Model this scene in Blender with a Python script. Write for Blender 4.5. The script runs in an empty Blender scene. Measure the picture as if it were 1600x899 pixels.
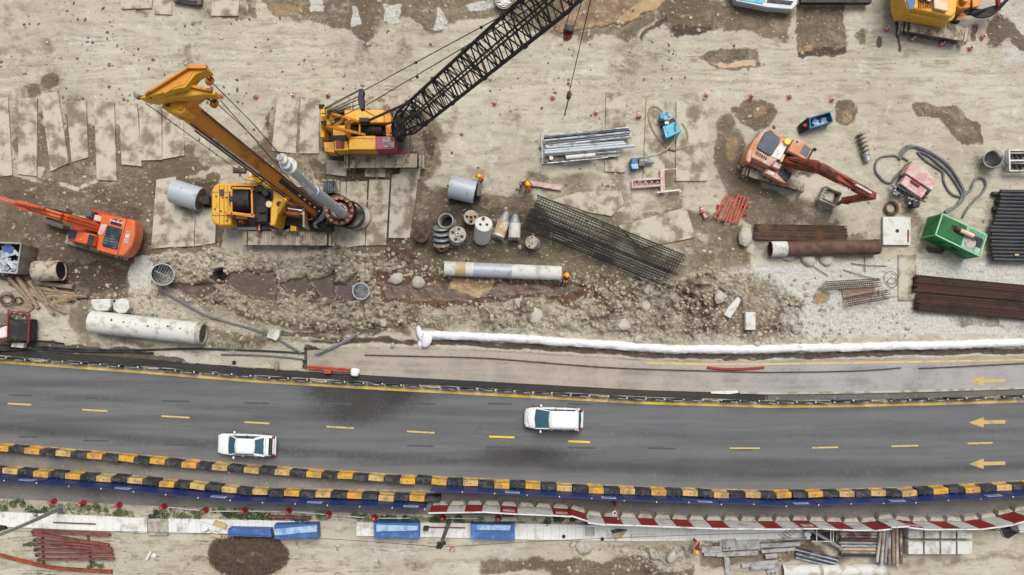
import bpy, math, random
import numpy as np
from mathutils import Vector, Matrix
random.seed(7)
sc = bpy.context.scene
COL = sc.collection
# ---------------------------------------------------------------- survey helpers
H = 60.0; CX, CY, S = 800.0, 520.0, 20.0      # drone height, point straight below it, survey scale (units per metre)
def W(px, py, z=0.0):
    k = (H - z) / H / S
    return Vector(((px - CX) * k, (CY - py) * k, z))
def lerp_curve(c, x):
    xs = [p[0] for p in c]; ys = [p[1] for p in c]
    return np.interp(x, xs, ys)
def lin(c):
    c = c / 255.0
    return c / 12.92 if c <= 0.04045 else ((c + 0.055) / 1.055) ** 2.4
def A(r, g, b, k=0.74):
    return tuple(min(0.85, lin(v) * k) for v in (r, g, b))
# ---------------------------------------------------------------- materials
def M(name, rgb, rough=0.7, metal=0.0, dirt=None, dcol=(150, 135, 115), dscale=1.2, bump=0.15, var=0.12, fine=18.0, coat=0.0, streak=None, island=0.0):
    m = bpy.data.materials.new(name); m.use_nodes = True
    nt = m.node_tree; N = nt.nodes; L = nt.links
    b = N['Principled BSDF']; b.inputs['Roughness'].default_value = rough; b.inputs['Metallic'].default_value = metal
    if coat: b.inputs['Coat Weight'].default_value = coat
    tc = N.new('ShaderNodeTexCoord'); mp = N.new('ShaderNodeMapping'); L.new(tc.outputs['Object'], mp.inputs[0])
    oi = N.new('ShaderNodeObjectInfo'); L.new(oi.outputs['Location'], mp.inputs['Location'])
    if streak: mp.inputs['Scale'].default_value = streak
    n1 = N.new('ShaderNodeTexNoise'); n1.inputs['Scale'].default_value = fine; n1.inputs['Detail'].default_value = 3; L.new(mp.outputs[0], n1.inputs[0])
    c = A(*rgb)
    mx = N.new('ShaderNodeMix'); mx.data_type = 'RGBA'
    mx.inputs[6].default_value = tuple(v * (1 - var) for v in c) + (1,)
    mx.inputs[7].default_value = tuple(min(.88, v * (1 + var)) for v in c) + (1,)
    L.new(n1.outputs[0], mx.inputs[0]); out = mx.outputs[2]
    if island:
        g = N.new('ShaderNodeNewGeometry'); hs = N.new('ShaderNodeHueSaturation'); mr = N.new('ShaderNodeMapRange')
        mr.inputs[3].default_value = 1 - island; mr.inputs[4].default_value = 1 + island
        L.new(g.outputs['Random Per Island'], mr.inputs[0]); L.new(mr.outputs[0], hs.inputs['Value']); L.new(out, hs.inputs['Color']); out = hs.outputs[0]
    if dirt:
        n2 = N.new('ShaderNodeTexNoise'); n2.inputs['Scale'].default_value = dscale; n2.inputs['Detail'].default_value = 6; n2.inputs['Roughness'].default_value = 0.65
        L.new(mp.outputs[0], n2.inputs[0])
        r = N.new('ShaderNodeMapRange'); r.inputs[1].default_value = 0.62 - dirt * 0.4; r.inputs[2].default_value = 0.74 - dirt * 0.25; r.interpolation_type = 'SMOOTHSTEP'
        L.new(n2.outputs[0], r.inputs[0])
        m2 = N.new('ShaderNodeMix'); m2.data_type = 'RGBA'; L.new(r.outputs[0], m2.inputs[0]); L.new(out, m2.inputs[6])
        m2.inputs[7].default_value = A(*dcol) + (1,); out = m2.outputs[2]
        if rough < 0.6:
            m3 = N.new('ShaderNodeMapRange'); m3.inputs[3].default_value = rough; m3.inputs[4].default_value = 0.85
            L.new(r.outputs[0], m3.inputs[0]); L.new(m3.outputs[0], b.inputs['Roughness'])
    L.new(out, b.inputs['Base Color'])
    if bump:
        bp = N.new('ShaderNodeBump'); bp.inputs['Strength'].default_value = bump; bp.inputs['Distance'].default_value = 0.03
        L.new(n1.outputs[0], bp.inputs['Height']); L.new(bp.outputs[0], b.inputs['Normal'])
    return m
m_yel = M('yellow_machine_paint', (230, 172, 44), .42, 0, .22, (196, 138, 50), 2.2, var=.06)
m_org = M('aged_orange_yellow_paint', (222, 144, 38), .5, 0, .25, (160, 94, 34), 1.0, streak=(1, 1, .25), var=.08)
m_exo = M('orange_excavator_paint', (228, 98, 42), .45, 0, .35, (205, 120, 80), 1.4, coat=.2)
m_exd = M('dark_orange_paint', (196, 62, 26), .45, 0, .4, (130, 62, 36), 1.5)
m_exf = M('faded_orange_paint', (208, 132, 92), .6, 0, .5, (214, 176, 158), 1.0)
m_bmr = M('rusty_orange_boom_paint', (168, 72, 40), .55, 0, .55, (112, 60, 42), 1.7)
m_pkp = M('bleached_pink_paint', (203, 156, 148), .7, 0, .55, (220, 198, 190), 1.8)
m_blk = M('black_steel', (34, 34, 36), .55, .2, .35, (70, 62, 54), 2.0)
m_boom = M('boom_dark_steel', (30, 32, 36), .6, .1, .25, (52, 46, 42), 3)
m_rub = M('black_rubber', (30, 30, 32), .7, 0, .3, (74, 66, 58), 2)
m_trk = M('muddy_track_shoes', (204, 192, 172), .85, 0, .4, (132, 114, 94), 2.2, bump=.5, island=.18)
m_trd = M('track_frame_steel', (96, 92, 88), .7, .2, .5, (130, 118, 100), 1.5)
m_gls = M('dark_glass', (44, 58, 70), .12, 0, .2, (92, 96, 98), 1.5, bump=0)
m_wsc = M('car_glass', (64, 98, 112), .05, 0, None, bump=0)
m_grl = M('radiator_mesh', (40, 50, 64), .45, .3, .4, (110, 120, 130), 1.4)
m_wht = M('white_paint', (228, 228, 224), .5, 0, .3, (176, 166, 150), 1.4)
m_car = M('white_car_paint', (250, 252, 250), .22, 0, None, bump=0, var=.015, coat=.6)
m_crm = M('cream_paint', (232, 205, 170), .6, 0, .3, (200, 160, 120), 2)
m_gry = M('grey_steel', (158, 160, 162), .5, .3, .45, (128, 116, 102), 1.2)
m_gal = M('galvanised_steel', (178, 182, 186), .42, .3, .4, (110, 106, 104), 1.8, streak=(1, 6, 6))
m_cas = M('pale_casing_steel', (186, 194, 200), .45, .1, .16, (150, 144, 134), 1.6)
m_con = M('concrete', (188, 184, 174), .9, 0, .45, (152, 140, 122), 1.4, bump=.3)
m_cnw = M('white_concrete', (222, 222, 216), .9, 0, .35, (184, 176, 160), 1.2, bump=.3)
m_plt = M('steel_road_plate', (198, 190, 172), .85, 0, .47, (138, 122, 102), .8, bump=.35, var=.14, fine=5)
m_rst = M('rusty_steel', (112, 84, 72), .8, .1, .5, (88, 60, 50), 1.5)
m_rbr = M('rusty_rebar', (92, 70, 54), .85, .1, .4, (120, 88, 62), 1.2, island=.6)
m_rbd = M('dark_red_brown_rebar', (66, 40, 32), .85, .1, .3, (40, 30, 28), .9, island=.7)
m_cag = M('dark_grey_rebar', (62, 66, 66), .75, .3, .35, (96, 92, 84), 1.0)
m_bpi = M('black_coated_pipe', (44, 46, 50), .38, 0, .4, (74, 74, 76), 1.2, streak=(1, 5, 5))
m_brp = M('brown_pipe', (118, 84, 76), .6, .1, .5, (188, 182, 176), 1.1)
m_red = M('safety_red', (178, 44, 52), .75, 0, .35, (150, 60, 56), 2)
m_pnk = M('dusty_red_plastic', (196, 112, 112), .6, 0, .4, (226, 170, 160), 3)
m_rdp = M('red_hoarding_paint', (160, 34, 34), .6, 0, .35, (128, 52, 46), 1.2)
m_rds = M('red_oxide_steel', (138, 78, 70), .7, 0, .5, (104, 52, 46), 1.8)
m_rtr = M('orange_red_frame_paint', (206, 76, 46), .6, 0, .4, (146, 62, 46), 2)
m_mgn = M('magenta_panel', (158, 62, 92), .5, 0, .1)
m_byl = M('barrier_yellow', (222, 168, 48), .7, 0, .5, (168, 136, 84), 1.6); m_by2 = M('faded_barrier_yellow', (212, 178, 112), .75, 0, .5, (160, 136, 90), 1.4)
m_bbk = M('barrier_black', (30, 30, 33), .75, 0, .5, (78, 76, 76), 1.8)
m_blu = M('hoarding_blue', (24, 46, 112), .5, 0, .25, (44, 62, 110), 2)
m_bpn = M('bright_blue_sheet', (60, 100, 164), .5, 0, .3, (96, 138, 200), 1.3)
m_lbl = M('faded_blue_white', (176, 200, 224), .6, 0, .4, (116, 160, 214), 1.8)
m_cyn = M('cyan_pump_paint', (52, 178, 206), .45, 0, .35, (60, 140, 160), 2)
m_dbl = M('blue_bin_paint', (56, 122, 158), .55, 0, .4, (40, 90, 120), 1.8)
m_grn = M('green_container_paint', (20, 142, 62), .45, 0, .3, (14, 112, 54), 1.4)
m_grd = M('dark_green_grille', (22, 84, 58), .6, .1, .4, (30, 52, 46), 1.2)
m_gwt = M('worn_white_green_top', (168, 200, 186), .7, 0, .5, (92, 150, 124), 1.2)
m_gtx = M('white_geotextile', (238, 238, 238), .85, 0, .15, (206, 204, 200), 1.2, bump=.9, fine=5)
m_wod = M('weathered_timber', (168, 146, 124), .9, 0, .45, (120, 102, 86), 1.4, streak=(1, 8, 8))
m_wo2 = M('plywood', (204, 176, 134), .85, 0, .3, (176, 150, 116), 2)
m_hose = M('grey_hose', (118, 118, 120), .6, 0, .3, (88, 86, 84), 3)
m_tnh = M('tan_hose', (158, 140, 104), .65, 0, .3, (120, 104, 78), 3)
m_plk = M('grey_plank', (178, 178, 178), .85, 0, .45, (140, 136, 130), 1.3, island=.1)
m_hiv = M('orange_hi_vis', (255, 112, 58), .8, 0, None, bump=.1)
m_skn = M('skin', (150, 100, 76), .6, 0, None, bump=0)
m_cth = M('dark_work_clothes', (58, 60, 72), .85, 0, None)
m_hel = M('yellow_helmet', (250, 200, 30), .35, 0, None, bump=0)
m_lef = M('weed_leaves', (104, 120, 72), .8, 0, None, var=.3, island=.45)
m_lfd = M('bush_leaves', (66, 84, 50), .8, 0, None, var=.3, island=.45)
m_twg = M('dry_brush', (104, 88, 72), .9, 0, None, var=.3, island=.45)
m_rck = M('pale_rock', (196, 190, 178), .92, 0, .35, (160, 148, 130), 1.5, bump=.8, fine=7)
m_rbl = M('rubble_stone', (182, 170, 150), .95, 0, .3, (140, 122, 102), 2, bump=.4, island=.3)
m_cld = M('soil_clods', (112, 96, 78), .95, 0, None, bump=.5, island=.25)
m_tlr = M('tail_light_red', (170, 20, 30), .2, 0, None, bump=0)
m_chr = M('bright_metal', (205, 205, 205), .25, .8, None, bump=0)
m_lgt = M('headlamp_glass', (215, 222, 226), .08, 0, None, bump=0)
m_tan = M('tan_barrier_concrete', (190, 184, 170), .9, 0, .4, (160, 148, 130), 2, bump=.3)
m_wsl = M('dusty_water_skin', (150, 140, 120), .3)
# ---------------------------------------------------------------- mesh builder
class MB:
    def __init__(s): s.v = []; s.f = []
    def add(s, vs, fs):
        o = len(s.v); s.v += [tuple(v) for v in vs]; s.f += [tuple(o + i for i in f) for f in fs]; return s
    def prism(s, lo, hi):
        n = len(lo)
        ar = sum(lo[i][0] * lo[(i + 1) % n][1] - lo[(i + 1) % n][0] * lo[i][1] for i in range(n))
        if ar < 0: lo = lo[::-1]; hi = hi[::-1]
        return s.add(list(lo) + list(hi), [tuple(range(n))[::-1], tuple(range(n, 2 * n))] + [(i, (i + 1) % n, n + (i + 1) % n, n + i) for i in range(n)])
    def pp(s, pts, z0, z1, zz=None, grow=0.0):
        """outline given at its top height z1; walls go straight down (grow widens the foot)"""
        top = [W(x, y, z1) for x, y in pts]
        c = sum(top, Vector()) / len(top)
        lo = []
        for t in top:
            d = Vector((t.x - c.x, t.y - c.y, 0)); d = d * (1 + grow)
            lo.append(Vector((c.x + d.x, c.y + d.y, z0)))
        if zz: top = [Vector((t.x, t.y, z)) for t, z in zip(top, zz)]
        return s.prism(lo, top)
    def rect(s, x0, y0, x1, y1, z0, z1, grow=0):
        return s.pp([(x0, y0), (x1, y0), (x1, y1), (x0, y1)], z0, z1, grow=grow)
    def box(s, c, d, rz=0.0, inset=(1, 1), M3=None):
        x, y, z = d[0] / 2, d[1] / 2, d[2] / 2
        pts = [(-x, -y, -z), (x, -y, -z), (x, y, -z), (-x, y, -z)] + [(a * inset[0], b * inset[1], z) for a, b in ((-x, -y), (x, -y), (x, y), (-x, y))]
        R = M3 if M3 is not None else Matrix.Rotation(rz, 3, 'Z')
        c = Vector(c)
        return s.add([c + R @ Vector(p) for p in pts], [(3, 2, 1, 0), (4, 5, 6, 7), (0, 1, 5, 4), (1, 2, 6, 5), (2, 3, 7, 6), (3, 0, 4, 7)])
    def beam(s, p0, p1, w, h, up=(0, 0, 1)):
        p0, p1 = Vector(p0), Vector(p1); d = p1 - p0; l = d.length
        if l < 1e-6: return s
        x = d / l; u = Vector(up)
        if abs(x.dot(u)) > .98: u = Vector((0, 1, 0))
        y = u.cross(x).normalized(); z = x.cross(y)
        R = Matrix((x, y, z)).transposed()
        return s.box((p0 + p1) / 2, (l, w, h), M3=R)
    def tube(s, pts, r, n=8, caps=True, closed=False):
        pts = [Vector(p) for p in pts]; m = len(pts)
        rs = r if isinstance(r, (list, tuple)) else [r] * m
        t0 = (pts[1] - pts[0]).normalized()
        u = Vector((0, 0, 1)) if abs(t0.z) < .9 else Vector((1, 0, 0))
        a = t0.cross(u).normalized(); o = len(s.v)
        for i, p in enumerate(pts):
            if closed: t = (pts[(i + 1) % m] - pts[i - 1])
            else: t = pts[min(i + 1, m - 1)] - pts[max(i - 1, 0)]
            t.normalize(); a = (a - t * a.dot(t))
            if a.length < 1e-5: a = t.orthogonal()
            a.normalize(); b = t.cross(a)
            for k in range(n):
                q = 2 * math.pi * k / n
                s.v.append(tuple(p + (a * math.cos(q) + b * math.sin(q)) * rs[i]))
        for i in range(m if closed else m - 1):
            j = (i + 1) % m
            for k in range(n):
                s.f.append((o + i * n + k, o + i * n + (k + 1) % n, o + j * n + (k + 1) % n, o + j * n + k))
        if caps and not closed:
            s.f.append(tuple(o + k for k in range(n))[::-1]); s.f.append(tuple(o + (m - 1) * n + k for k in range(n)))
        return s
    def pipe(s, p0, p1, r, wall=.05, n=28, flare=1.0):
        """open-ended hollow pipe"""
        p0, p1 = Vector(p0), Vector(p1); t = (p1 - p0).normalized()
        a = t.orthogonal().normalized(); b = t.cross(a); o = len(s.v)
        for p, q in ((p0, r), (p1, r * flare), (p1, r * flare - wall), (p0, r - wall)):
            for k in range(n):
                w = 2 * math.pi * k / n; s.v.append(tuple(p + (a * math.cos(w) + b * math.sin(w)) * q))
        for i in range(4):
            j = (i + 1) % 4
            for k in range(n): s.f.append((o + i * n + k, o + i * n + (k + 1) % n, o + j * n + (k + 1) % n, o + j * n + k))
        return s
    def disc(s, c, nrm, r, th, n=28, r2=None):
        c = Vector(c); nrm = Vector(nrm).normalized()
        return s.tube([c, c + nrm * th], [r, r2 or r], n)
    def rock(s, c, r, sq=(1, 1, .7), seed=0, sub=1, jag=.25):
        rnd = random.Random(seed); V, F = ico(sub); R = Matrix.Rotation(rnd.random() * 6.28, 3, 'Z')
        o = len(s.v); c = Vector(c)
        fx = [rnd.uniform(-1, 1) for _ in range(9)]
        for v in V:
            q = 1 + jag * (math.sin(v[0] * 2.3 + fx[0] * 5) * fx[1] + math.sin(v[1] * 2.9 + fx[2] * 5) * fx[3] + math.sin(v[2] * 2.6 + fx[4] * 5) * fx[5]) + rnd.uniform(-.5, .5) * jag * .5
            p = Vector((v[0] * sq[0], v[1] * sq[1], v[2] * sq[2])) * r * q
            s.v.append(tuple(c + R @ p))
        s.f += [tuple(o + i for i in f) for f in F]
        return s
    def ball(s, c, r, sq=(1, 1, 1), sub=2):
        V, F = ico(sub)
        return s.add([(c[0] + v[0] * r * sq[0], c[1] + v[1] * r * sq[1], c[2] + v[2] * r * sq[2]) for v in V], F)
_ic = {}
def ico(sub):
    if sub in _ic: return _ic[sub]
    import bmesh
    b = bmesh.new(); bmesh.ops.create_icosphere(b, subdivisions=sub, radius=1)
    b.verts.ensure_lookup_table()
    _ic[sub] = ([tuple(v.co) for v in b.verts], [tuple(v.index for v in f.verts) for f in b.faces]); b.free()
    return _ic[sub]
def tag(o, label=None, cat=None, group=None, kind=None):
    if label: o['label'] = label
    if cat: o['category'] = cat
    if group: o['group'] = group
    if kind: o['kind'] = kind
    return o
def origin(o):
    """world origin of a built object (all roots are unrotated unless placed later)"""
    p = Vector((0, 0, 0))
    while o: p += o.location; o = o.parent
    return p
def build(mb, name, mat, parent=None, bevel=0, smooth=40, label=None, cat=None, group=None, kind=None):
    me = bpy.data.meshes.new(name)
    if parent is not None: loc = origin(parent)
    else:
        a = np.array(mb.v); loc = Vector(((a[:, 0].min() + a[:, 0].max()) / 2, (a[:, 1].min() + a[:, 1].max()) / 2, a[:, 2].min()))
    me.from_pydata([(v[0] - loc.x, v[1] - loc.y, v[2] - loc.z) for v in mb.v], [], mb.f)
    me.materials.append(mat); me.update()
    if smooth:
        me.polygons.foreach_set('use_smooth', [True] * len(me.polygons)); me.set_sharp_from_angle(angle=math.radians(smooth))
    o = bpy.data.objects.new(name, me); COL.objects.link(o)
    if parent is not None: o.parent = parent
    else: o.location = loc
    if bevel:
        b = o.modifiers.new('bevel', 'BEVEL'); b.width = bevel; b.segments = 2; b.limit_method = 'ANGLE'; b.angle_limit = math.radians(35)
    return tag(o, label, cat, group, kind)
def thing(name, label, cat, loc, group=None):
    o = bpy.data.objects.new(name, None); COL.objects.link(o); o.location = loc; o.empty_display_size = .5
    return tag(o, label, cat, group)
def copy_tree(o, loc=None, rz=None, label=None, group=None, parent=None):
    c = o.copy(); COL.objects.link(c)
    if parent is not None: c.parent = parent
    else:
        if loc is not None: c.location = loc
        if rz is not None: c.rotation_euler = (0, 0, rz)
        if label: c['label'] = label
        if group: c['group'] = group
    for ch in list(o.children): copy_tree(ch, parent=c)
    return c
ORD = 'first second third fourth fifth sixth seventh eighth ninth tenth eleventh twelfth thirteenth fourteenth fifteenth sixteenth seventeenth eighteenth nineteenth twentieth'.split()
def ordw(i):
    if i < 20: return ORD[i]
    k = i + 1
    return str(k) + {1: 'st', 2: 'nd', 3: 'rd'}.get(k % 10 if k % 100 not in (11, 12, 13) else 0, 'th')
def spline(pts, n=6):
    pts = [Vector(p) for p in pts]; out = []
    for i in range(len(pts) - 1):
        p0, p1, p2, p3 = pts[max(i - 1, 0)], pts[i], pts[i + 1], pts[min(i + 2, len(pts) - 1)]
        for k in range(n):
            t = k / n
            out.append(.5 * ((2 * p1) + (p2 - p0) * t + (2 * p0 - 5 * p1 + 4 * p2 - p3) * t * t + (3 * p1 - p0 - 3 * p2 + p3) * t ** 3))
    return out + [pts[-1]]
# ---------------------------------------------------------------- value noise in numpy
_tab = np.random.RandomState(3).rand(256, 256).astype(np.float32)
def vn(x, y, s=0):
    xi = np.floor(x).astype(int); yi = np.floor(y).astype(int); fx = x - xi; fy = y - yi
    fx = fx * fx * (3 - 2 * fx); fy = fy * fy * (3 - 2 * fy)
    xi = xi + s * 37; yi = yi + s * 91
    g = lambda a, b: _tab[a & 255, b & 255]
    return (g(xi, yi) * (1 - fx) + g(xi + 1, yi) * fx) * (1 - fy) + (g(xi, yi + 1) * (1 - fx) + g(xi + 1, yi + 1) * fx) * fy
def fbm(x, y, sc_, o=4, s=0, g=.5):
    a = 1; t = 0; w = 0
    for i in range(o):
        t = t + a * vn(x / sc_, y / sc_, s + i); w += a; a *= g; sc_ /= 2.03
    return t / w
def sstep(a, b, x):
    t = np.clip((x - a) / (b - a), 0, 1); return t * t * (3 - 2 * t)
# ---------------------------------------------------------------- lines of the place (survey units)
UP = [(-3000, 380), (-100, 556), (0, 563.5), (200, 578), (400, 594), (600, 606), (800, 616.5), (1000, 627.5), (1200, 633.5), (1320, 632.5), (1450, 629.5), (1600, 625), (1700, 621), (4600, 500)]
LOW = [(-3000, 520), (-100, 684), (0, 694), (200, 711), (400, 728), (600, 742), (800, 752), (1000, 762), (1200, 768), (1400, 764), (1600, 753), (1700, 747), (4600, 620)]
ROWB = [(-100, 720), (0, 729.5), (200, 745), (400, 764), (560, 770.5), (690, 776)]
BERM = [(650, 523.5), (700, 524.5), (750, 526), (800, 529), (900, 535.5), (1000, 543), (1060, 546), (1130, 546.5), (1200, 545.5), (1300, 543.5), (1400, 541), (1500, 538.5), (1620, 535.5)]
SIDET = [(470, 548), (560, 545), (650, 546), (800, 552), (900, 559), (1000, 564), (1100, 566), (1200, 566), (1320, 564), (1450, 562), (1600, 559), (1700, 556), (4600, 430)]
FTOP = [(-200, 797), (0, 800), (230, 810), (400, 813), (500, 816), (800, 818.5), (1080, 823), (1200, 823), (1270, 821)]
FBOT = [(-200, 819), (0, 823), (230, 833), (400, 835), (650, 839), (800, 843), (1000, 846), (1270, 843)]
SHB = [(-3000, 600), (-100, 772), (0, 779), (200, 789), (400, 797), (600, 803), (800, 806), (1000, 812), (1200, 817), (1400, 816), (1600, 800), (1700, 792), (4600, 690)]
# ---------------------------------------------------------------- ground sheet
stp = 1.5
ext = np.array([40, 80, 160, 320, 640, 1300, 2600, 5200, 10400])
gx = np.concatenate([(-60 - ext)[::-1], np.arange(-60, 1661, stp), 1660 + ext])
gy = np.concatenate([(-50 - ext)[::-1], np.arange(-50, 951, stp), 950 + ext])
PX, PY = np.meshgrid(gx, gy)
warpx = (fbm(PX, PY, 38, 4, 11) - .5) * 34; warpy = (fbm(PX, PY, 38, 4, 17) - .5) * 34
fine = fbm(PX, PY, 7, 3, 23) - .5
def mask(poly, soft=6, amp=1.0, rough=6):
    xs = [p[0] for p in poly]; ys = [p[1] for p in poly]; m = 40
    ix = np.where((gx > min(xs) - m) & (gx < max(xs) + m))[0]; iy = np.where((gy > min(ys) - m) & (gy < max(ys) + m))[0]
    sl = (slice(iy[0], iy[-1] + 1), slice(ix[0], ix[-1] + 1))
    x = PX[sl] + warpx[sl] * amp; y = PY[sl] + warpy[sl] * amp
    d = np.full(x.shape, 1e9); ins = np.zeros(x.shape, bool); n = len(poly)
    for i in range(n):
        ax, ay = poly[i]; bx, by = poly[(i + 1) % n]
        ex, ey = bx - ax, by - ay; t = np.clip(((x - ax) * ex + (y - ay) * ey) / (ex * ex + ey * ey + 1e-9), 0, 1)
        d = np.minimum(d, np.hypot(x - ax - t * ex, y - ay - t * ey))
        c = ((ay > y) != (by > y)) & (x < (bx - ax) * (y - ay) / (by - ay + 1e-9) + ax)
        ins ^= c
    sd = np.where(ins, d, -d) + fine[sl] * rough
    return sl, sstep(-soft, soft, sd)
CH = {k: np.zeros(PX.shape, np.float32) for k in ('mud', 'dark', 'red', 'wet', 'pale', 'och', 'grn', 'rub')}
HT = np.zeros(PX.shape, np.float32)
def paint(ch, poly, k=1.0, soft=6, amp=1.0, rough=6, h=0.0):
    sl, m = mask(poly, soft, amp, rough)
    CH[ch][sl] = np.maximum(CH[ch][sl], m * k)
    if h: HT[sl] += m * h
def ell(cx, cy, rx, ry, a=0, n=18):
    a = math.radians(a)
    return [(cx + rx * math.cos(t) * math.cos(a) - ry * math.sin(t) * math.sin(a), cy + rx * math.cos(t) * math.sin(a) + ry * math.sin(t) * math.cos(a)) for t in [2 * math.pi * i / n for i in range(n)]]
def band(pts, w):
    up = []; dn = []
    for i, p in enumerate(pts):
        q = pts[min(i + 1, len(pts) - 1)]; r = pts[max(i - 1, 0)]; dx, dy = q[0] - r[0], q[1] - r[1]; l = math.hypot(dx, dy) or 1
        up.append((p[0] - dy / l * w, p[1] + dx / l * w)); dn.append((p[0] + dy / l * w, p[1] - dx / l * w))
    return up + dn[::-1]
# brown ground left, between the plates and round the left excavator
paint('mud', [(-60, 262), (40, 276), (75, 292), (140, 292), (160, 286), (215, 265), (300, 244), (330, 262), (248, 284), (244, 380), (232, 400), (205, 415), (195, 470), (110, 475), (60, 445), (-60, 430)], 1)
paint('mud', [(58, 185), (150, 230), (185, 190), (230, 245), (300, 225), (300, 285), (60, 290)], .8)
for x in (57, 105, 137, 147, 182, 213, 218): paint('mud', band([(x, 165 + (x * 7) % 40), (x + 3, 262)], 5), .95, 3, .4)
for x, y in ((80, 130), (48, 150), (135, 205), (190, 205), (28, 230)): paint('mud', ell(x, y, 13, 14), .8)
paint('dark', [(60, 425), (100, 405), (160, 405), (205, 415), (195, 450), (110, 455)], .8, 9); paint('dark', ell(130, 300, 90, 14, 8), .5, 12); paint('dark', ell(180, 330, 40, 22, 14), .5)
paint('red', ell(60, 305, 60, 22), .45, 14)
paint('och', ell(30, 395, 40, 30), .3, 14)
# around rig and crane
paint('mud', [(290, 215), (350, 240), (400, 215), (430, 170), (500, 165), (510, 270), (480, 300), (400, 270), (300, 262)], .6, 14)
paint('mud', [(480, 250), (560, 255), (570, 300), (500, 300)], .8); paint('mud', [(505, 165), (660, 150), (690, 200), (690, 260), (660, 290), (505, 290)], .72, 10)
paint('mud', [(232, 276), (345, 276), (345, 395), (232, 392)], 1, 5); paint('dark', [(240, 284), (340, 284), (340, 386), (240, 386)], .7, 4, .3); paint('dark', [(524, 278), (652, 274), (640, 380), (520, 386)], .8, 4, .3); paint('mud', [(515, 268), (664, 264), (652, 392), (512, 394)], 1, 6); paint('dark', [(510, 245), (658, 245), (658, 285), (510, 285)], .55, 6)
paint('dark', [(20, 170), (60, 170), (110, 165), (150, 175), (215, 180), (215, 262), (150, 255), (60, 262), (20, 268)], .42, 8); paint('dark', ell(672, 222, 11, 26), .7); paint('dark', ell(418, 190, 6, 24, 14), .6, 4); paint('mud', ell(700, 200, 40, 18, -60), .5, 12)
paint('mud', ell(460, 195, 50, 20, -20), .5, 16)
paint('mud', [(440, 385), (610, 370), (650, 290), (720, 300), (745, 305), (830, 300), (860, 345), (900, 380), (960, 410), (1010, 430), (1000, 480), (900, 480), (640, 450), (600, 400)], .8, 9)
paint('dark', [(645, 340), (740, 320), (840, 320), (845, 385), (860, 410), (690, 408), (640, 390)], .55, 9)
paint('dark', [(730, 310), (775, 312), (770, 325), (725, 322)], .6)
paint('mud', [(1010, 240), (1060, 240), (1070, 350), (1000, 330)], .55, 10); paint('mud', [(940, 215), (972, 222), (975, 300), (1000, 320), (960, 330), (800, 300), (830, 262), (940, 262)], .55, 10)
paint('mud', [(860, 320), (1010, 330), (1090, 340), (1170, 350), (1180, 420), (1060, 440)], .6, 14)
paint('mud', [(1112, 192), (1150, 180), (1160, 215), (1172, 262), (1190, 290), (1300, 320), (1290, 352), (1180, 360), (1130, 300), (1112, 260)], .75, 9)
paint('mud', ell(1185, 178, 34, 26), .85); paint('och', ell(1190, 172, 16, 10), .5); paint('och', ell(1140, 235, 12, 22), .5)
paint('dark', ell(1255, 268, 22, 16), .6, 8); paint('dark', ell(1140, 205, 20, 14), .35, 8); paint('mud', ell(1250, 345, 60, 14), .6)
paint('mud', ell(1320, 173, 17, 22), .95, 5, .5); paint('och', ell(1320, 178, 9, 12), .5)
paint('mud', [(1424, 165), (1440, 160), (1460, 170), (1495, 168), (1510, 185), (1532, 196), (1535, 222), (1500, 225), (1480, 205), (1468, 188), (1435, 185)], 1, 4, .4)
paint('wet', [(1470, 175), (1500, 175), (1530, 205), (1525, 222), (1490, 210)], .5)
paint('mud', ell(1470, 265, 30, 8), .25); paint('mud', ell(1520, 255, 18, 22), .35, 12)
# top: slurry pool, tracked mud and dumped earth
paint('mud', [(395, -50), (420, 20), (480, 45), (545, 50), (570, 68), (600, 50), (615, 30), (660, 50), (700, 40), (720, 40), (800, 40), (820, 60), (860, 62), (980, 62), (1020, 40), (1060, 55), (1110, 50), (1190, 62), (1240, 62), (1240, -50)], .72, 7)
paint('dark', ell(560, 50, 28, 10), .4, 8); paint('och', [(425, 0), (475, 0), (470, 28), (430, 26)], .5)
for p in ([(478, -8), (500, -5), (508, 22), (480, 28)], [(548, 0), (560, 5), (573, 35), (550, 45)], [(598, 10), (632, 8), (622, 35), (598, 35)], [(682, 8), (700, 18), (700, 44), (672, 44)], [(730, 0), (780, 0), (770, 18), (735, 20)]):
    paint('pale', p, .95, 3, .6)
pool = [(885, -50), (1055, -50), (1040, 5), (1000, 30), (975, 40), (930, 45), (880, 55), (862, 50)]
paint('mud', pool, 1, 5, .5); paint('wet', pool, .5, 5, .5); paint('red', pool, .85, 4, .4); paint('och', pool, .47, 5, .5); paint('och', [(960, 40), (1000, 5), (1030, -50), (1056, -50), (1040, 5), (1000, 30)], .75, 5, .8); paint('och', band([(880, 50), (920, 40), (960, 34)], 4), .6, 4, .6)
paint('mud', [(1010, -50), (1100, -50), (1110, 50), (1070, 55), (1020, 30)], .85); paint('dark', ell(1080, 45, 26, 10), .8, 5); paint('dark', band([(1000, 62), (1015, 50), (1045, 30)], 5), .8)
paint('mud', [(1130, 5), (1200, 10), (1240, 20), (1235, 66), (1120, 58)], .8, 6)
paint('mud', [(1242, -30), (1316, -30), (1322, 82), (1300, 90), (1248, 88)], 1, 4, .5, h=-.1); paint('dark', [(1245, 75), (1320, 72), (1320, 86), (1290, 90), (1250, 88)], .7, 5); paint('och', ell(1262, 72, 11, 8), .7)
paint('mud', ell(1348, 55, 13, 12), .7); paint('pale', ell(1345, 35, 18, 26), .4, 8)
paint('mud', [(1092, 92), (1110, 80), (1180, 76), (1190, 108), (1170, 112), (1120, 105)], .95, 5, .4); paint('och', [(1105, 97), (1180, 95), (1180, 106), (1130, 104)], .85, 3, .3); paint('wet', [(1105, 95), (1182, 93), (1182, 107), (1130, 104)], .7, 3, .3)
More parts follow.
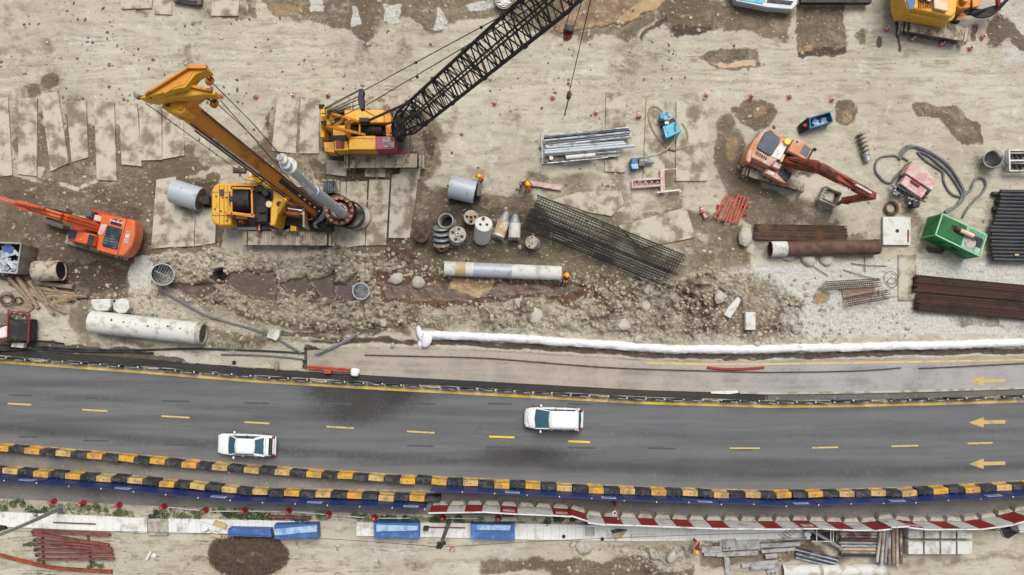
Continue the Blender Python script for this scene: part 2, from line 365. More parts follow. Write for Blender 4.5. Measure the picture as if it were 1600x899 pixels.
for p in (band([(1401, -10), (1402, 50), (1405, 80)], 2.4), ell(1375, 65, 4, 9), ell(1405, 76, 3, 6)): paint('dark', p, .9, 1.5, .25, 2)
paint('mud', [(1535, 38), (1570, 22), (1600, 45), (1660, 60), (1660, 85), (1600, 78), (1575, 60), (1555, 80), (1545, 75)], .8, 6); paint('pale', ell(1590, 55, 40, 60), .5, 18); paint('mud', [(1515, 36), (1526, 36), (1524, 62), (1517, 62)], .9, 2, .2)
paint('mud', [(180, 14), (240, 12), (235, 24), (190, 22)], .6, 5); paint('mud', ell(365, 28, 22, 14), .8); paint('dark', ell(310, 30, 12, 6), .5); paint('mud', [(380, -20), (392, -20), (394, 30), (380, 34)], .8, 4); paint('mud', ell(75, 132, 14, 14), .8, 8)
paint('mud', ell(20, 290, 30, 14), .9); paint('mud', [(100, 0), (160, 0), (140, 12), (110, 12)], .3, 8)
# rubble band and red-brown trench
RB = [(236, 396), (330, 395), (460, 388), (620, 398), (700, 410), (880, 440), (960, 425), (1070, 440), (1120, 415), (1200, 430), (1260, 470), (1260, 530), (1060, 535), (900, 520), (660, 512), (480, 520), (330, 480), (240, 470)]
paint('rub', RB, 1, 10); paint('mud', RB, .5, 12)
paint('red', [(250, 455), (340, 470), (470, 505), (620, 520), (640, 532), (480, 530), (300, 500), (240, 470)], .45, 8)
for p in ([(355, 425), (430, 418), (438, 445), (430, 468), (380, 466), (360, 450)], [(440, 440), (480, 425), (486, 455), (465, 465)], [(480, 440), (520, 425), (520, 465), (495, 470)], [(520, 445), (560, 430), (560, 465), (525, 475)], [(262, 448), (330, 440), (350, 462), (300, 470)]):
    paint('red', p, 1, 2.5, .7); paint('wet', p, 1, 2.5, .7); paint('rub', p, 0)
paint('red', [(590, 425), (690, 425), (700, 438), (880, 442), (930, 455), (925, 470), (880, 478), (860, 466), (700, 480), (640, 476), (600, 470)], 1, 5, .8); paint('wet', [(600, 436), (700, 438), (880, 444), (920, 458), (870, 464), (700, 470), (610, 468)], .62, 5); paint('dark', [(600, 440), (690, 430), (690, 470), (640, 472)], .4, 8)
paint('och', [(705, 436), (780, 432), (770, 450), (745, 468), (730, 455), (700, 450)], .8, 4, .8)
paint('red', [(560, 400), (650, 385), (655, 400), (640, 410), (580, 412)], .7, 6); paint('dark', ell(622, 396, 16, 8), .8, 4); paint('dark', ell(585, 430, 14, 16), .8, 4)
paint('dark', ell(345, 430, 14, 13), 1, 3, .3)
paint('pale', [(205, 400), (246, 390), (245, 412), (236, 440), (212, 450), (196, 440)], .95, 6); paint('pale', ell(345, 415, 30, 12), .5); paint('pale', [(380, 440), (395, 412), (560, 400), (640, 430), (600, 440), (450, 420)], .3, 10)
paint('pale', ell(620, 435, 20, 12), .5, 8); paint('rub', [(140, 450), (240, 450), (320, 520), (150, 520), (130, 470)], .6)
paint('red', [(145, 520), (330, 535), (260, 545), (150, 540)], .3, 8)
paint('mud', [(100, 440), (240, 450), (330, 485), (480, 525), (650, 530), (640, 512), (700, 520), (700, 500), (480, 505), (330, 470)], .75, 10); paint('mud', [(100, 480), (150, 460), (150, 540), (330, 545), (470, 545), (470, 528), (320, 505), (320, 540), (120, 545)], .62, 9); paint('rub', [(320, 495), (480, 525), (640, 520), (470, 540), (330, 538)], .5, 10)
_s, _m = mask([(586, 430), (690, 428), (700, 440), (880, 443), (928, 456), (900, 474), (860, 470), (700, 476), (640, 474), (600, 468)], 5, .8); CH['rub'][_s] *= (1 - .85 * _m)
for p in ([(355, 425), (430, 418), (438, 445), (430, 468), (380, 466), (360, 450)], [(440, 440), (480, 425), (486, 455), (465, 465)], [(480, 440), (520, 425), (520, 465), (495, 470)], [(520, 445), (560, 430), (560, 465), (525, 475)], [(262, 448), (330, 440), (350, 462), (300, 470)]):
    _s, _m = mask(p, 4, .7); CH['rub'][_s] *= (1 - _m)
paint('dark', [(570, 385), (640, 380), (660, 400), (690, 412), (690, 430), (640, 420), (590, 410)], .5, 7); paint('mud', [(990, 330), (1060, 330), (1160, 345), (1180, 410), (1120, 420), (1080, 400), (1090, 370)], .8, 10)
# right-hand rubble and pale made ground
paint('mud', [(1040, 430), (1120, 425), (1160, 470), (1230, 480), (1240, 535), (1060, 530)], .7, 14); paint('dark', ell(1212, 515, 20, 18), .5, 10); paint('dark', ell(1215, 498, 12, 14), .5)
paint('rub', [(980, 440), (1200, 440), (1240, 535), (1060, 540), (900, 520)], .8, 12); paint('rub', [(1200, 440), (1430, 440), (1430, 535), (1200, 540)], .28, 12)
paint('pale', [(1055, 392), (1110, 388), (1115, 425), (1060, 432), (1052, 420)], .55, 5, .5); paint('pale', [(1120, 420), (1170, 400), (1230, 408), (1440, 400), (1600, 400), (1660, 402), (1660, 530), (1440, 530), (1230, 535), (1200, 470)], .75, 10)
paint('pale', [(1432, 395), (1600, 390), (1660, 395), (1660, 430), (1432, 430)], .3, 10); paint('pale', [(1404, 440), (1433, 440), (1433, 532), (1404, 532)], .85, 3, .2)
paint('och', [(1315, 465), (1345, 472), (1370, 470), (1350, 500), (1325, 490)], .4, 8); paint('och', ell(1284, 470, 10, 12), .7, 5); paint('mud', ell(1286, 468, 16, 20), .6); paint('och', ell(1245, 430, 24, 14), .3); paint('och', ell(1318, 505, 12, 24), .3, 6)
paint('mud', [(1482, 490), (1560, 494), (1570, 512), (1482, 513)], .55, 3, .3); paint('mud', ell(1600, 505, 40, 12), .4)
paint('mud', [(1165, 355), (1240, 350), (1440, 372), (1440, 385), (1380, 395), (1190, 408)], .5, 8)
paint('mud', ell(1425, 355, 14, 34, -20), .55, 8); paint('mud', ell(1475, 330, 30, 12), .4, 10); paint('mud', ell(1550, 325, 12, 50, 10), .4, 8)
paint('mud', ell(1375, 345, 25, 10), .3)
# strip between works and carriageway
DB = [(x, float(lerp_curve(UP, x)) - 13) for x in list(range(-60, 1700, 80))]
paint('dark', band(DB, 5.5), 1, 2, .12, 1); paint('wet', band(DB, 5), .3, 2, .1)
paint('dark', [(-60, 535), (60, 535), (200, 545), (310, 566), (240, 566), (120, 556), (-60, 548)], .9, 4, .4)
paint('pale', band([(60, 553), (160, 560), (300, 570)], 1.8), .5, 2, .3)
paint('dark', band([(x, float(lerp_curve(BERM, x)) + 11) for x in range(655, 1630, 40)], 5), .9, 2.5, .25, 3); paint('red', band([(x, float(lerp_curve(BERM, x)) + 11) for x in range(480, 1630, 40)], 4), .6, 2.5, .25, 3)
paint('dark', band([(430, 522), (560, 532), (650, 536)], 4), .8, 3, .4, 4); paint('pale', band([(x, float(lerp_curve(BERM, x)) + 17) for x in range(700, 1630, 60)], 2.4), .5, 2, .4)
paint('dark', [(472, 545), (500, 545), (500, 570), (480, 580), (470, 575)], .8, 3, .4); paint('red', [(472, 540), (505, 545), (500, 565), (470, 575)], .7, 4, .4)
paint('mud', [(120, 525), (260, 535), (240, 545), (120, 545)], .6, 6)
# south strip
SG = [(-60, 840), (1660, 855), (1660, 950), (-60, 950)]
paint('pale', SG, .12, 14)
paint('mud', ell(390, 865, 62, 34), .9, 5); paint('dark', ell(390, 865, 58, 30), .8, 5); paint('red', ell(310, 880, 20, 10), .4)
paint('mud', [(750, 868), (860, 864), (930, 880), (1000, 870), (1040, 890), (1090, 880), (1100, 950), (900, 950), (860, 890), (760, 898), (750, 885)], .85, 9)
for yy_ in (846, 856, 876, 892):
    for dy in (0, 5): paint('mud', band([(x, yy_ + dy + 5 * math.sin(x / 130 + yy_)) for x in range(-40, 760, 50)], 1.3), .55, 2, .3, 3)
paint('mud', ell(640, 885, 60, 10), .5, 9); paint('mud', ell(520, 872, 40, 12), .45, 10); paint('mud', [(1230, 870), (1400, 876), (1640, 862), (1640, 880), (1400, 892), (1240, 885)], .5, 9); paint('dark', [(1175, 838), (1300, 845), (1300, 870), (1180, 868)], .4, 6); paint('mud', [(1090, 842), (1260, 846), (1330, 880), (1100, 890)], .7, 7)
for x in range(760, 940, 6): paint('dark', band([(x, 868 + (x - 760) * .05), (x + 2, 894)], 1.0), .6, 1.5, .1, 1)
paint('dark', ell(1020, 892, 40, 10), .5, 8); paint('mud', ell(205, 850, 22, 30), .4, 8); paint('grn', ell(205, 880, 50, 14), .4, 10); paint('grn', ell(250, 850, 30, 16), .4, 10)
paint('grn', [(-60, 790), (100, 795), (240, 808), (240, 796), (120, 780), (-60, 775)], .45, 8); paint('grn', [(-60, 840), (50, 850), (60, 890), (-60, 880)], .4, 12); paint('grn', ell(110, 890, 60, 8), .4, 8)
paint('grn', ell(660, 812, 160, 6), .5, 5); paint('dark', ell(640, 811, 170, 5), .5, 5); paint('dark', ell(430, 812, 60, 4), .7, 4); paint('dark', band([(x, float(lerp_curve(FTOP, x)) - 3) for x in range(-60, 1280, 60)], 2.2), .5, 2, .1)
paint('pale', ell(590, 860, 60, 40), .4, 14); paint('mud', ell(690, 870, 12, 7), .3); paint('red', ell(700, 855, 30, 8), .15, 10); paint('mud', ell(300, 880, 18, 8), .5)
paint('pale', ell(200, 880, 26, 20), .4); paint('mud', ell(1560, 870, 30, 12), .35, 10); paint('mud', ell(1380, 890, 14, 8), .3); paint('grn', ell(1575, 822, 24, 14), .35)
paint('rub', [(950, 855), (1090, 850), (1090, 890), (960, 890)], .8, 8); paint('pale', [(960, 858), (1070, 852), (1060, 880), (990, 885)], .5, 6); paint('mud', [(900, 846), (1090, 850), (1070, 862), (930, 862)], .5, 5)
# thin smears of brown over the whole working surface
sm = sstep(.46, .66, fbm(PX, PY, 90, 5, 71, .62)); site = (PY < 545)
CH['mud'] = np.maximum(CH['mud'], (site * (.34 * sm + .12) * sstep(1500, 1100, PX * .6 + 560)).astype(np.float32)); CH['mud'] = np.maximum(CH['mud'], ((PY > 845) * (.30 * sm)).astype(np.float32))
CH['pale'] = np.maximum(CH['pale'], (.42 * sstep(.5, .7, fbm(PX, PY, 70, 5, 83, .6))).astype(np.float32))
# tyre and track trails across the working surface
rt_ = random.Random(21)
for i in range(13):
    y0 = rt_.uniform(50, 150) if i < 9 else rt_.uniform(230, 300); y1 = y0 + rt_.uniform(-45, 45); x0_, x1_ = (-40, 1640) if i < 6 else (rt_.uniform(0, 500), rt_.uniform(900, 1600)); ph = rt_.uniform(0, 6)
    for dy in (0, 34):
        pts = [(x, y0 + dy + (y1 - y0) * (x - x0_) / (x1_ - x0_) + 12 * math.sin(x / 210 + ph)) for x in np.arange(x0_, x1_, 60)]
        if i < 9: paint('mud', band(pts, 1.6), .42, 2.5, .25, 3); paint('pale', band([(x, y + 3.5) for x, y in pts], 1.2), .5, 2, .25, 3)
for x in np.arange(560, 1140, 5.2): paint('dark', band([(x, 128 - (x - 560) * .02), (x + 1.5, 136 - (x - 560) * .02)], .7), .35, 1, .1, 1)
# height
roadm = np.zeros(PX.shape); up_ = lerp_curve(UP, PX); sb_ = lerp_curve(SHB, PX)
roadm = sstep(-9, -3, PY - up_) * sstep(3, -1, PY - sb_)
sidem = sstep(-4, 0, PY - np.interp(PX, [p[0] for p in SIDET], [p[1] for p in SIDET])) * (PX > 470) * (PY < up_ - 8)
flat = np.maximum(roadm, sidem)
n1 = fbm(PX, PY, 60, 4, 31) - .5; n2 = fbm(PX, PY, 12, 4, 37, .6) - .5; n3 = fbm(PX, PY, 4.5, 2, 41) - .5
HT += .06 * n1 + .05 * n2 * (1 + 3 * CH['mud']) + .05 * n3 * (CH['mud'] + .15)
rb = CH['rub'] * (1 - CH['wet']) * (.35 + 1.5 * sstep(.35, .65, fbm(PX, PY, 46, 3, 97)))
rid = 1 - np.abs(2 * fbm(PX, PY, 26, 4, 91, .55) - 1); HT += rb * (.06 + .75 * np.maximum(n2, -.12) + .25 * n3 + .35 * (rid - .7))
HT *= (1 - .95 * CH['wet']); HT -= .12 * CH['wet'] + .05 * CH['red'] * (1 - rb)
# wheel ruts on the haul road
rut = sstep(60, 75, PY) * sstep(160, 130, PY)
yy = PY + 10 * np.sin(PX / 260.) + warpy * .25
HT -= rut * .03 * (np.sin(yy / 4.1) > .55)
HT -= CH['dark'] * sstep(6, 2, np.abs(PY - (up_ - 13))) * .25
for cx, cy, r in ((345, 430, 10),):
    HT -= 1.6 * sstep(r, r - 2, np.hypot(PX - cx, PY - cy))
edge = (PX < -70) | (PX > 1670) | (PY < -60) | (PY > 960)
HT[edge] = 0
HT = np.where(flat > .01, HT * (1 - flat) - .08 * flat, HT)
def bp(x, y):   # ground height under a point of the survey
    return float(HT[np.abs(gy - y).argmin(), np.abs(gx - x).argmin()])
nx, ny = len(gx), len(gy)
me = bpy.data.meshes.new('ground')
co = np.stack([(PX - CX) / S, (CY - PY) / S, HT], -1).reshape(-1, 3).astype(np.float32)
me.vertices.add(nx * ny); me.vertices.foreach_set('co', co.ravel())
ii = (np.arange(ny - 1)[:, None] * nx + np.arange(nx - 1)[None, :]).ravel()
quads = np.stack([ii, ii + nx, ii + nx + 1, ii + 1], -1).astype(np.int32)
me.loops.add(quads.size); me.loops.foreach_set('vertex_index', quads.ravel())
me.polygons.add(len(quads)); me.polygons.foreach_set('loop_start', np.arange(0, quads.size, 4, dtype=np.int32)); me.polygons.foreach_set('use_smooth', np.ones(len(quads), bool))
me.update(calc_edges=True)
for nm, chs in (('soil_a', ('mud', 'dark', 'red', 'wet')), ('soil_b', ('pale', 'och', 'grn', 'rub'))):
    at = me.color_attributes.new(nm, 'FLOAT_COLOR', 'POINT')
    at.data.foreach_set('color', np.stack([CH[c] for c in chs], -1).astype(np.float32).ravel())
ground = bpy.data.objects.new('ground', me); COL.objects.link(ground); ground['kind'] = 'structure'
def ground_mat():
    m = bpy.data.materials.new('site_soil'); m.use_nodes = True; nt = m.node_tree; N = nt.nodes; L = nt.links; b = N['Principled BSDF']
    tc = N.new('ShaderNodeTexCoord')
    def noise(sc, det=4, ro=.6, vec=None, dist=0):
        n = N.new('ShaderNodeTexNoise'); n.inputs['Scale'].default_value = sc; n.inputs['Detail'].default_value = det; n.inputs['Roughness'].default_value = ro; n.inputs['Distortion'].default_value = dist
        L.new(vec or tc.outputs['Object'], n.inputs[0]); return n.outputs[0]
    def mr(x, a, b_, c=0, d=1):
        r = N.new('ShaderNodeMapRange'); r.interpolation_type = 'SMOOTHSTEP'
        for i, v in enumerate((a, b_, c, d)): r.inputs[i + 1].default_value = v
        L.new(x, r.inputs[0]); return r.outputs[0]
    def mt(op, x, y):
        r = N.new('ShaderNodeMath'); r.operation = op
        for i, v in enumerate((x, y)):
            if isinstance(v, (int, float)): r.inputs[i].default_value = v
            else: L.new(v, r.inputs[i])
        return r.outputs[0]
    def mix(f, x, y, mode='MIX'):
        r = N.new('ShaderNodeMix'); r.data_type = 'RGBA'; r.blend_type = mode
        if isinstance(f, (int, float)): r.inputs[0].default_value = f
        else: L.new(f, r.inputs[0])
        for i, v in ((6, x), (7, y)):
            if isinstance(v, tuple): r.inputs[i].default_value = v + (1,)
            else: L.new(v, r.inputs[i])
        return r.outputs[2]
    def attr(nm):
        a = N.new('ShaderNodeAttribute'); a.attribute_name = nm; s = N.new('ShaderNodeSeparateColor'); L.new(a.outputs['Color'], s.inputs[0])
        return s.outputs[0], s.outputs[1], s.outputs[2], a.outputs['Alpha']
    mud, dark, red, wet = attr('soil_a'); pale, och, grn, rub = attr('soil_b')
    sx = N.new('ShaderNodeMapping'); sx.inputs['Scale'].default_value = (.25, 1, 1); L.new(tc.outputs['Object'], sx.inputs[0])
    nL = noise(.12, 5); nM = noise(.9, 6, .7); nF = noise(4.5, 6, .72); nG = noise(11, 5, .75); nS = noise(1.6, 5, .65, sx.outputs[0])
    c = mix(mr(nL, .35, .65), A(207, 199, 179), A(187, 178, 159))
    c = mix(mr(nS, .45, .72), c, A(168, 159, 138)); c = mix(mr(nM, .52, .72), c, A(218, 213, 196))
    brk = lambda m_, n_, k, lo=.3, hi=.7: mr(mt('ADD', m_, mt('MULTIPLY', mt('SUBTRACT', n_, .5), k)), lo, hi)
    c = mix(brk(pale, nM, .9), c, mix(mr(nF, .35, .65), A(222, 220, 212), A(190, 186, 176)))
    mudc = mix(mr(nF, .36, .64), A(130, 112, 88), A(80, 66, 50)); mudc = mix(mr(nM, .45, .66), mudc, A(158, 141, 116)); mudc = mix(mr(nL, .4, .6), mudc, A(98, 82, 62))
    nB = noise(.45, 7, .74); c = mix(mr(brk(mud, nB, 1.7, .22, .82), 0, 1, 0, .92), c, mudc)
    redc = mix(mr(nM, .4, .62), A(108, 76, 56), A(72, 50, 38)); redc = mix(mr(wet, .75, .95), redc, A(84, 68, 58)); redc = mix(mt('MULTIPLY', mr(nM, .5, .62), mr(wet, .75, .95)), redc, A(106, 88, 74)); c = mix(brk(red, nM, .6), c, redc)
    c = mix(brk(och, nM, .6), c, mix(nM, A(150, 120, 82), A(196, 164, 118)))
    c = mix(mr(brk(dark, nM, .8), 0, 1, 0, .9), c, mix(mr(nF, .4, .65), A(60, 50, 42), A(92, 76, 60)))
    pl2 = mr(pale, .82, .95); c = mix(mt('MULTIPLY', pl2, mr(nM, .28, .42)), c, mix(mr(nF, .35, .65), A(216, 214, 206), A(186, 182, 172))); c = mix(mt('MULTIPLY', brk(grn, nM, 1.3), .7), c, mix(nF, A(106, 112, 66), A(150, 146, 100)))
    # loose stones in the rubble
    vo = N.new('ShaderNodeTexVoronoi'); vo.inputs['Scale'].default_value = 4.6; L.new(tc.outputs['Object'], vo.inputs['Vector'])
    vc = N.new('ShaderNodeSeparateColor'); L.new(vo.outputs['Color'], vc.inputs[0])
    st = mt('MULTIPLY', mt('GREATER_THAN', vc.outputs[0], .72), mr(vo.outputs['Distance'], .36, .28))
    st = mt('MULTIPLY', mt('MULTIPLY', st, rub), mr(wet, .2, .4, 1, 0))
    nR = noise(1.7, 7, .78); rr = mt('MULTIPLY', rub, mr(wet, .2, .4, 1, 0)); c = mix(mt('MULTIPLY', mt('MULTIPLY', mr(nR, .5, .64), rr), .7), c, mix(mr(nF, .4, .6), A(112, 92, 70), A(78, 62, 47))); c = mix(mt('MULTIPLY', mt('MULTIPLY', mr(nR, .47, .38), rr), .75), c, A(196, 184, 160))
    c = mix(mt('MULTIPLY', st, .8), c, mix(vc.outputs[1], A(206, 196, 178), A(152, 136, 114)))
    rb_ = mt('MULTIPLY', rub, mr(nG, .5, .68)); c = mix(mt('MULTIPLY', rb_, .55), c, A(96, 78, 60))
    # everywhere: small dark clods and grit
    c = mix(mt('MULTIPLY', mr(nG, .58, .72), .35), c, A(128, 112, 92)); c = mix(mt('MULTIPLY', mr(nG, .42, .3), .35), c, A(226, 220, 206))
    sp = noise(2.6, 5, .8); c = mix(mt('MULTIPLY', mt('MULTIPLY', mr(sp, .59, .65), mr(nL, .38, .5)), .75), c, A(112, 98, 80)); sq = noise(2.2, 6, .78, sx.outputs[0]); c = mix(mt('MULTIPLY', mr(sq, .56, .66), .5), c, A(140, 126, 106)); c = mix(mt('MULTIPLY', mr(sq, .42, .33), .4), c, A(226, 221, 206))
    L.new(c, b.inputs['Base Color'])
    wr = mr(brk(wet, nM, .4), 0, 1, .93, .42); L.new(wr, b.inputs['Roughness'])
    h = mt('ADD', mt('MULTIPLY', nF, .6), mt('MULTIPLY', nG, .4)); h = mt('ADD', h, mt('MULTIPLY', st, .5))
    bp_ = N.new('ShaderNodeBump'); L.new(mr(wet, .25, .6, .75, .02), bp_.inputs['Strength']); bp_.inputs['Distance'].default_value = .14; L.new(h, bp_.inputs['Height']); L.new(bp_.outputs[0], b.inputs['Normal'])
    return m
me.materials.append(ground_mat())
# ---------------------------------------------------------------- paved surfaces
def ribbon(name, top, bot, z, mat, x0=-3000, x1=4600, step=8, rows=1, attrs=None):
    xs = [x for x in (-3000, -2000, -1000, -500) if x >= x0] + list(np.arange(max(x0, -100), min(x1, 1700) + .1, step)) + [x for x in (2200, 3200, 4600) if x <= x1]
    v = []; f = []
    for x in xs:
        a, b = float(lerp_curve(top, x)), float(lerp_curve(bot, x))
        for r in range(rows + 1):
            y = a + (b - a) * r / rows; v.append(((x - CX) / S, (CY - y) / S, z))
    n = rows + 1
    for i in range(len(xs) - 1):
        for r in range(rows): f.append((i * n + r, i * n + r + 1, (i + 1) * n + r + 1, (i + 1) * n + r))
    me = bpy.data.meshes.new(name); me.from_pydata(v, [], f); me.materials.append(mat)
    uv = me.attributes.new('across', 'FLOAT', 'POINT'); uv.data.foreach_set('value', [r / rows for _ in xs for r in range(n)])
    o = bpy.data.objects.new(name, me); COL.objects.link(o); o['kind'] = 'structure'
    return o
def asphalt(name, c1, c2, tracks=(), dust=0.0, dustc=(170, 160, 145), patches=()):
    m = bpy.data.materials.new(name); m.use_nodes = True; nt = m.node_tree; N = nt.nodes; L = nt.links; b = N['Principled BSDF']
    tc = N.new('ShaderNodeTexCoord'); mp = N.new('ShaderNodeMapping'); mp.inputs['Scale'].default_value = (.06, 1, 1); L.new(tc.outputs['Object'], mp.inputs[0])
    def nz(sc, v, d=4, r=.6):
        n = N.new('ShaderNodeTexNoise'); n.inputs['Scale'].default_value = sc; n.inputs['Detail'].default_value = d; n.inputs['Roughness'].default_value = r; L.new(v, n.inputs[0]); return n.outputs[0]
    def mr(x, a, b_, c=0, d=1):
        r = N.new('ShaderNodeMapRange'); r.interpolation_type = 'SMOOTHSTEP'
        for i, v in enumerate((a, b_, c, d)): r.inputs[i + 1].default_value = v
        L.new(x, r.inputs[0]); return r.outputs[0]
    def mul(x, y):
        r = N.new('ShaderNodeMath'); r.operation = 'MULTIPLY'
        for i, v in enumerate((x, y)):
            if isinstance(v, (int, float)): r.inputs[i].default_value = v
            else: L.new(v, r.inputs[i])
        return r.outputs[0]
    def mix(f, x, y):
        r = N.new('ShaderNodeMix'); r.data_type = 'RGBA'; L.new(f, r.inputs[0])
        for i, v in ((6, x), (7, y)):
            if isinstance(v, tuple): r.inputs[i].default_value = v + (1,)
            else: L.new(v, r.inputs[i])
        return r.outputs[2]
    st = nz(1.4, mp.outputs[0], 5, .65); bl = nz(.35, tc.outputs['Object']); gr = nz(11, tc.outputs['Object'], 4, .85); md = nz(3, tc.outputs['Object'], 5, .7)
    c = mix(mr(st, .35, .65), A(*c1), A(*c2))
    ac = N.new('ShaderNodeAttribute'); ac.attribute_name = 'across'; wob = N.new('ShaderNodeMath'); wob.operation = 'MULTIPLY_ADD'; L.new(bl, wob.inputs[0]); wob.inputs[1].default_value = .05; L.new(ac.outputs['Fac'], wob.inputs[2])
    for pos, wid, k, tcx in tracks:
        s = N.new('ShaderNodeMath'); s.operation = 'SUBTRACT'; L.new(wob.outputs[0], s.inputs[0]); s.inputs[1].default_value = pos + .025
        a = N.new('ShaderNodeMath'); a.operation = 'ABSOLUTE'; L.new(s.outputs[0], a.inputs[0])
        c = mix(mul(mul(mr(a.outputs[0], wid, 0), mr(md, .25, .6, .5, 1)), k), c, A(*tcx))
    for (px, py, rx, ry, k) in patches:     # worn, oil-dark areas of the surfacing
        v = N.new('ShaderNodeMapping'); v.vector_type = 'TEXTURE'; w = W(px, py); v.inputs['Location'].default_value = w; v.inputs['Scale'].default_value = (rx / S, ry / S, 1); L.new(tc.outputs['Object'], v.inputs[0])
        ln = N.new('ShaderNodeVectorMath'); ln.operation = 'LENGTH'; L.new(v.outputs[0], ln.inputs[0])
        ad = N.new('ShaderNodeMath'); ad.operation = 'MULTIPLY_ADD'; L.new(md, ad.inputs[0]); ad.inputs[1].default_value = .9; L.new(ln.outputs['Value'], ad.inputs[2])
        c = mix(mul(mr(ad.outputs[0], 1.6, .7), k), c, A(54, 52, 53))
    if dust > .25: c = mix(mul(mr(st, .5, .62), .45), c, A(126, 114, 98)); c = mix(mul(mr(md, .55, .66), .5), c, A(136, 126, 112)); c = mix(mul(mr(md, .44, .34), .4), c, A(196, 190, 178))
    if dust: c = mix(mul(mr(bl, .38, .62), dust), c, A(*dustc)); c = mix(mul(mr(md, .5, .75), dust * .6), c, A(*dustc))
    c = mix(mul(mr(gr, .52, .7), .4), c, A(58, 58, 60)); c = mix(mul(mr(gr, .44, .3), .3), c, A(176, 175, 172)); c = mix(mul(mr(md, .56, .68), .3), c, A(72, 72, 74)); c = mix(mul(mr(md, .42, .3), .25), c, A(140, 140, 140))
    L.new(c, b.inputs['Base Color']); b.inputs['Roughness'].default_value = .85
    bm = N.new('ShaderNodeBump'); bm.inputs['Strength'].default_value = .35; bm.inputs['Distance'].default_value = .02; L.new(gr, bm.inputs['Height']); L.new(bm.outputs[0], b.inputs['Normal'])
    return m
def off0(c, d0): return [(x, y + d0) for x, y in c]
m_road = asphalt('worn_asphalt', (112, 114, 116), (95, 97, 100), ((.12, .10, .5, (116, 117, 118)), (.36, .07, .45, (82, 82, 84)), (.56, .05, .4, (112, 113, 114)), (.80, .10, .75, (64, 63, 64)), (.97, .10, .6, (122, 122, 122))), .08, (140, 134, 126),
                 ((560, 640, 85, 34, .8), (600, 618, 95, 30, 1.0), (560, 640, 40, 26, .7), (520, 610, 60, 30, .9), (820, 712, 100, 20, .95), (1150, 726, 400, 12, .5), (300, 655, 260, 8, .35), (700, 645, 300, 7, .3), (200, 600, 250, 8, .3), (60, 668, 120, 20, .35)))
road = ribbon('road', UP, LOW, 0.0, m_road, rows=12)
m_sh = asphalt('shoulder_asphalt', (128, 126, 124), (112, 110, 108), ((.25, .2, .3, (100, 98, 98)),), .45, (160, 154, 144))
shl = ribbon('road_shoulder', [(x, y + .2) for x, y in LOW], [(x, y) for x, y in SHB], -.01, m_sh, rows=6)
SB2 = [(x, float(lerp_curve(UP, x)) - 18) for x in range(480, 1701, 20)] + [(4600, 485)]
m_sd = asphalt('dusty_side_road', (176, 168, 156), (160, 152, 142), ((.55, .25, .35, (150, 142, 132)), (.8, .12, .5, (142, 130, 114))), .8, (184, 172, 154))
m_sd2 = asphalt('grey_side_road', (158, 158, 158), (146, 146, 146), ((.75, .14, .4, (140, 136, 128)),), .3, (178, 174, 166))
def blend_along(ma, other):
    nt = ma.node_tree; N = nt.nodes; L = nt.links; b = N['Principled BSDF']; src = b.inputs['Base Color'].links[0].from_socket
    tc = N.new('ShaderNodeTexCoord'); sp = N.new('ShaderNodeSeparateXYZ'); L.new(tc.outputs['Object'], sp.inputs[0]); nz = N.new('ShaderNodeTexNoise'); nz.inputs['Scale'].default_value = .5; nz.inputs['Detail'].default_value = 6; L.new(tc.outputs['Object'], nz.inputs[0])
    ad = N.new('ShaderNodeMath'); ad.operation = 'MULTIPLY_ADD'; L.new(nz.outputs[0], ad.inputs[0]); ad.inputs[1].default_value = 14; L.new(sp.outputs[0], ad.inputs[2])
    mr = N.new('ShaderNodeMapRange'); mr.inputs[1].default_value = 14; mr.inputs[2].default_value = 31; mr.interpolation_type = 'SMOOTHSTEP'; L.new(ad.outputs[0], mr.inputs[0])
    hs = N.new('ShaderNodeMix'); hs.data_type = 'RGBA'; L.new(mr.outputs[0], hs.inputs[0]); L.new(src, hs.inputs[6]); hv = N.new('ShaderNodeHueSaturation'); hv.inputs['Saturation'].default_value = .18; hv.inputs['Value'].default_value = .88; L.new(src, hv.inputs['Color']); L.new(hv.outputs[0], hs.inputs[7]); L.new(hs.outputs[2], b.inputs['Base Color'])
blend_along(m_sd, None); ribbon('side_road', SIDET, SB2, 0.0, m_sd, 480, 4600, rows=6)
m_dr = asphalt('dark_drain_strip', (52, 50, 48), (38, 37, 36), (), .12, (96, 88, 78)); m_dg = asphalt('grey_drain_strip', (104, 104, 104), (84, 84, 84), (), .3, (130, 126, 120))  # strip colours: near-black to the west, mid grey to the east
ribbon('drain', off0(UP, -17.5), off0(UP, -8), -.01, m_dr, -3000, 1200, rows=2); ribbon('drain', off0(UP, -17.5), off0(UP, -8), -.01, m_dg, 1200, 4600, rows=2)
m_yl = M('faded_yellow_line', (230, 192, 96), .8, 0, .35, (178, 164, 134), 1.6, bump=0); m_yb = M('fresh_yellow_line', (238, 210, 40), .7, 0, .1, bump=0)
m_yd = M('lane_yellow', (216, 186, 112), .8, 0, .25, (150, 140, 120), 2, bump=0); m_dd = M('blacked_out_line', (76, 78, 84), .8, 0, .3, (98, 98, 98), 2, bump=0); m_ar = M('arrow_yellow', (206, 176, 110), .8, 0, .3, (160, 150, 126), 1.4, bump=0)
m_yf = M('worn_yellow_line', (186, 162, 120), .85, 0, .6, (132, 128, 122), 1.6, bump=0)
def off(c, d0): return [(x, y + d0) for x, y in c]
ribbon('road_marking', off(UP, 0), off(UP, 4), .005, m_yl)
for a, b in ((606, 640), (785, 824), (1012, 1075), (1246, 1264)): ribbon('road_marking', off(UP, .3), off(UP, 3.9), .009, m_yb, a, b, 6)
ribbon('road_marking', off(LOW, -2.6), off(LOW, -.4), .005, m_yf)
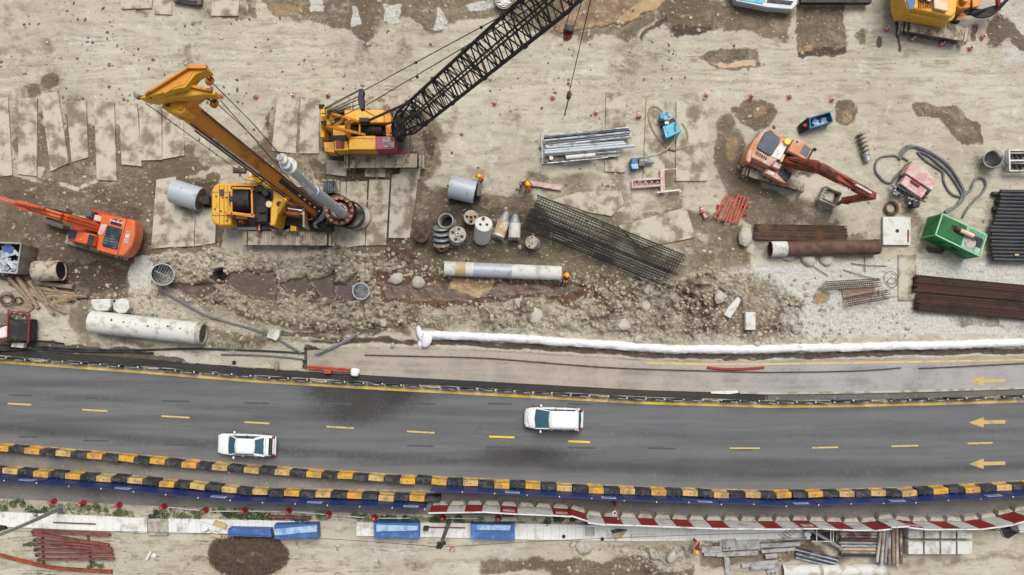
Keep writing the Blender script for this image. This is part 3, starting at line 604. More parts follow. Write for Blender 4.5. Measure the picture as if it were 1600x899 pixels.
ribbon('road_marking', [(430, 762), (600, 765), (690, 767), (800, 772)], [(430, 764), (600, 767.4), (690, 769.4), (800, 774)], .004, m_yf, 430, 800)
ribbon('road_marking', off(SIDET, 2), off(SIDET, 4.6), .005, m_yl, 1010, 4600)
def mark(name, pts, mat, z=.006):
    mb = MB(); c = [W(x, y, z) for x, y in pts]; mb.add(c, [tuple(range(len(c)))])
    o = build(mb, name, mat, smooth=0, kind='structure'); return o
def dash(x0, x1, y, mat, th=1.3, sl=.055, z=.006):
    mark('lane_marking', [(x0, y - th - sl * (x1 - x0) / 2), (x0, y + th - sl * (x1 - x0) / 2), (x1, y + th + sl * (x1 - x0) / 2), (x1, y - th + sl * (x1 - x0) / 2)], mat, z)
for x0, x1, y in ((12, 49, 631.8), (128, 168, 641.5), (252, 296, 651.6), (382, 421, 660.8), (510, 553, 668), (636, 679, 675.4)): dash(x0, x1, y, m_yd)
dash(764, 804, 683, m_yb, 1.3, .03); dash(888, 922, 690.4, m_yb, 1.5, .04)
for x0, x1, y, s in ((1140, 1187, 700.6, 0), (1269, 1310, 699.4, -.02), (1393, 1435, 697, -.025), (1512, 1551, 692.6, -.03), (1636, 1676, 688, -.03)): dash(x0, x1, y, m_yd, 1.2, s)
for x0, x1, y in ((13, 50, 618), (131, 171, 622.8), (254, 296, 627.2), (382, 420, 630), (510, 550, 631), (635, 680, 631), (762, 800, 631.4), (888, 926, 632), (888, 930, 700), (1013, 1056, 701), (1140, 1175, 703), (636, 678, 697), (760, 802, 699), (30, 60, 683), (130, 170, 689), (256, 296, 695)): dash(x0, x1, y, m_dd, 1.3, .02, .0035)
for y in (595.3, 660, 724.6):
    d = .8 if y > 600 else 1.0
    mark('road_arrow', [(1514, y + .6), (1537, y - 8), (1537, y - 3), (1571, y - 3.4), (1571, y + 2), (1537, y + 2.8), (1537, y + 8.4)], m_ar)
# concrete slab-covered drain used as a footpath
def slabmat():
    m = M('footpath_slabs', (236, 236, 232), .9, 0, .25, (190, 184, 172), .9, bump=.2, fine=8)
    nt = m.node_tree; N = nt.nodes; L = nt.links; b = N['Principled BSDF']; src = b.inputs['Base Color'].links[0].from_socket
    tc = N.new('ShaderNodeTexCoord'); sp = N.new('ShaderNodeSeparateXYZ'); L.new(tc.outputs['Object'], sp.inputs[0])
    fr = N.new('ShaderNodeMath'); fr.operation = 'PINGPONG'; fr.inputs[1].default_value = .31; L.new(sp.outputs[0], fr.inputs[0])
    lt = N.new('ShaderNodeMath'); lt.operation = 'LESS_THAN'; lt.inputs[1].default_value = .022; L.new(fr.outputs[0], lt.inputs[0])
    mx = N.new('ShaderNodeMix'); mx.data_type = 'RGBA'; ml = N.new('ShaderNodeMath'); ml.operation = 'MULTIPLY'; ml.inputs[1].default_value = .28; L.new(lt.outputs[0], ml.inputs[0]); L.new(ml.outputs[0], mx.inputs[0])
    L.new(src, mx.inputs[6]); mx.inputs[7].default_value = A(130, 126, 118) + (1,); L.new(mx.outputs[2], b.inputs['Base Color'])
    return m
m_slab = slabmat()
def footpath(x0, x1, dz=0):
    mb = MB(); xs = list(np.linspace(x0, x1, max(2, int((x1 - x0) / 30))))
    for a, b in ((0, .16), (.16, .84), (.84, 1)):
        z1 = .20 if a in (0, .84) else .17
        for i in range(len(xs) - 1):
            q = []
            for x, t in ((xs[i], a), (xs[i + 1], a), (xs[i + 1], b), (xs[i], b)):
                y = float(lerp_curve(FTOP, x)) * (1 - t) + float(lerp_curve(FBOT, x)) * t; q.append((x, y))
            mb.pp(q, -.1, z1)
    o = build(mb, 'footpath', m_slab, smooth=0, kind='structure')
for a, b in ((-150, 230), (262, 352), (352, 497), (557, 1266)): footpath(a, b)
# ---------------------------------------------------------------- camera, sky, sun
cam = bpy.data.cameras.new('camera'); co_ = bpy.data.objects.new('camera', cam); COL.objects.link(co_); sc.camera = co_
co_.location = (0, 0, H); co_.rotation_euler = (0, 0, 0); cam.sensor_width = 36; cam.lens = 36 * H / (1600 / S); cam.clip_end = 2000; cam.clip_start = .5
cam.shift_y = (520 - 449.5) / 1600.0
w = bpy.data.worlds.new('World'); sc.world = w; w.use_nodes = True; nt = w.node_tree; bg = nt.nodes['Background']
sky = nt.nodes.new('ShaderNodeTexSky'); sky.sky_type = 'NISHITA'; sky.sun_disc = False; SUN_EL, SUN_AZ = 62, 18
sky.sun_elevation = math.radians(SUN_EL); sky.sun_rotation = math.radians(SUN_AZ); sky.dust_density = 6; sky.air_density = 1.2; sky.ozone_density = .5
hs = nt.nodes.new('ShaderNodeHueSaturation'); hs.inputs['Saturation'].default_value = .45; nt.links.new(sky.outputs[0], hs.inputs['Color']); nt.links.new(hs.outputs[0], bg.inputs[0]); bg.inputs[1].default_value = .105
sl_ = bpy.data.lights.new('sun', 'SUN'); so = bpy.data.objects.new('sun', sl_); COL.objects.link(so); sl_.energy = 1.9; sl_.angle = math.radians(34); sl_.color = (1, .99, .945)
az = math.radians(SUN_AZ); el = math.radians(SUN_EL)
sd = Vector((math.sin(az) * math.cos(el), math.cos(az) * math.cos(el), math.sin(el)))
so.rotation_euler = sd.to_track_quat('Z', 'Y').to_euler(); so.location = (0, -20, 80)
vs = sc.view_settings; vs.view_transform = 'Standard'; vs.look = 'None'; vs.exposure = .27; vs.gamma = 1; vs.use_curve_mapping = False
# ================================================================ machines
def PB(root, name, mat, pts, z0, z1, bevel=.03, zz=None, grow=0):
    return build(MB().pp(pts, z0, z1, zz, grow), name, mat, root, bevel=bevel)
def track(root, a, b, wpx, z1=.95, mat=m_trk):
    """crawler track between two end points of its top run"""
    p0, p1 = W(*a, z1), W(*b, z1); d = p1 - p0; L_ = d.length; x = d / L_; y = Vector((-x.y, x.x, 0)); w = wpx / S * .5
    mb = MB(); r = z1 * .5; n = int(L_ / .2); R = Matrix((x, y, Vector((0, 0, 1)))).transposed()
    for i in range(n):
        u = r * .7 + (L_ - r * 1.4) * (i + .5) / n
        mb.box(p0 + x * u + Vector((0, 0, -.05)), (.165 if i % 2 else .15, 2 * w, .09), M3=R)
        if i % 1 == 0: mb.box(p0 + x * u + Vector((0, 0, .015)), (.035, 2 * w * .96, .05), M3=R)
    for e, s in ((p0 + x * r * .75, -1), (p1 - x * r * .75, 1)):
        for k in range(1, 6):
            th = math.pi * k / 6
            c = e + x * s * math.sin(th) * r * .95 + Vector((0, 0, -r + math.cos(th) * r * .95))
            Rk = Matrix.Rotation(-s * (th - 0) if s > 0 else th, 3, y) @ R
            mb.box(c, (.17, 2 * w, .08), M3=Rk)
    t = build(mb, 'track', mat, root, smooth=0)
    fb = MB(); fb.beam(p0 + x * r * .7 + Vector((0, 0, -r)), p1 - x * r * .7 + Vector((0, 0, -r)), w * 1.35, z1 * .8)
    for i in range(7):
        c = p0 + x * (r + (L_ - 2 * r) * i / 6) + Vector((0, 0, -z1 + .22))
        fb.tube([c - y * w * .8, c + y * w * .8], .2, 10)
    build(fb, 'track_frame', m_trd, t)
    return t
def ropes(name, segs, r, mat, root):
    mb = MB()
    for s in segs: mb.tube([W(*p) for p in s], r, 5)
    return build(mb, name, mat, root)
# ---------------------------------------------------------------- drilling rig
rig = thing('drilling_rig', 'tall yellow rotary drilling rig with leaning mast, black winch drum and pale kelly bar', 'drilling rig', W(430, 330))
track(rig, (380, 372), (518, 373), 21, 1.0); track(rig, (384, 290), (526, 291), 20, 1.0)
PB(rig, 'undercarriage', m_trd, [(395, 300), (505, 300), (505, 362), (395, 362)], .35, .85)
PB(rig, 'turntable', m_blk, ell(440, 330, 30, 30), .8, 1.2, 0)
PB(rig, 'slewing_platform', m_blk, [(352, 290), (478, 292), (492, 330), (480, 352), (352, 354)], 1.15, 1.5)
cw = PB(rig, 'counterweight', m_yel, [(330, 300), (334, 290), (341, 286), (361, 287), (361, 352), (343, 353), (333, 349), (330, 340)], .9, 2.7, .12)
g = MB()
for x in (343, 350, 356): g.rect(x - .3, 289, x + .3, 351, 2.69, 2.72)
for y in (300.5, 337): g.rect(331, y - .3, 360, y + .3, 2.69, 2.72)
build(g, 'panel_gap', m_blk, cw); g = MB()
for x, y in ((338, 307), (336, 327), (348, 309), (354, 309), (345, 330), (355, 345)): g.disc(W(x, y, 2.7), (0, 0, 1), .07, .06, 10)
build(g, 'lifting_lug', m_rst, cw); PB(cw, 'recess', m_rst, [(342.5, 296), (350, 296), (350, 307), (342.5, 307)], 2.6, 2.715, 0); 
dr = MB(); dr.tube([W(363.5, 314, 2.5), W(393, 313, 2.5)], .78, 28); d_ = build(dr, 'winch_drum', m_blk, rig)
g = MB()
for i in range(22):
    q = i / 21; a = W(365, 314, 2.5).lerp(W(391.5, 313, 2.5), q); g.tube([a, a + Vector((.035, 0, 0))], .8, 28)
build(g, 'rope_winding', m_rub, d_)
g = MB()
for p, q in (((361, 294), (395, 295)), ((361, 334), (395, 336)), ((362, 293), (362, 336)), ((393.5, 294), (394.5, 337))): g.beam(W(*p, 3.2), W(*q, 3.2), .13, .12)
for p in ((361, 294), (395, 295), (361, 334), (395, 336)): g.beam(W(*p, 3.2), W(*p, 3.2) + Vector((0, 0, -1.7)), .1, .1)
build(g, 'winch_frame', m_org, rig)
build(MB().beam(W(352, 332, 3.1), W(398, 338, 3.1), .22, .25).beam(W(370, 338, 2.6), W(386, 339, 2.6), .35, .3), 'winch_beam', m_org, rig)
build(MB().beam(W(362, 289, 2.4), W(424, 290, 2.4), .2, .3), 'upper_rail', m_yel, rig)
g = MB(); g.rect(396, 303, 420, 350, 1.5, 2.1); g.disc(W(408, 295.5, 2.3), (0, 0, 1), .28, .35, 20); g.beam(W(410, 296, 2.4), W(418, 307, 2.4), .4, .35); g.rect(398, 322, 418, 347, 2.1, 2.35); g.rect(404, 328, 415, 333, 2.3, 2.55)
build(g, 'engine_block', m_blk, rig, bevel=.05)
g = MB(); g.rect(400, 287, 421, 300, 1.5, 1.95); g.rect(362, 349, 402, 359, .95, 1.25); g.rect(405, 350, 424, 358, .95, 1.22); g.rect(424, 352, 452, 362, .9, 1.2); g.rect(453, 341, 473, 353, 1.1, 1.35)
build(g, 'walkway_deck', m_gry, rig); g = MB(); g.rect(373, 343, 380, 348, 1.5, 2.4); g.disc(W(384, 344.5, 1.6), (0, 0, 1), .16, .6, 14); g.rect(400, 345, 407, 360, 1.2, 1.6); build(g, 'hydraulic_valve', m_bmr, rig); build(MB().rect(404, 347, 405.5, 360, 1.6, 1.75), 'step_rail', m_crm, rig)
# A-frame and struts carrying the mast
fr_ = build(MB().pp([(426, 288), (437, 290), (437, 303), (443, 309), (441, 326), (434, 334), (430, 352), (422, 353), (423, 322), (427, 310)], 1.4, 3.6, grow=0), 'mast_support', m_yel, rig, bevel=.06)
build(MB().disc(W(421, 319.5, 3.6), (0, 0, 1), .24, .1, 20), 'pivot_pin', m_crm, fr_); build(MB().disc(W(436, 319, 3.6), (0, 0, 1), .2, .04, 20), 'lightening_hole', m_blk, fr_)
build(MB().beam(W(448, 310, 4.6), W(424.5, 351, 2.3), .3, .3), 'diagonal_strut', m_yel, rig, bevel=.04)
g = MB()
for a, b in (((434, 314, 3.2), (468, 322, 2.8)), ((438, 332, 2.6), (470, 337, 2.4))): g.tube([W(*a), W(*b)], .2, 14)
build(g, 'hydraulic_cylinder', m_bmr, rig)
g = MB()
for a, b in (((466, 321, 2.8), (482, 324, 2.7)), ((466, 333, 2.4), (480, 337, 2.4)), ((450, 326, 2.7), (476, 330, 2.6))): g.tube([W(*a), W(*b)], .09, 10)
build(g, 'piston_rod', m_chr, rig)
build(MB().pp([(372, 284.5), (375, 284), (420, 280), (424, 286), (404, 289)], 2.6, 3.0) if False else MB().pp([(377, 278.5), (404, 277.5), (416, 280), (404, 286)], 2.9, 3.2), 'cab_roof_wing', m_yel, rig, bevel=.04)
build(MB().rect(387, 262, 400, 278, 1.2, 2.9), 'operator_cab', m_crm, rig, bevel=.08)
g = MB(); g.tube([W(365, 266.5, 3.4), W(384, 267.5, 3.4)], .22, 12); g.tube([W(374, 260, 3.4), W(375.5, 276, 3.4)], .09, 8); g.disc(W(374.5, 267, 3.2), (.2, 1, .1), .5, .16, 18)
build(g, 'deflection_pulley', m_rst, rig)
# mast (vertical box section, 23 m) drawn from foot to head
def mastsec(a, b, wa, wb, dep, mat, name, parent, offx=0):
    """box beam with its broad face towards the sky side; a,b = (px,py,z)"""
    p, q = W(*a), W(*b); t = (q - p).normalized(); view = Vector((0, 0, H)) - (p + q) / 2
    side = t.cross(view).normalized(); up = side.cross(t).normalized()
    mb = MB(); v = []
    for c, w_ in ((p, wa), (q, wb)):
        for s1, s2 in ((-1, -1), (1, -1), (1, 1), (-1, 1)): v.append(c + side * (s1 * w_ / 2) + up * (s2 * dep / 2))
    mb.add(v, [(3, 2, 1, 0), (4, 5, 6, 7), (0, 1, 5, 4), (1, 2, 6, 5), (2, 3, 7, 6), (3, 0, 4, 7)])
    return build(mb, name, mat, parent, bevel=.04), side, up
mast, sd_, up_v = mastsec((492, 328, 2.5), (287, 168, 24), .95, 1.0, .8, m_org, 'mast', rig)
def mp(f, s=0.0, u=0.0):     # a point on the mast: fraction of length, sideways, outwards
    return W(492, 328, 2.5).lerp(W(287, 168, 24), f) + sd_ * s + up_v * u
g = MB()
for s in (-.42, .42): g.beam(mp(.0, s, .45), mp(.97, s, .45), .1, .12, up_v)
build(g, 'guide_rail', m_rst, mast); build(MB().beam(mp(.0, .12, .42), mp(.42, .12, .42), .3, .05, up_v), 'rail_slot', m_blk, mast)
g = MB()
for i in range(5): g.disc(mp(.03 + i * .055, .12, .46), up_v, .07, .16, 8)
build(g, 'guide_bolt', m_gal, mast)
g = MB()
for i in range(11): g.beam(mp(.04 + i * .03, -.5, .44), mp(.045 + i * .03, -.15, .44), .05, .05, up_v)
build(g, 'stiffener_rib', m_org, mast)
build(MB().beam(mp(.60, -.36, .46), mp(.87, -.36, .46), .02, .27, up_v) if False else MB().beam(mp(.56, -.40, .44), mp(.86, -.40, .44), .24, .06, up_v), 'name_strip', m_wht, mast)
g = MB()
for i in range(14):
    f = .60 + i * .017; g.beam(mp(f, -.46 + .05 * (i % 2), .478), mp(f + .008, -.33, .478), .05, .012, up_v)
build(g, 'strip_lettering', m_gry, mast)
build(MB().beam(mp(0, -.56, .3), mp(.93, -.56, .3), .08, .1, up_v), 'mast_hydraulic_line', m_rub, mast)
g = MB()
g.beam(W(437, 278, 5), W(405, 276, 5.2), .5, .4); g.beam(W(445, 292, 4.6), W(425, 290, 3.6), .6, .5); g.beam(W(425, 262, 7), W(396, 274, 3.6), .3, .3)
build(g, 'mast_bracket', m_yel, rig, bevel=.04)
# mast head with two sheave arms
hd = build(MB().pp([(254, 158), (272, 152), (287, 160), (290, 172), (283, 179), (262, 175), (252, 168)], 23.2, 24.6), 'mast_head', m_yel, rig, bevel=.06)
build(MB().rect(259, 161, 265, 166.5, 24.58, 24.66), 'head_opening', m_rst, hd)
def arm(top, z0, z1, name, mat, parent):
    return build(MB().pp(top, z0, z1), name, mat, parent, bevel=.05)
a1 = build(MB().pp([(218, 153), (226, 149), (294, 107), (303, 103.5), (322, 104), (325, 110), (312, 114), (305, 117), (289, 137), (276, 139), (262, 143), (226, 153), (220, 154)], 25.2, 25.9), 'sheave_arm', m_yel, hd, bevel=.06)
build(MB().pp([(250, 142), (291, 113), (303, 112), (288, 133), (272, 137), (258, 146)], 25.9, 25.93), 'arm_plate', m_org, a1)
build(MB().beam(W(227, 149, 26), W(296, 106, 26), .08, .25).beam(W(296, 105, 26), W(323, 105, 26), .16, .2), 'arm_flange', m_org, a1)
a2 = build(MB().pp([(217, 154), (238, 158), (266, 152), (283, 152), (318, 148), (335, 149), (337, 142), (322, 137), (296, 136), (266, 138), (240, 146)], 24.7, 25.4), 'sheave_arm', m_yel, hd, bevel=.06)
build(MB().pp([(276, 153), (300, 148), (316, 146), (304, 155), (286, 166), (283, 172), (278, 170)], 24.0, 24.7), 'arm_plate', m_org, a2)
build(MB().beam(W(299, 135, 25.5), W(331, 142, 25.5), .12, .2), 'arm_flange', m_org, a2); build(MB().beam(W(218, 152, 25.7), W(237, 152, 25.7), .12, .12), 'arm_flange', m_rst, a2)
for k, (a, b, c) in enumerate((((315, 114), (329, 126), (323, 105)), ((319, 152), (336, 161), (333, 148)))):
    g = MB(); g.beam(W(*a, 24.9), W(*b, 24.5), .07, .1); g.beam(W(*c, 24.9), W(b[0] + 1.5, b[1] - 3, 24.5), .07, .1); build(g, 'sheave_bracket', m_blk, hd)
    g = MB(); cc = W(b[0], b[1], 24.4); g.disc(cc - Vector((.08, 0, 0)), (1, -.6, .3), .22, .12, 20); build(g, 'sheave', m_org, hd)
g = MB(); g.disc(W(217.5, 152.5, 25.4), (0, 0, 1), .12, .3, 10); build(g, 'end_roller', m_gry, hd)
ropes('hoist_rope', [((330, 128, 24.3), (392, 190, 21), (441, 246, 19.4)), ((340, 163, 24.2), (380, 199, 12), (404, 222, 6)), ((228, 162, 24.5), (366, 262, 3.6)), ((345, 158, 24), (470, 300, 5))], .025, m_blk, rig)
# kelly bar, swivel and rotary drive
kb = MB(); kb.tube([W(541, 338, 2.5), W(490, 298, 11)], .36, 18); kb.tube([W(490, 298, 11), W(446, 256, 19)], .27, 18); k_ = build(kb, 'kelly_bar', m_cas, rig)
g = MB()
for f in (.06, .22, .4): 
    p = W(490, 298, 11).lerp(W(446, 256, 19), f); g.beam(p, p.lerp(W(446, 256, 19), .14), .3, .62)
build(g, 'kelly_drive_key', m_wht, k_)
build(MB().disc(W(452, 259.5, 18.2), (0, 0, 1), .46, .18, 30), 'swivel_plate', m_cnw, k_, bevel=.03)
g = MB(); g.disc(W(442, 250, 19.0), (0, 0, 1), .30, .22, 24); build(g, 'swivel', m_cnw, k_, bevel=.03); build(MB().disc(W(438.5, 248, 19.6), (0, 0, 1), .17, .05, 16).disc(W(438.5, 248, 19.65), (0, 0, 1), .1, .08, 12), 'swivel_cap', m_gry, k_)
build(MB().beam(W(432, 251, 19.1), W(436, 255, 19.1), .14, .3), 'swivel_lug', m_blk, k_)
rd = MB(); c0 = W(532, 331, 3.4)
rd.disc(W(534, 332, 1.3), (0, 0, 1), 1.15, 1.5, 32, 1.1)
rot = build(rd, 'rotary_drive', m_blk, rig)
g = MB(); g.pipe(W(531, 330, 2.8), W(530, 329, 3.3), 1.05, .22, 32); g.pipe(W(531, 330, 3.3), W(530, 329.5, 3.7), .62, .12, 28); build(g, 'gear_ring', m_bmr, rot)
g = MB()
for i in range(14):
    q = i / 14 * 6.283; c = W(531, 330, 3.3); g.box(c + Vector((math.cos(q) * .92, math.sin(q) * .92, .12)), (.2, .14, .16), rz=q)
build(g, 'gear_motor', m_wod, rot); build(MB().pipe(W(531, 330, 3.6), W(530.5, 329.5, 3.85), .52, .08, 28), 'collar', m_gal, rot)
build(MB().pipe(W(549, 337, .9), W(546, 335.5, 2.0), 1.05, .12, 32), 'casing_driver', m_rub, rig)
build(MB().rect(478, 300, 506, 345, 1.5, 2.3), 'drive_carriage', m_blk, rig, bevel=.05)
g = MB(); g.rect(473, 322, 476, 355, 1.5, 3.0); build(g, 'bracket_post', m_crm, rig); g = MB(); g.rect(484, 321, 494, 332, 2.2, 3.1); build(g, 'valve_box', m_crm, rig, bevel=.03)
build(MB().tube([W(*p) for p in ((479, 334, 2.8), (479, 342, 2.8), (483, 343.5, 2.8), (488, 342, 2.8), (488, 334, 2.8))], .06, 8), 'pipe_loop', m_org, rig)
g = MB()
for k in range(4):
    g.tube(spline([W(507 + k * 1.6, 314, 3.4), W(506 + k * 1.7, 330, 3.2), W(498 + k * 2.2, 342, 2.6), W(490 + k * 1.4, 350, 2.2), W(493 + k, 357, 2.0)], 6), .045, 6)
build(g, 'hydraulic_hose', m_gry, rig)
g = MB()
for i in range(9):
    a = (478 + i * 3.2, 344 + (i * 7) % 5); g.tube(spline([W(a[0], a[1], 2.0), W(a[0] + 6, a[1] + 10, 1.7), W(a[0] + 16, a[1] + 14, 1.5), W(a[0] + 24 - i, a[1] + 6, 1.9)], 5), .09, 6)
build(g, 'hose_bundle', m_rub, rig); PB(rig, 'step_bracket', m_yel, [(454, 352), (463, 354), (463, 361), (453, 361)], 1.0, 1.8)
g = MB()
for i in range(6): g.rect(505 + i * 3.3, 283, 507.4 + i * 3.3, 299, .8, 1.15)
build(g, 'radiator_fins', m_grl, rig)
build(MB().disc(W(560, 340, 0), (0, 0, 1), 1.05, .5, 36, 1.0), 'bore_casing', m_con, None, label='pale filled casing standing in the ground under the rotary head', cat='pile casing')
# ---------------------------------------------------------------- crawler crane
crn = thing('crawler_crane', 'yellow crawler crane with long black lattice boom and magenta cab panel', 'crane', W(575, 205))
track(crn, (539, 252), (659, 251), 21, 1.05); track(crn, (545, 162), (655, 160), 22, 1.05)
PB(crn, 'undercarriage', m_trd, [(560, 170), (640, 170), (640, 240), (560, 240)], .4, 1.0); PB(crn, 'turntable', m_blk, ell(590, 207, 26, 26), .9, 1.3, 0)
PB(crn, 'slewing_deck', m_blk, [(502, 172), (612, 172), (618, 232), (505, 236)], 1.2, 1.6)
PB(crn, 'engine_house', m_yel, [(538, 172), (600, 171.5), (600, 192), (548, 192), (538, 187)], 1.6, 3.1, .06)
PB(crn, 'engine_house_end', m_exf if False else m_org, [(600, 171.5), (609, 176), (612, 184), (611, 192), (600, 192)], 1.6, 2.9, .05)
ms = PB(crn, 'machine_house', m_yel, [(545, 213), (587, 212), (587, 234), (545, 234)], 1.6, 3.2, .06)
build(MB().rect(546, 216, 586, 216.6, 3.2, 3.23), 'roof_seam', m_org, ms); build(MB().disc(W(543.5, 223.5, 3.2), (0, 0, 1), .08, .08, 8), 'exhaust_cap', m_rst, ms)
PB(crn, 'side_platform', m_yel, [(505, 222), (522, 222), (523, 239), (507, 237)], 1.4, 2.6, .05); PB(crn, 'side_panel', m_yel, [(522, 220), (545, 221), (545, 235), (523, 236)], 1.4, 2.9, .05)
PB(crn, 'roof_hatch', m_bmr, [(525, 221), (538, 221), (538, 232), (525, 232)], 2.88, 2.96, 0); PB(crn, 'exhaust_recess', m_blk, [(524, 213), (542, 213), (542, 220), (524, 220)], 2.2, 2.8, 0)
cb = PB(crn, 'cab', m_mgn, [(586, 213), (617, 214), (616, 233), (587, 234)], 1.5, 3.2, .05); build(MB().pp([(598, 213.5), (616.5, 214), (615.5, 230), (598, 230)], 3.2, 3.25), 'cab_roof_mat', m_brp, cb)
g = MB(); g.beam(W(512, 241, 1.6), W(632, 240, 1.6), .12, .15); g.beam(W(615, 232, 1.6), W(634, 240, 1.6), .1, .1); build(g, 'handrail', m_rdp, crn); g = MB(); g.beam(W(528, 236, 1.9), W(558, 240, 1.7), .14, .08); g.rect(592, 238, 610, 240.5, 1.6, 1.75); build(g, 'side_stripe', m_wht, crn)
PB(crn, 'winch_bay', m_blk, [(548, 194), (602, 194), (602, 211), (548, 211)], 1.6, 2.0, 0)
g = MB(); g.tube([W(552, 203, 2.2), W(598, 203, 2.2)], .42, 20); build(g, 'winch_drum', m_rub, crn)
PB(crn, 'front_housing', m_org, [(602, 193), (612, 193), (613, 213), (603, 213)], 1.6, 3.0, .04)
PB(crn, 'counterweight', m_yel, [(500, 171), (508, 170), (508, 198), (500, 198)], 1.2, 3.6, .08); PB(crn, 'counterweight_lower', m_yel, [(500, 199), (507, 199), (507, 215), (500, 215)], 1.0, 3.0, .06); PB(crn, 'rear_house', m_yel, [(520, 196), (541, 196), (541, 212), (520, 212)], 1.6, 2.8, .04)
g = MB()
for a, b in (((505, 196, 5.5), (570, 211, 2.8)), ((518, 178, 5.5), (565, 192, 2.9)), ((544, 184, 4), (546, 215, 3.2)), ((541, 190, 3.4), (541, 211, 3.0)), ((521, 198, 4.6), (543, 184, 3.9))): g.beam(W(*a), W(*b), .2, .2)
g.beam(W(545, 186, 4.2), W(545, 214, 3.0), .22, .3); g.beam(W(562, 195, 3.2), W(562, 207, 3.2), .12, .12)
build(g, 'gantry_frame', m_org, crn, bevel=.02)
g = MB()
for x, y, h in ((505, 172, 6), (511, 176, 5.6), (514, 190, 5.2), (504, 186, 5), (519, 186, 5)): g.beam(W(x, y - 4, h), W(x, y + 6, h), .28, .3)
build(g, 'gantry_head', m_yel, crn, bevel=.03)
g = MB(); g.disc(W(503, 170.5, 6), (0, 1, .2), .2, .3, 14); g.beam(W(513, 173, 5.8), W(513, 184, 5.8), .14, .3); g.disc(W(506, 196, 5.6), (0, 1, .2), .18, .3, 14); g.rect(520, 172, 535, 176, 2, 3); g.disc(W(525, 185, 4), (0, 0, 1), .16, .2, 12)
build(g, 'gantry_sheave', m_blk, crn)
g = MB(); g.pp([(561, 139), (567, 138), (569, 143), (567, 150), (569, 158), (568, 170), (563, 172), (561, 165), (558.5, 155), (560, 145)], 8.6, 9.1); build(g, 'floating_bail', m_blk, crn, bevel=.04)
g = MB(); g.beam(W(577, 188, 3.6), W(640, 160, 9), .13, .13); g.beam(W(602, 195, 3.2), W(650, 178, 9), .11, .11); g.rect(561, 184, 576, 190, 3.1, 3.8); build(g, 'boom_backstop', m_blk, crn)
PB(crn, 'boom_foot', m_boom, [(614, 186), (628, 178), (631, 205), (626, 214), (617, 214), (614, 205)], 1.8, 3.4, .03)
PZ = lambda t: W(621, 203, 2.6).lerp(W(938, -66, 27), t)
tdir = (PZ(1) - PZ(0)).normalized(); bs = tdir.cross(Vector((0, 0, H)) - PZ(.3)).normalized(); bu = bs.cross(tdir).normalized()
prof = [(0, .35), (.055, .62), (.13, .92), (.9, .92), (1, .5)]
def bw(t): return float(np.interp(t, [p[0] for p in prof], [p[1] for p in prof]))
def bc(t, i):
    s1, s2 = ((-1, -1), (1, -1), (1, 1), (-1, 1))[i]; w_ = bw(t); return PZ(t) + bs * s1 * w_ + bu * s2 * w_ * .85
ch = MB(); ts = [0, .055, .13, .3, .5, .7, .9, 1]
for i in range(4): ch.tube([bc(t, i) for t in ts], .085, 6)
boom = build(ch, 'boom', m_boom, crn)
la = MB(); nseg = 26; tt = [i / nseg for i in range(nseg + 1)]
for j in range(nseg):
    for i in range(4):
        k = (i + 1) % 4; a, b = (i, k) if j % 2 else (k, i)
        la.tube([bc(tt[j], a), bc(tt[j + 1], b)], .045, 4, caps=False)
        if j % 2 == 0: la.tube([bc(tt[j], i), bc(tt[j], k)], .035, 4, caps=False)
        if i % 2 == 0: la.tube([bc((tt[j] + tt[j + 1]) / 2, a), bc(tt[j + 1], a).lerp(bc(tt[j + 1], b), .5)], .03, 4, caps=False)
build(la, 'boom_lacing', m_boom, boom)
for t in (.21, .385, .56, .74):
    jn = MB()
    for i in range(4): jn.beam(bc(t - .006, i), bc(t + .006, i), .2, .2)
    jn.tube([bc(t, 0), bc(t, 1)], .05, 5); jn.tube([bc(t, 2), bc(t, 3)], .05, 5); jn.tube([bc(t, 1), bc(t, 2)], .05, 5); jn.tube([bc(t, 3), bc(t, 0)], .05, 5)
    build(jn, 'boom_joint', m_blk, boom)
g = MB()
for s in (-.1, .1): g.tube([PZ(.03) + bs * s + bu * 1.0, PZ(.98) + bs * s + bu * .9], .06, 6)
for t in (.1, .21, .3, .385, .47, .56): g.beam(PZ(t) - bs * .3 + bu * .95, PZ(t) + bs * .3 + bu * .95, .12, .12)
build(g, 'luffing_rope', m_blk, boom)
ropes('pendant', [((570, 141, 8.9), (938, -58, 27)), ((572, 165, 8.9), (938, -52, 27)), ((504, 171, 6), (562, 140, 8.9)), ((506, 172, 6), (562, 142, 8.9)), ((512, 174, 5.8), (562, 150, 8.9)), ((514, 176, 5.8), (562, 155, 8.9)), ((516, 178, 5.8), (562, 163, 8.9)), ((516, 190, 5.4), (563, 168, 8.9)), ((566, 171, 8.9), (586, 182, 3.2))], .03, m_blk, crn)
pk = MB()
for x, y in ((650, 98), (752, 43)): pk.ball(W(x, y, 8.9 + (x - 570) / 368 * 18), .1)
for x, y in ((652, 120.5),): pk.ball(W(x, y, 13), .1)
build(pk, 'pendant_link', m_blk, crn)
ropes('hoist_rope', [((938, -66, 27), (889, 146, 8.4)), ((910, -60, 26.6), (884, 42, 14)), ((930, -66, 26.6), (896, 44, 14))], .028, m_blk, crn)
bk = thing('grab_bucket', 'small red steel bucket hanging on two ropes below the crane boom', 'bucket', W(887, 48, 13))
build(MB().pp([(880, 44), (885, 38), (895, 39), (898, 46), (895, 53), (887, 58), (880, 53)], 12.4, 13.4, grow=-.15), 'shell', m_rdp, bk, bevel=.05); build(MB().pp([(883, 38), (897, 40), (896, 49), (882, 46)], 13.35, 13.9), 'frame', m_blk, bk)
hk = thing('hook_block', 'rusty hook block with hanging chain on the long single crane rope', 'hook', W(889, 148, 8))
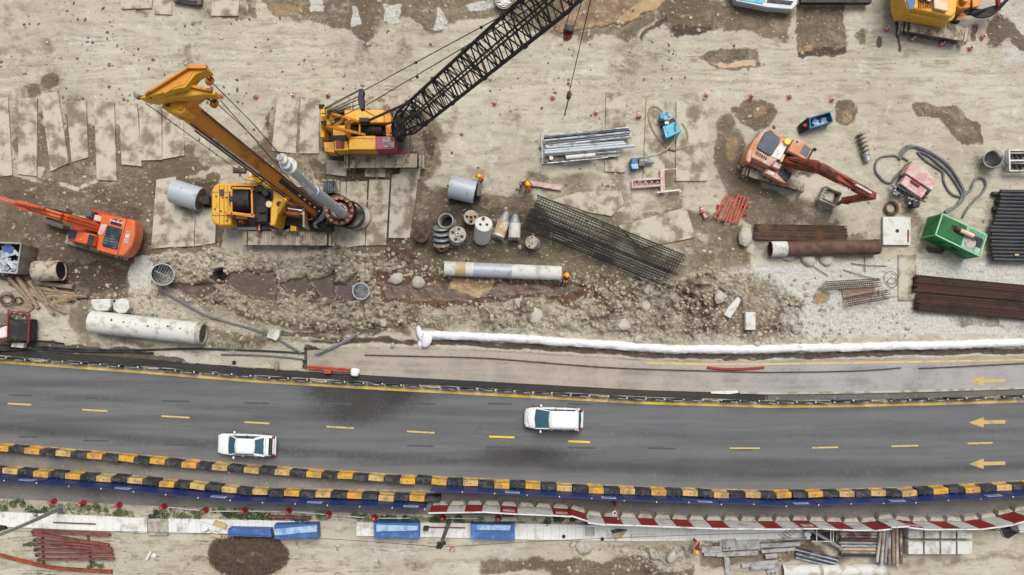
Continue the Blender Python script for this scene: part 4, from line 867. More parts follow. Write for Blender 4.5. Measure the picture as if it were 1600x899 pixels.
build(MB().pp([(886.5, 143), (892, 142), (893, 149), (889, 152), (886, 149)], 7.6, 8.4), 'block', m_rst, hk, bevel=.04)
build(MB().tube([W(889, 151, 7.7), W(887, 160, 5.5), W(884, 172, 3), W(882, 181, .6)], .05, 6), 'chain', m_rst, hk)
# ---------------------------------------------------------------- excavators
def glyphs(mb, p0, p1, n, h, z, w=.05):
    """raised sign-writing strokes between two survey points"""
    for i in range(n):
        f = (i + .15) / n; g_ = (i + .8) / n; a = W(p0[0] + (p1[0] - p0[0]) * f, p0[1] + (p1[1] - p0[1]) * f, z); b = W(p0[0] + (p1[0] - p0[0]) * g_, p0[1] + (p1[1] - p0[1]) * g_, z)
        d = (b - a).normalized(); nrm = Vector((-d.y, d.x, 0)) * h / 2
        mb.beam(a - nrm, a + nrm, w, .02); mb.beam(a + nrm * (1 if i % 2 else -1), b + nrm * (1 if i % 2 else -1), w, .02)
        if i % 3: mb.beam(b - nrm, b + nrm, w, .02)
ex = thing('excavator', 'bright orange excavator with raised boom reaching off the left edge over brown mud', 'excavator', W(165, 362))
track(ex, (112, 340), (205, 366), 13, .9, m_trd if False else m_trk); track(ex, (103, 374), (192, 399), 13, .9)
PB(ex, 'undercarriage', m_trd, [(125, 350), (190, 366), (184, 390), (120, 374)], .4, .9); 
PB(ex, 'platform', m_exd, [(139, 325), (211, 345), (209, 378), (194, 400), (106, 376), (109, 357), (133, 342)], 1.0, 1.5, .05)
PB(ex, 'engine_hood', m_exo, [(158, 334), (197.5, 343), (183, 400), (150, 391)], 1.5, 2.5, .08)
PB(ex, 'counterweight', m_exo, [(197.5, 342.5), (206, 343), (211, 346), (210.5, 368), (206, 384), (198, 396), (192, 401), (180, 400)], 1.0, 2.4, .14)
g = MB(); glyphs(g, (201, 362), (196.5, 380), 6, .28, 2.42); build(g, 'sign_writing', m_wht, ex, smooth=0)
hd2 = PB(ex, 'hood_grille', m_grl, [(168, 352), (190, 358), (189.5, 361), (182, 390), (160, 385), (159, 382)], 2.5, 2.62, .04)
g = MB()
for i in range(7):
    f = i / 6; g.beam(W(165.5 - 5.5 * f, 356 + 25 * f, 2.64), W(187.5 - 5.5 * f, 361 + 25 * f, 2.64), .05, .03)
build(g, 'grille_bar', m_gls, hd2)
g = MB(); glyphs(g, (175, 342), (191, 346.5), 6, .12, 2.52, .04); g2 = PB(ex, 'vent_panel', m_pkp, [(172, 341), (193, 346), (191, 352), (170.5, 348)], 2.5, 2.52, 0); build(g, 'vent_slot', m_blk, g2)
PB(ex, 'vent_recess', m_blk, [(173, 345.5), (190, 350), (189, 354.5), (172.5, 350)], 2.5, 2.54, 0)
PB(ex, 'faded_hood_panel', m_pkp, [(158, 350), (168, 351.5), (160, 368), (152, 366)], 2.48, 2.56, .02, )
PB(ex, 'toolbox', m_pkp, [(148, 335.5), (163, 339), (160.5, 348), (145.5, 344)], 1.5, 2.1, .04); PB(ex, 'fuel_tank', m_exo, [(163, 337.5), (172, 340), (169, 349), (160, 346)], 1.5, 2.3, .04)
PB(ex, 'front_box', m_grl, [(136, 327), (149.5, 332), (145, 342), (133, 339)], 1.3, 1.8, .04)
cab = PB(ex, 'cab', m_exo, [(110, 357), (148.5, 367), (145, 385), (105.5, 375)], 1.2, 3.0, .1)
build(MB().pp([(108.5, 358), (120.5, 361), (116.5, 375), (106, 372.6)], 3.0, 3.04), 'roof_window', m_gls, cab); build(MB().pp([(139, 366.2), (147.6, 368.6), (144, 383.4), (135.5, 381.2)], 3.0, 3.04), 'roof_hatch', m_blk, cab); build(MB().disc(W(127.5, 374.5, 3.0), (0, 0, 1), .1, .06, 12), 'beacon', m_org, cab)
PB(ex, 'boom_bay', m_blk, [(147, 350), (158, 353), (155, 366), (143, 363)], 1.5, 1.6, 0)
def boomseg(root, name, mat, a, b, w, d0, d1):
    p, q = W(*a), W(*b); t = (q - p).normalized(); side = Vector((t.y, -t.x, 0)).normalized(); up = side.cross(t)
    v = [c + side * s1 * w / 2 + up * s2 * d / 2 for c, d in ((p, d0), (q, d1)) for s1, s2 in ((-1, -1), (1, -1), (1, 1), (-1, 1))]
    return build(MB().add(v, [(3, 2, 1, 0), (4, 5, 6, 7), (0, 1, 5, 4), (1, 2, 6, 5), (2, 3, 7, 6), (3, 0, 4, 7)]), name, mat, root, bevel=.04)
b1 = boomseg(ex, 'boom', m_exo, (154, 357, 1.9), (98, 340, 4.4), .62, .6, .95); b2 = boomseg(ex, 'boom_front', m_exo, (99, 340, 4.4), (30, 320, 4.9), .58, .95, .5)
boomseg(ex, 'dipper_arm', m_exo, (34, 321, 4.9), (-30, 303, 3.2), .42, .5, .4); build(MB().tube([W(70, 327, 5.4), W(24, 317.5, 5.4)], .1, 10).tube([W(140, 345, 2.2), W(104, 335, 4.0)], .09, 10), 'boom_cylinder', m_exd, ex); build(MB().tube([W(24, 317.5, 5.4), W(-6, 311, 4.9)], .07, 8), 'piston_rod', m_chr, ex)
g = MB()
for s in (-3, 3): g.tube([W(150, 356 + s, 2.8), W(100, 341 + s, 4.95), W(40, 323 + s, 5.2)], .03, 5)
build(g, 'hydraulic_line', m_blk, ex)
sb = thing('spare_bucket', 'muddy steel digging bucket on the ground under the orange boom', 'bucket', W(85, 336))
g = MB(); g.pp([(76, 318), (102, 325), (104, 332), (76, 326)], 0, .9); g.pp([(66, 340), (80, 345), (98, 352), (98, 358), (84, 354), (67, 347)], 0, .9); g.pp([(72, 322), (78, 322), (72, 344), (66, 343)], 0, .7)
build(g, 'shell', m_trd, sb, bevel=.03); build(MB().pp([(76, 324), (102, 332), (96, 352), (72, 344)], 0.02, .12), 'bucket_floor', m_blk, sb)
# right, faded excavator
ey = thing('excavator', 'faded orange excavator with rusty boom folded down to a grey bucket', 'excavator', W(1205, 240))
track(ey, (1165, 268), (1257, 293), 13, .9); track(ey, (1190, 207), (1262, 233), 12, .9)
PB(ey, 'undercarriage', m_trd, [(1185, 225), (1240, 243), (1232, 275), (1178, 258)], .4, .9)
PB(ey, 'platform', m_exf, [(1199, 199.5), (1231, 219), (1236, 238), (1240, 270), (1231, 287), (1165, 252), (1170, 236), (1180, 216)], 1.0, 1.5, .06)
PB(ey, 'engine_hood', m_exf, [(1198, 201), (1231, 219.5), (1215, 250), (1204, 261), (1172, 245), (1180, 219)], 1.5, 2.5, .1)
PB(ey, 'counterweight', m_exf, [(1199, 199), (1190, 206), (1178, 219), (1170, 233), (1165.5, 245), (1165, 252), (1172, 255), (1180, 236), (1188, 219), (1203, 201)], 1.0, 2.45, .12)
hg = PB(ey, 'hood_grille', m_grl, [(1202, 204.5), (1219.5, 215), (1218, 222), (1207, 242), (1202, 243.5), (1183, 232), (1184, 227), (1195, 207)], 2.5, 2.62, .05)
g = MB()
for i in range(9):
    f = i / 8; g.beam(W(1200 - 13 * f, 207 + 20 * f, 2.64), W(1217.5 - 13 * f, 218 + 20 * f, 2.64), .04, .03)
build(g, 'grille_bar', m_gls, hg)
PB(ey, 'faded_hood_panel', m_wht, [(1221, 223), (1231, 226), (1219, 250), (1203, 244)], 2.49, 2.55, .02)
g = MB()
for i in range(6):
    a = (1183 + i * 3, 237 + i * 1.8); g.beam(W(a[0], a[1], 2.55), W(a[0] - 2, a[1] + 4, 2.55), .1, .04)
build(g, 'vent_slot', m_blk, ey)
cab = PB(ey, 'cab', m_exf, [(1242, 216.5), (1250, 217), (1270, 231), (1267, 239), (1262, 249), (1256, 249), (1231, 236), (1233, 231)], 1.2, 3.0, .08)
build(MB().pp([(1257.5, 225.5), (1267.5, 233), (1260.5, 246), (1250, 238.5)], 3.0, 3.04), 'roof_window', m_gls, cab); build(MB().pp([(1236, 236.5), (1257, 248), (1254, 250.5), (1233, 240)], 2.0, 2.9), 'side_window', m_blk, cab); build(MB().tube([W(1262, 250, 2.9), W(1271, 233, 2.9)], .07, 6).ball(W(1273, 234, 2.9), .14), 'wiper_guard', m_blk, cab); build(MB().disc(W(1245.5, 222, 3.0), (0, 0, 1), .08, .05, 10), 'beacon', m_blk, cab)
build(MB().disc(W(1228.5, 222.5, 2.5), (0, 0, 1), .24, .3, 18), 'air_filter', m_hel, ey); build(MB().tube([W(1209, 199, 1.5), W(1209.5, 200, 2.9)], .12, 10), 'exhaust_pipe', m_rst, ey)
PB(ey, 'boom_bay', m_blk, [(1221, 238), (1234, 240), (1230, 256), (1214, 251)], 1.5, 1.62, 0); build(MB().tube([W(1225, 242, 2.6), W(1220, 253, 2.6)], .1, 8), 'boom_pin', m_crm, ey)
PB(ey, 'fuel_tank', m_pkp, [(1211, 252), (1222, 256), (1218, 265), (1205, 260)], 1.5, 2.3, .08); PB(ey, 'toolbox', m_grl, [(1225, 263), (1238.5, 271), (1230, 284.5), (1216, 272.5)], 1.5, 1.9, .03); PB(ey, 'side_locker', m_exf, [(1198, 262), (1213, 270), (1230, 286.5), (1226, 287), (1194, 270)], 1.3, 1.95, .04); PB(ey, 'pale_plate', m_wht, [(1201, 266.5), (1210.5, 271), (1208, 274.5), (1198, 270)], 1.95, 1.98, 0)
PB(ey, 'side_vent_panel', m_pkp, [(1197, 246), (1208, 250), (1202, 260), (1192, 254)], 2.48, 2.53, .02)
boomseg(ey, 'boom', m_bmr, (1228, 252, 2.2), (1280, 262, 4.7), .6, .6, .95); boomseg(ey, 'boom_front', m_bmr, (1277, 261, 4.7), (1351, 300, 4.3), .56, .95, .6)
boomseg(ey, 'boom_tip', m_bmr, (1349, 299, 4.3), (1366, 307, 3.9), .5, .6, .4); boomseg(ey, 'dipper_arm', m_bmr, (1364, 306, 3.9), (1318, 314, 1.3), .46, .7, .5)
build(MB().tube([W(1290, 259, 4.9), W(1338, 288, 5.0)], .1, 10).tube([W(1240, 262, 1.8), W(1284, 271, 3.9)], .11, 10), 'boom_cylinder', m_bmr, ey); build(MB().tube([W(1336, 288, 5.0), W(1361, 302, 4.5)], .09, 8), 'piston_rod', m_wht, ey)
g = MB(); glyphs(g, (1309, 286), (1329, 297), 8, .1, 4.55, .04); build(g, 'sign_writing', m_wht, ey)
g = MB()
for s in (-2.5, 0, 2.5): g.tube([W(1232, 250 + s, 2.8), W(1275, 258 + s, 5.3), W(1310, 276 + s, 5.2)], .03, 5)
build(g, 'hydraulic_line', m_blk, ey)
bkt = MB()
for a, b in (((1291, 291), (1316, 302)), ((1316, 302), (1307, 323)), ((1307, 323), (1281, 312)), ((1281, 312), (1291, 291))): bkt.beam(W(*a, .85) - Vector((0, 0, .4)), W(*b, .85) - Vector((0, 0, .4)), .09, .85)
bb = build(bkt, 'bucket', m_con, ey, bevel=.02); build(MB().pp([(1291, 292), (1315, 303), (1306.5, 322), (1282, 312)], .02, .25), 'bucket_floor', m_rst, bb)
g = MB()
for i in range(5):
    f = i / 4; p = (1289.5 - 8 * f, 294 + 16 * f); g.pp([(p[0], p[1]), (p[0] + 4, p[1] + 1.5), (p[0] + 3, p[1] + 3.4), (p[0] - 1, p[1] + 2)], .3, .7)
build(g, 'bucket_tooth', m_con, bb); build(MB().pp([(1292, 298), (1304, 302), (1300, 316), (1288, 310)], .25, .42, grow=.3), 'soil_load', m_con, bb)
build(MB().tube([W(1319, 313, 1.6), W(1309, 319, 1.0)], .14, 8).tube([W(1326, 318, 1.6), W(1312, 316, 1.0)], .1, 8), 'bucket_link', m_trd, ey)
# top-right rig
rt = thing('piling_machine', 'yellow crawler piling machine with blue cab glass cut by the top edge', 'piling machine', W(1460, 10))
track(rt, (1415, 36), (1514, 54), 23, 1.1); track(rt, (1422, -62), (1522, -46), 22, 1.1)
PB(rt, 'undercarriage', m_trd, [(1430, -45), (1505, -30), (1500, 35), (1428, 20)], .4, 1.0)
PB(rt, 'machine_house', m_yel, [(1410, -60), (1500, -50), (1498, -5), (1494, 20), (1487, 27), (1428, 14), (1412, 8)], 1.2, 3.0, .12)
PB(rt, 'side_skirt', m_yel, [(1409.5, -20), (1412, 14), (1420, 22), (1486, 34), (1493, 26), (1494, 18), (1430, 8)], 1.2, 2.5, .1)
c_ = PB(rt, 'cab', m_yel, [(1412, -40), (1432, -38), (1431, 6), (1426, 16), (1419, 16), (1413, 0)], 1.2, 3.3, .08); build(MB().pp([(1415.5, -30), (1430, -29), (1430, 4), (1426, 15), (1421, 15), (1416.5, 2)], 3.3, 3.36), 'cab_glass', m_bpn, c_, bevel=.03)
PB(rt, 'pale_cover', m_crm, [(1459, -14), (1481, -12), (1481, 18), (1460, 13)], 3.0, 3.3, .05); g = MB()
for i in range(8): g.rect(1436 + i * 2.7, 2, 1437.2 + i * 2.7, 12, 3.0, 3.12)
build(g, 'vent_slot', m_org, rt); PB(rt, 'engine_recess', m_blk, [(1434, -20), (1457, -17), (1456, 3), (1434, -1)], 3.0, 3.1, 0); build(MB().disc(W(1441, -2, 3.1), (0, 0, 1), .22, .3, 14).disc(W(1449, 0, 3.1), (0, 0, 1), .2, .25, 14), 'engine_part', m_gal, rt)
PB(rt, 'white_plate', m_wht, [(1474, 27), (1486, 28), (1483, 31.5), (1472, 30)], 2.5, 2.53, 0); PB(rt, 'label_plate', m_crm, [(1433, 17), (1443, 18.5), (1442, 20.5), (1432, 19)], 2.5, 2.53, 0)
PB(rt, 'dark_housing', m_blk, [(1482, -14), (1494, -12), (1492, 22), (1484, 20)], 1.4, 2.9, .04)
g = MB(); g.pp([(1494, -14), (1518, -10), (1516, 12), (1500, 14), (1493, 10)], 1.2, 2.6); g.pp([(1518, -10), (1538, -12), (1530, 10), (1520, 12)], 1.2, 2.2); g.disc(W(1504, 2, 2.6), (0, 0, 1), .3, .5, 16); build(g, 'winch_unit', m_org, rt, bevel=.06)
g = MB()
for i in range(6): g.beam(W(1494 + i * 2.2, 30 - i * 2.2, 1.9), W(1501 + i * 2.2, 31.5 - i * 2.2, 1.9), .07, .07)
build(g, 'ladder', m_org, rt)
g = MB()
for i in range(12):
    r0 = i * 1.6; g.tube(spline([W(1506 + r0 * .6, 12 + (i % 4) * 3.5, 1.5 + (i % 3) * .25), W(1525 + r0, 26 - r0 * .7, 1.2), W(1548 + r0, 24 - r0, 1.4), W(1566 + r0, 8 - r0, 1.9), W(1580 + r0, -14, 2.2)], 6), .1, 6)
build(g, 'hose_bundle', m_rub, rt); build(MB().beam(W(1558, -20, 2), W(1560, 17, 1.4), .2, .3), 'hose_bracket', m_bmr, rt)
# ================================================================ plates, pipes and stores
def solo(name, mb, mat, label, cat, group=None, bevel=0, smooth=40):
    return build(mb, name, mat, None, bevel=bevel, smooth=smooth, label=label, cat=cat, group=group)
plates = [
 ([(-6, 155), (12, 152), (19, 274), (-6, 277)], 'leftmost steel plate, cut by the left edge of the works'),
 ([(29, 154), (58, 153), (57, 276), (28, 272)], 'long dusty steel plate, second from the left in the row of upright plates'),
 ([(63, 148), (90, 142), (107, 255), (79, 268)], 'slanting dusty steel plate, third from the left in the row of upright plates'),
 ([(103, 162), (134, 156), (138, 246), (112, 254)], 'half-buried dusty steel plate, fourth from the left in the row of upright plates'),
 ([(147, 160), (178, 159), (182, 283), (151, 281)], 'longest clean steel plate in the row above the left excavator'),
 ([(185, 157), (214, 161), (221, 260), (190, 257)], 'dusty steel plate just right of the longest plate'),
 ([(217, 163), (252, 165), (253, 250), (219, 251)], 'pale steel plate below the sheave arms of the drilling rig'),
 ([(253.5, 170), (286, 190), (288, 243), (253.5, 249)], 'pale steel plate under the lower end of the sticker on the rig mast'),
 ([(189, -8), (238, -8), (237, 13), (189, 14)], 'steel plate at the top edge, left of the dark tray'),
 ([(241, -8), (268, -8), (268, 23), (241, 22)], 'narrow steel plate at the top edge, under the dark tray'),
 ([(332, -8), (374, -8), (372, 25), (330, 25)], 'broad steel plate at the top edge, right of the dark tray'),
 ([(244, 281), (275, 276), (270, 386), (236, 389)], 'whitish steel plate left of the grey casing beside the rig'),
 ([(273, 318), (305, 322), (303, 385), (270, 386)], 'steel plate under the grey casing beside the rig'),
 ([(305.5, 322), (338, 326), (336, 380), (304, 385)], 'cracked muddy steel plate under the rig counterweight'),
 ([(528, 284), (541, 284), (537, 388), (520, 388)], 'narrow steel plate at the right end of the lower rig track'),
 ([(542, 284), (574, 283), (570, 383), (536, 388)], 'steel plate under the bored casing rim'),
 ([(577, 281), (609, 281), (603, 383), (571, 384)], 'middle steel plate of the three right of the drilling rig'),
 ([(612, 273), (655, 270), (640, 372), (607, 372)], 'broad steel plate, rightmost beside the drilling rig'),
 ([(510, 250), (543, 252), (541, 276), (510, 272)], 'small steel plate under the left end of the crane track'),
 ([(570, 262), (602, 262), (602, 277), (570, 276)], 'small steel plate below the middle of the crane track'),
 ([(625, 263), (657, 263), (656, 281), (624, 272)], 'small steel plate below the right end of the crane track'),
 ([(433, 155), (468, 151), (462, 240), (424, 236)], 'faint dusty steel plate between the rig mast and the crane'),
 ([(470, 152), (500, 152), (498, 240), (468, 240)], 'dusty steel plate just left of the crane'),
 ([(947, 143), (979, 145), (978, 202), (946, 203)], 'dusty steel plate above the grey tube rack'),
 ([(945, 250), (977, 246), (977, 270), (945, 268)], 'short steel plate at the lower right corner of the tube rack'),
 ([(1010, 157), (1042, 156), (1038, 276), (1005, 280)], 'steel plate under the cyan pump and its looped hose'),
 ([(1057, 158), (1107, 158), (1106, 283), (1056, 283)], 'widest upright steel plate, right of the cyan pump'),
 ([(966, 353), (1072, 324), (1087, 371), (1002, 388)], 'big tilted pale steel plate above the rebar cage'),
 ([(862, 313), (905, 300), (970, 298), (975, 318), (955, 338), (920, 332)], 'irregular sandy plate above the rebar cage beside the pink plank'),
 ([(862, 352), (935, 374), (928, 388), (858, 372)], 'pinkish steel plate lying under the rebar cage'),
 ([(1404, 398), (1432, 398), (1433, 470), (1404, 470)], 'whitish narrow slab left of the dark brown rebar stack'),
]
for i, (p, l) in enumerate(plates):
    z = .08 + .005 * (i % 7); solo('steel_plate', MB().pp(p, -.06, z + .05), m_plt, l, 'steel plate', 'road plates laid on the soil', .015, 0)
wp = solo('anchor_plate', MB().rect(1380, 339, 1423, 383, .05, .32), m_cnw, 'thick square white plate with a round hole left of the green container', 'plate', bevel=.03)
build(MB().disc(W(1402, 361, .32), (0, 0, 1), .15, .006, 18), 'hole', m_blk, wp); build(MB().rect(1417.5, 359, 1420.5, 379, .32, .326), 'slot', m_bmr, wp)
def casing(name, a, b, r, mat, label, cat='casing', wall=.04, group=None, ends=True, n=30):
    o = solo(name, MB().pipe(W(*a), W(*b), r, wall, n), mat, label, cat, group); return o
# big drums and casings
o = casing('steel_casing', (271, 299, .95), (314, 312, .95), .92, m_cas, 'light grey steel casing with dark end lying left of the drilling rig', wall=.05)
build(MB().disc(W(313, 311.5, .95), (1, -.3, 0), .84, .04, 28), 'end_cap', m_trd, o); build(MB().rect(314, 306, 326, 318, .3, 1.2), 'lug', m_blk, o); build(MB().tube([W(313, 311.5, .95), W(321, 311, .95)], .25, 12), 'hub', m_trd, o)
o = casing('steel_casing', (703.5, 291.5, .95), (743, 301, .95), .88, m_cas, 'light grey steel drum lying on brown mud beside a worker', wall=.05)
build(MB().disc(W(743, 301, .95), (1, -.25, 0), .8, .04, 28), 'end_cap', m_blk, o); build(MB().rect(745, 295, 751, 306, .3, 1.2).beam(W(746, 296, 1), W(754, 292, .9), .1, .1), 'lug', m_trd, o); build(MB().rect(701, 306, 746, 319, .02, .16), 'drum_shade_sheet', m_blk, o)  # last part: flat black sheet standing in for the drum's shade to the south
o = casing('concrete_pipe', (695, 419.5, .6), (877, 427.5, .6), .56, m_cnw, 'long grey-white pipe with a yellow stain lying along the red-brown trench', 'pipe')
build(MB().pipe(W(712, 420.2, .6), W(728, 421, .6), .566, .02, 30), 'stained_band', M('ochre_stain', (206, 170, 104), .8, 0, .5, (190, 190, 184), 1.5), o); build(MB().pipe(W(740, 421.5, .6), W(800, 424, .6), .565, .02, 30), 'grey_band', m_cas, o); build(MB().disc(W(877, 427.5, .6), (1, -.05, 0), .5, .02, 24), 'end_cap', m_blk, o)
o = casing('concrete_pipe', (144, 503, .9), (310, 521, .9), .86, m_cnw, 'long thick white pipe with rust marks at the lower left beside two white discs', 'pipe', wall=.07)
build(MB().pipe(W(301, 520, .9), W(318, 522, .9), .83, .1, 30), 'spigot', m_con, o); build(MB().disc(W(315, 521.7, .9), (1, -.1, 0), .7, .03, 26), 'end_cap', m_trd, o)
g = MB()
for i in range(16): g.disc(W(150 + i * 10 + (i * 7) % 5, 497 + i * 1.1 + (i * 5) % 9, 1.74), (0, .3, 1), .04 + .02 * (i % 3), .01, 8)
build(g, 'bolt_hole', m_blk, o)
for p, q, l in (((141, 469, .9), (171, 472, .9), 'white half-round block with brown patch above the long white pipe'),):
    o = solo('pipe_section', MB().pp([(141, 468), (171, 467), (173, 478), (168, 486), (152, 487), (143, 481)], 0, .9), m_cnw, l, 'concrete block', bevel=.1)
o = solo('concrete_disc', MB().pp([(175, 470), (192, 466), (200, 470), (202, 481), (197, 489), (185, 490), (177, 484)], 0, .8), m_cnw, 'round white concrete disc with a small hole above the long white pipe', 'concrete block', bevel=.06); build(MB().disc(W(178.5, 471, .8), (0, 0, 1), .1, .01, 12), 'hole', m_blk, o)
o = casing('rusty_pipe', (1203, 389.5, .6), (1373, 386, .6), .58, m_rst, 'long brown rusty pipe with a white daubed end lying below the brown bar bundle', 'pipe', wall=.05)
build(MB().pipe(W(1204, 389.5, .6), W(1228, 389, .6), .586, .02, 28), 'white_daub', m_cnw, o); build(MB().pipe(W(1366, 386, .6), W(1370, 386, .6), .6, .04, 28), 'flange', m_rst, o)
o = casing('muddy_casing', (56, 424, .95), (96, 423, .95), .78, m_trk, 'mud-caked hollow casing with ragged black opening below the left excavator', wall=.08, n=20); build(MB().disc(W(94, 423, .95), (1, 0, 0), .68, .01, 20), 'dark_opening', m_blk, o)
# upright casings with gratings
for x, y, h, r, l in ((254, 429, 1.3, .85, 'upright grey casing with a barred grating in white powder left of the trench'), (564, 455, .9, .66, 'upright pale casing with a mesh cover in the trench above the road')):
    o = solo('upright_casing', MB().pipe(W(x, y, -.3), W(x, y, h), r, .07, 36), m_cas, l, 'casing'); g = MB(); top = W(x, y, h)
    n = 8 if r > .8 else 10
    for i in range(n):
        q = -1 + 2 * (i + .5) / n; w_ = math.sqrt(1 - q * q) * (r - .07)
        a = Vector((q * (r - .07), 0, -.05)); d = Vector((0, w_, 0)); R = Matrix.Rotation(-.45, 3, 'Z')
        g.beam(top + R @ (a - d), top + R @ (a + d), .026, .04)
        if r < .8: a = Vector((0, q * (r - .07), -.05)); d = Vector((w_, 0, 0)); g.beam(top + R @ (a - d), top + R @ (a + d), .026, .04)
    if r > .8: g.beam(top + Matrix.Rotation(-.45, 3, 'Z') @ Vector((-.7, 0, -.03)), top + Matrix.Rotation(-.45, 3, 'Z') @ Vector((.7, 0, -.03)), .06, .05)
    build(g, 'grating', m_gal, o); build(MB().disc(W(x, y, -.2), (0, 0, 1), r - .08, .02, 30), 'dark_bottom', m_blk, o)
o = solo('bored_hole_collar', MB().pipe(W(345, 430, -.6), W(345, 430, .25), .62, .08, 26), m_rbd, 'dark ragged bored hole collar in the trench right of the barred casing', 'casing')
o = solo('upright_casing', MB().pipe(W(1552.5, 248, 0), W(1552.5, 248, 1.2), .68, .06, 34), m_cas, 'upright open grey casing near the right edge above the black pipes', 'casing'); build(MB().disc(W(1552.5, 248, .05), (0, 0, 1), .6, .02, 30), 'bottom', m_con, o)
o = solo('upright_casing', MB().pipe(W(787, -2, 0), W(787, -2, .8), .72, .05, 34), m_crm, 'shallow round steel ring at the top edge behind the crane boom', 'casing'); build(MB().disc(W(787, -2, .35), (0, 0, 1), .66, .02, 30), 'water_inside', m_gal, o)
# drilling tools
def tool(x, y, h, r, mat, holes, sq, label, tilt=(0, 0), body=None):
    o = thing('drilling_tool', label, 'drilling tool', W(x, y)); a = W(x, y, h); b = W(x + tilt[0], y + tilt[1], .1)
    ax = (a - b).normalized(); build(MB().tube([b, a], r, 30), 'barrel', body or mat, o, bevel=.03)
    u = ax.cross(Vector((0, 1, 0))).normalized(); v_ = ax.cross(u)
    for hx, hy, hr in holes: build(MB().disc(a + u * hx * r + v_ * hy * r, ax, hr * r, .012, 16), 'hole', m_blk, o)
    if sq:
        g = MB(); c = a + u * sq[0] * r + v_ * sq[1] * r; R = Matrix((u, v_, ax)).transposed() @ Matrix.Rotation(sq[3], 3, 'Z')
        s_ = sq[2] * r
        for k in range(4):
            R2 = R @ Matrix.Rotation(k * math.pi / 2, 3, 'Z'); g.box(c + R2 @ Vector((s_ * .85, 0, .06)), (.07, s_ * 1.9, .16), M3=R2)
        k_ = build(g, 'kelly_socket', sq[4], o); build(MB().box(c + ax * .02, (s_ * 1.3, s_ * 1.3, .03), M3=R), 'socket_hole', m_blk, o)
    return o
tool(657.5, 367, .9, .60, m_pkp, [(-.6, -.45, .16), (.5, -.35, .18), (.35, .5, .18), (-.45, .35, .18)], (0, 0, .22, .5, m_rst), 'dull pink round drilling tool with five holes, leftmost of the cluster', body=m_rst)
tool(715, 366.5, 1.3, .66, m_pkp, [(-.15, -.62, .17), (.55, -.2, .2), (-.5, .25, .2), (.25, .6, .2)], (0, -.05, .2, .4, m_cnw), 'pinkish white round drilling tool with five holes, largest face in the cluster', body=m_con, tilt=(-2, 6))
tool(736, 340, 1.1, .56, m_con, [(-.55, -.1, .2), (.55, -.1, .2), (0, .6, .2)], (0, 0, .3, .1, m_byl), 'grey round drilling tool with a yellow square socket above the cluster')
tool(756, 350, 2.1, .66, m_pkp, [(-.35, .1, .17), (.4, .1, .17)], (.05, -.6, .14, .1, m_rdp), 'tall white drilling bucket leaning with a pink top at the cluster centre', body=m_cnw, tilt=(-3, 22))
tool(830, 378.5, .9, .5, m_cnw, [(-.1, -.7, .14), (.3, .65, .16)], (-.2, -.05, .24, .2, m_crm), 'small white drilling tool with a square socket right of the bottle-shaped ones', body=m_con, tilt=(5, 2))
o = casing('short_casing', (702, 351, .15), (696.5, 345, 1.3), .60, m_con, 'short open grey casing standing in the tool cluster', wall=.08); build(MB().disc(W(700.5, 349, .5), (-.3, .3, 1), .5, .01, 26), 'dark_inside', m_blk, o)
for (a, b, st), l in ((((792, 331), (779, 370), 1), 'bottle-shaped drilling bucket with an orange stain, lying beside a white one'), (((805, 335), (803.5, 372), 0), 'white bottle-shaped drilling bucket lying left of the rebar cage')):
    o = thing('drilling_bucket', l, 'drilling tool', W(*b)); p, q = W(*a, .5), W(*b, .5); d = (p - q)
    build(MB().tube([q, q + d * .62], .46, 24), 'barrel', m_cnw, o, bevel=.03); build(MB().tube([q + d * .62, q + d * .97, q + d * 1.02], [.46, .2, .24], 20), 'neck', m_gal, o)
    if st: build(MB().pipe(q + d * .1 + Vector((.012, 0, .012)), q + d * .61 + Vector((.012, 0, .012)), .462, .03, 24), 'rust_sleeve', M('orange_stained_steel', (196, 160, 104), .8, 0, .5, (220, 214, 200), 1.2), o)
    g = MB()
    for k in range(10):
        t = k / 10 * 6.28; dn = d.normalized(); u = dn.orthogonal().normalized(); v_ = dn.cross(u); g.beam(q + (u * math.cos(t) + v_ * math.sin(t)) * .42, q - dn * .22 + (u * math.cos(t) + v_ * math.sin(t)) * .4, .1, .06)
    build(g, 'cutting_tooth', m_trd, o)
o = thing('auger', 'stubby grey auger with orange bottom plate between the round tools', 'drilling tool', W(690, 370)); g = MB()
for i in range(4): g.disc(W(690, 383 - i * 8.5, .62 + .04 * i), (0, 1, .45), .66, .12, 26, .62)
build(g, 'flight', m_gal, o); build(MB().tube([W(690, 388, .5), W(690, 356, .7)], .2, 14), 'stem', m_trd, o); build(MB().pp([(676.5, 381), (703, 382), (700, 388), (693, 393), (688, 393), (680, 388)], .3, .62), 'cutting_plate', m_org, o, bevel=.03); build(MB().disc(W(690, 389.5, .62), (0, 0, 1), .11, .02, 12), 'hole', m_blk, o)
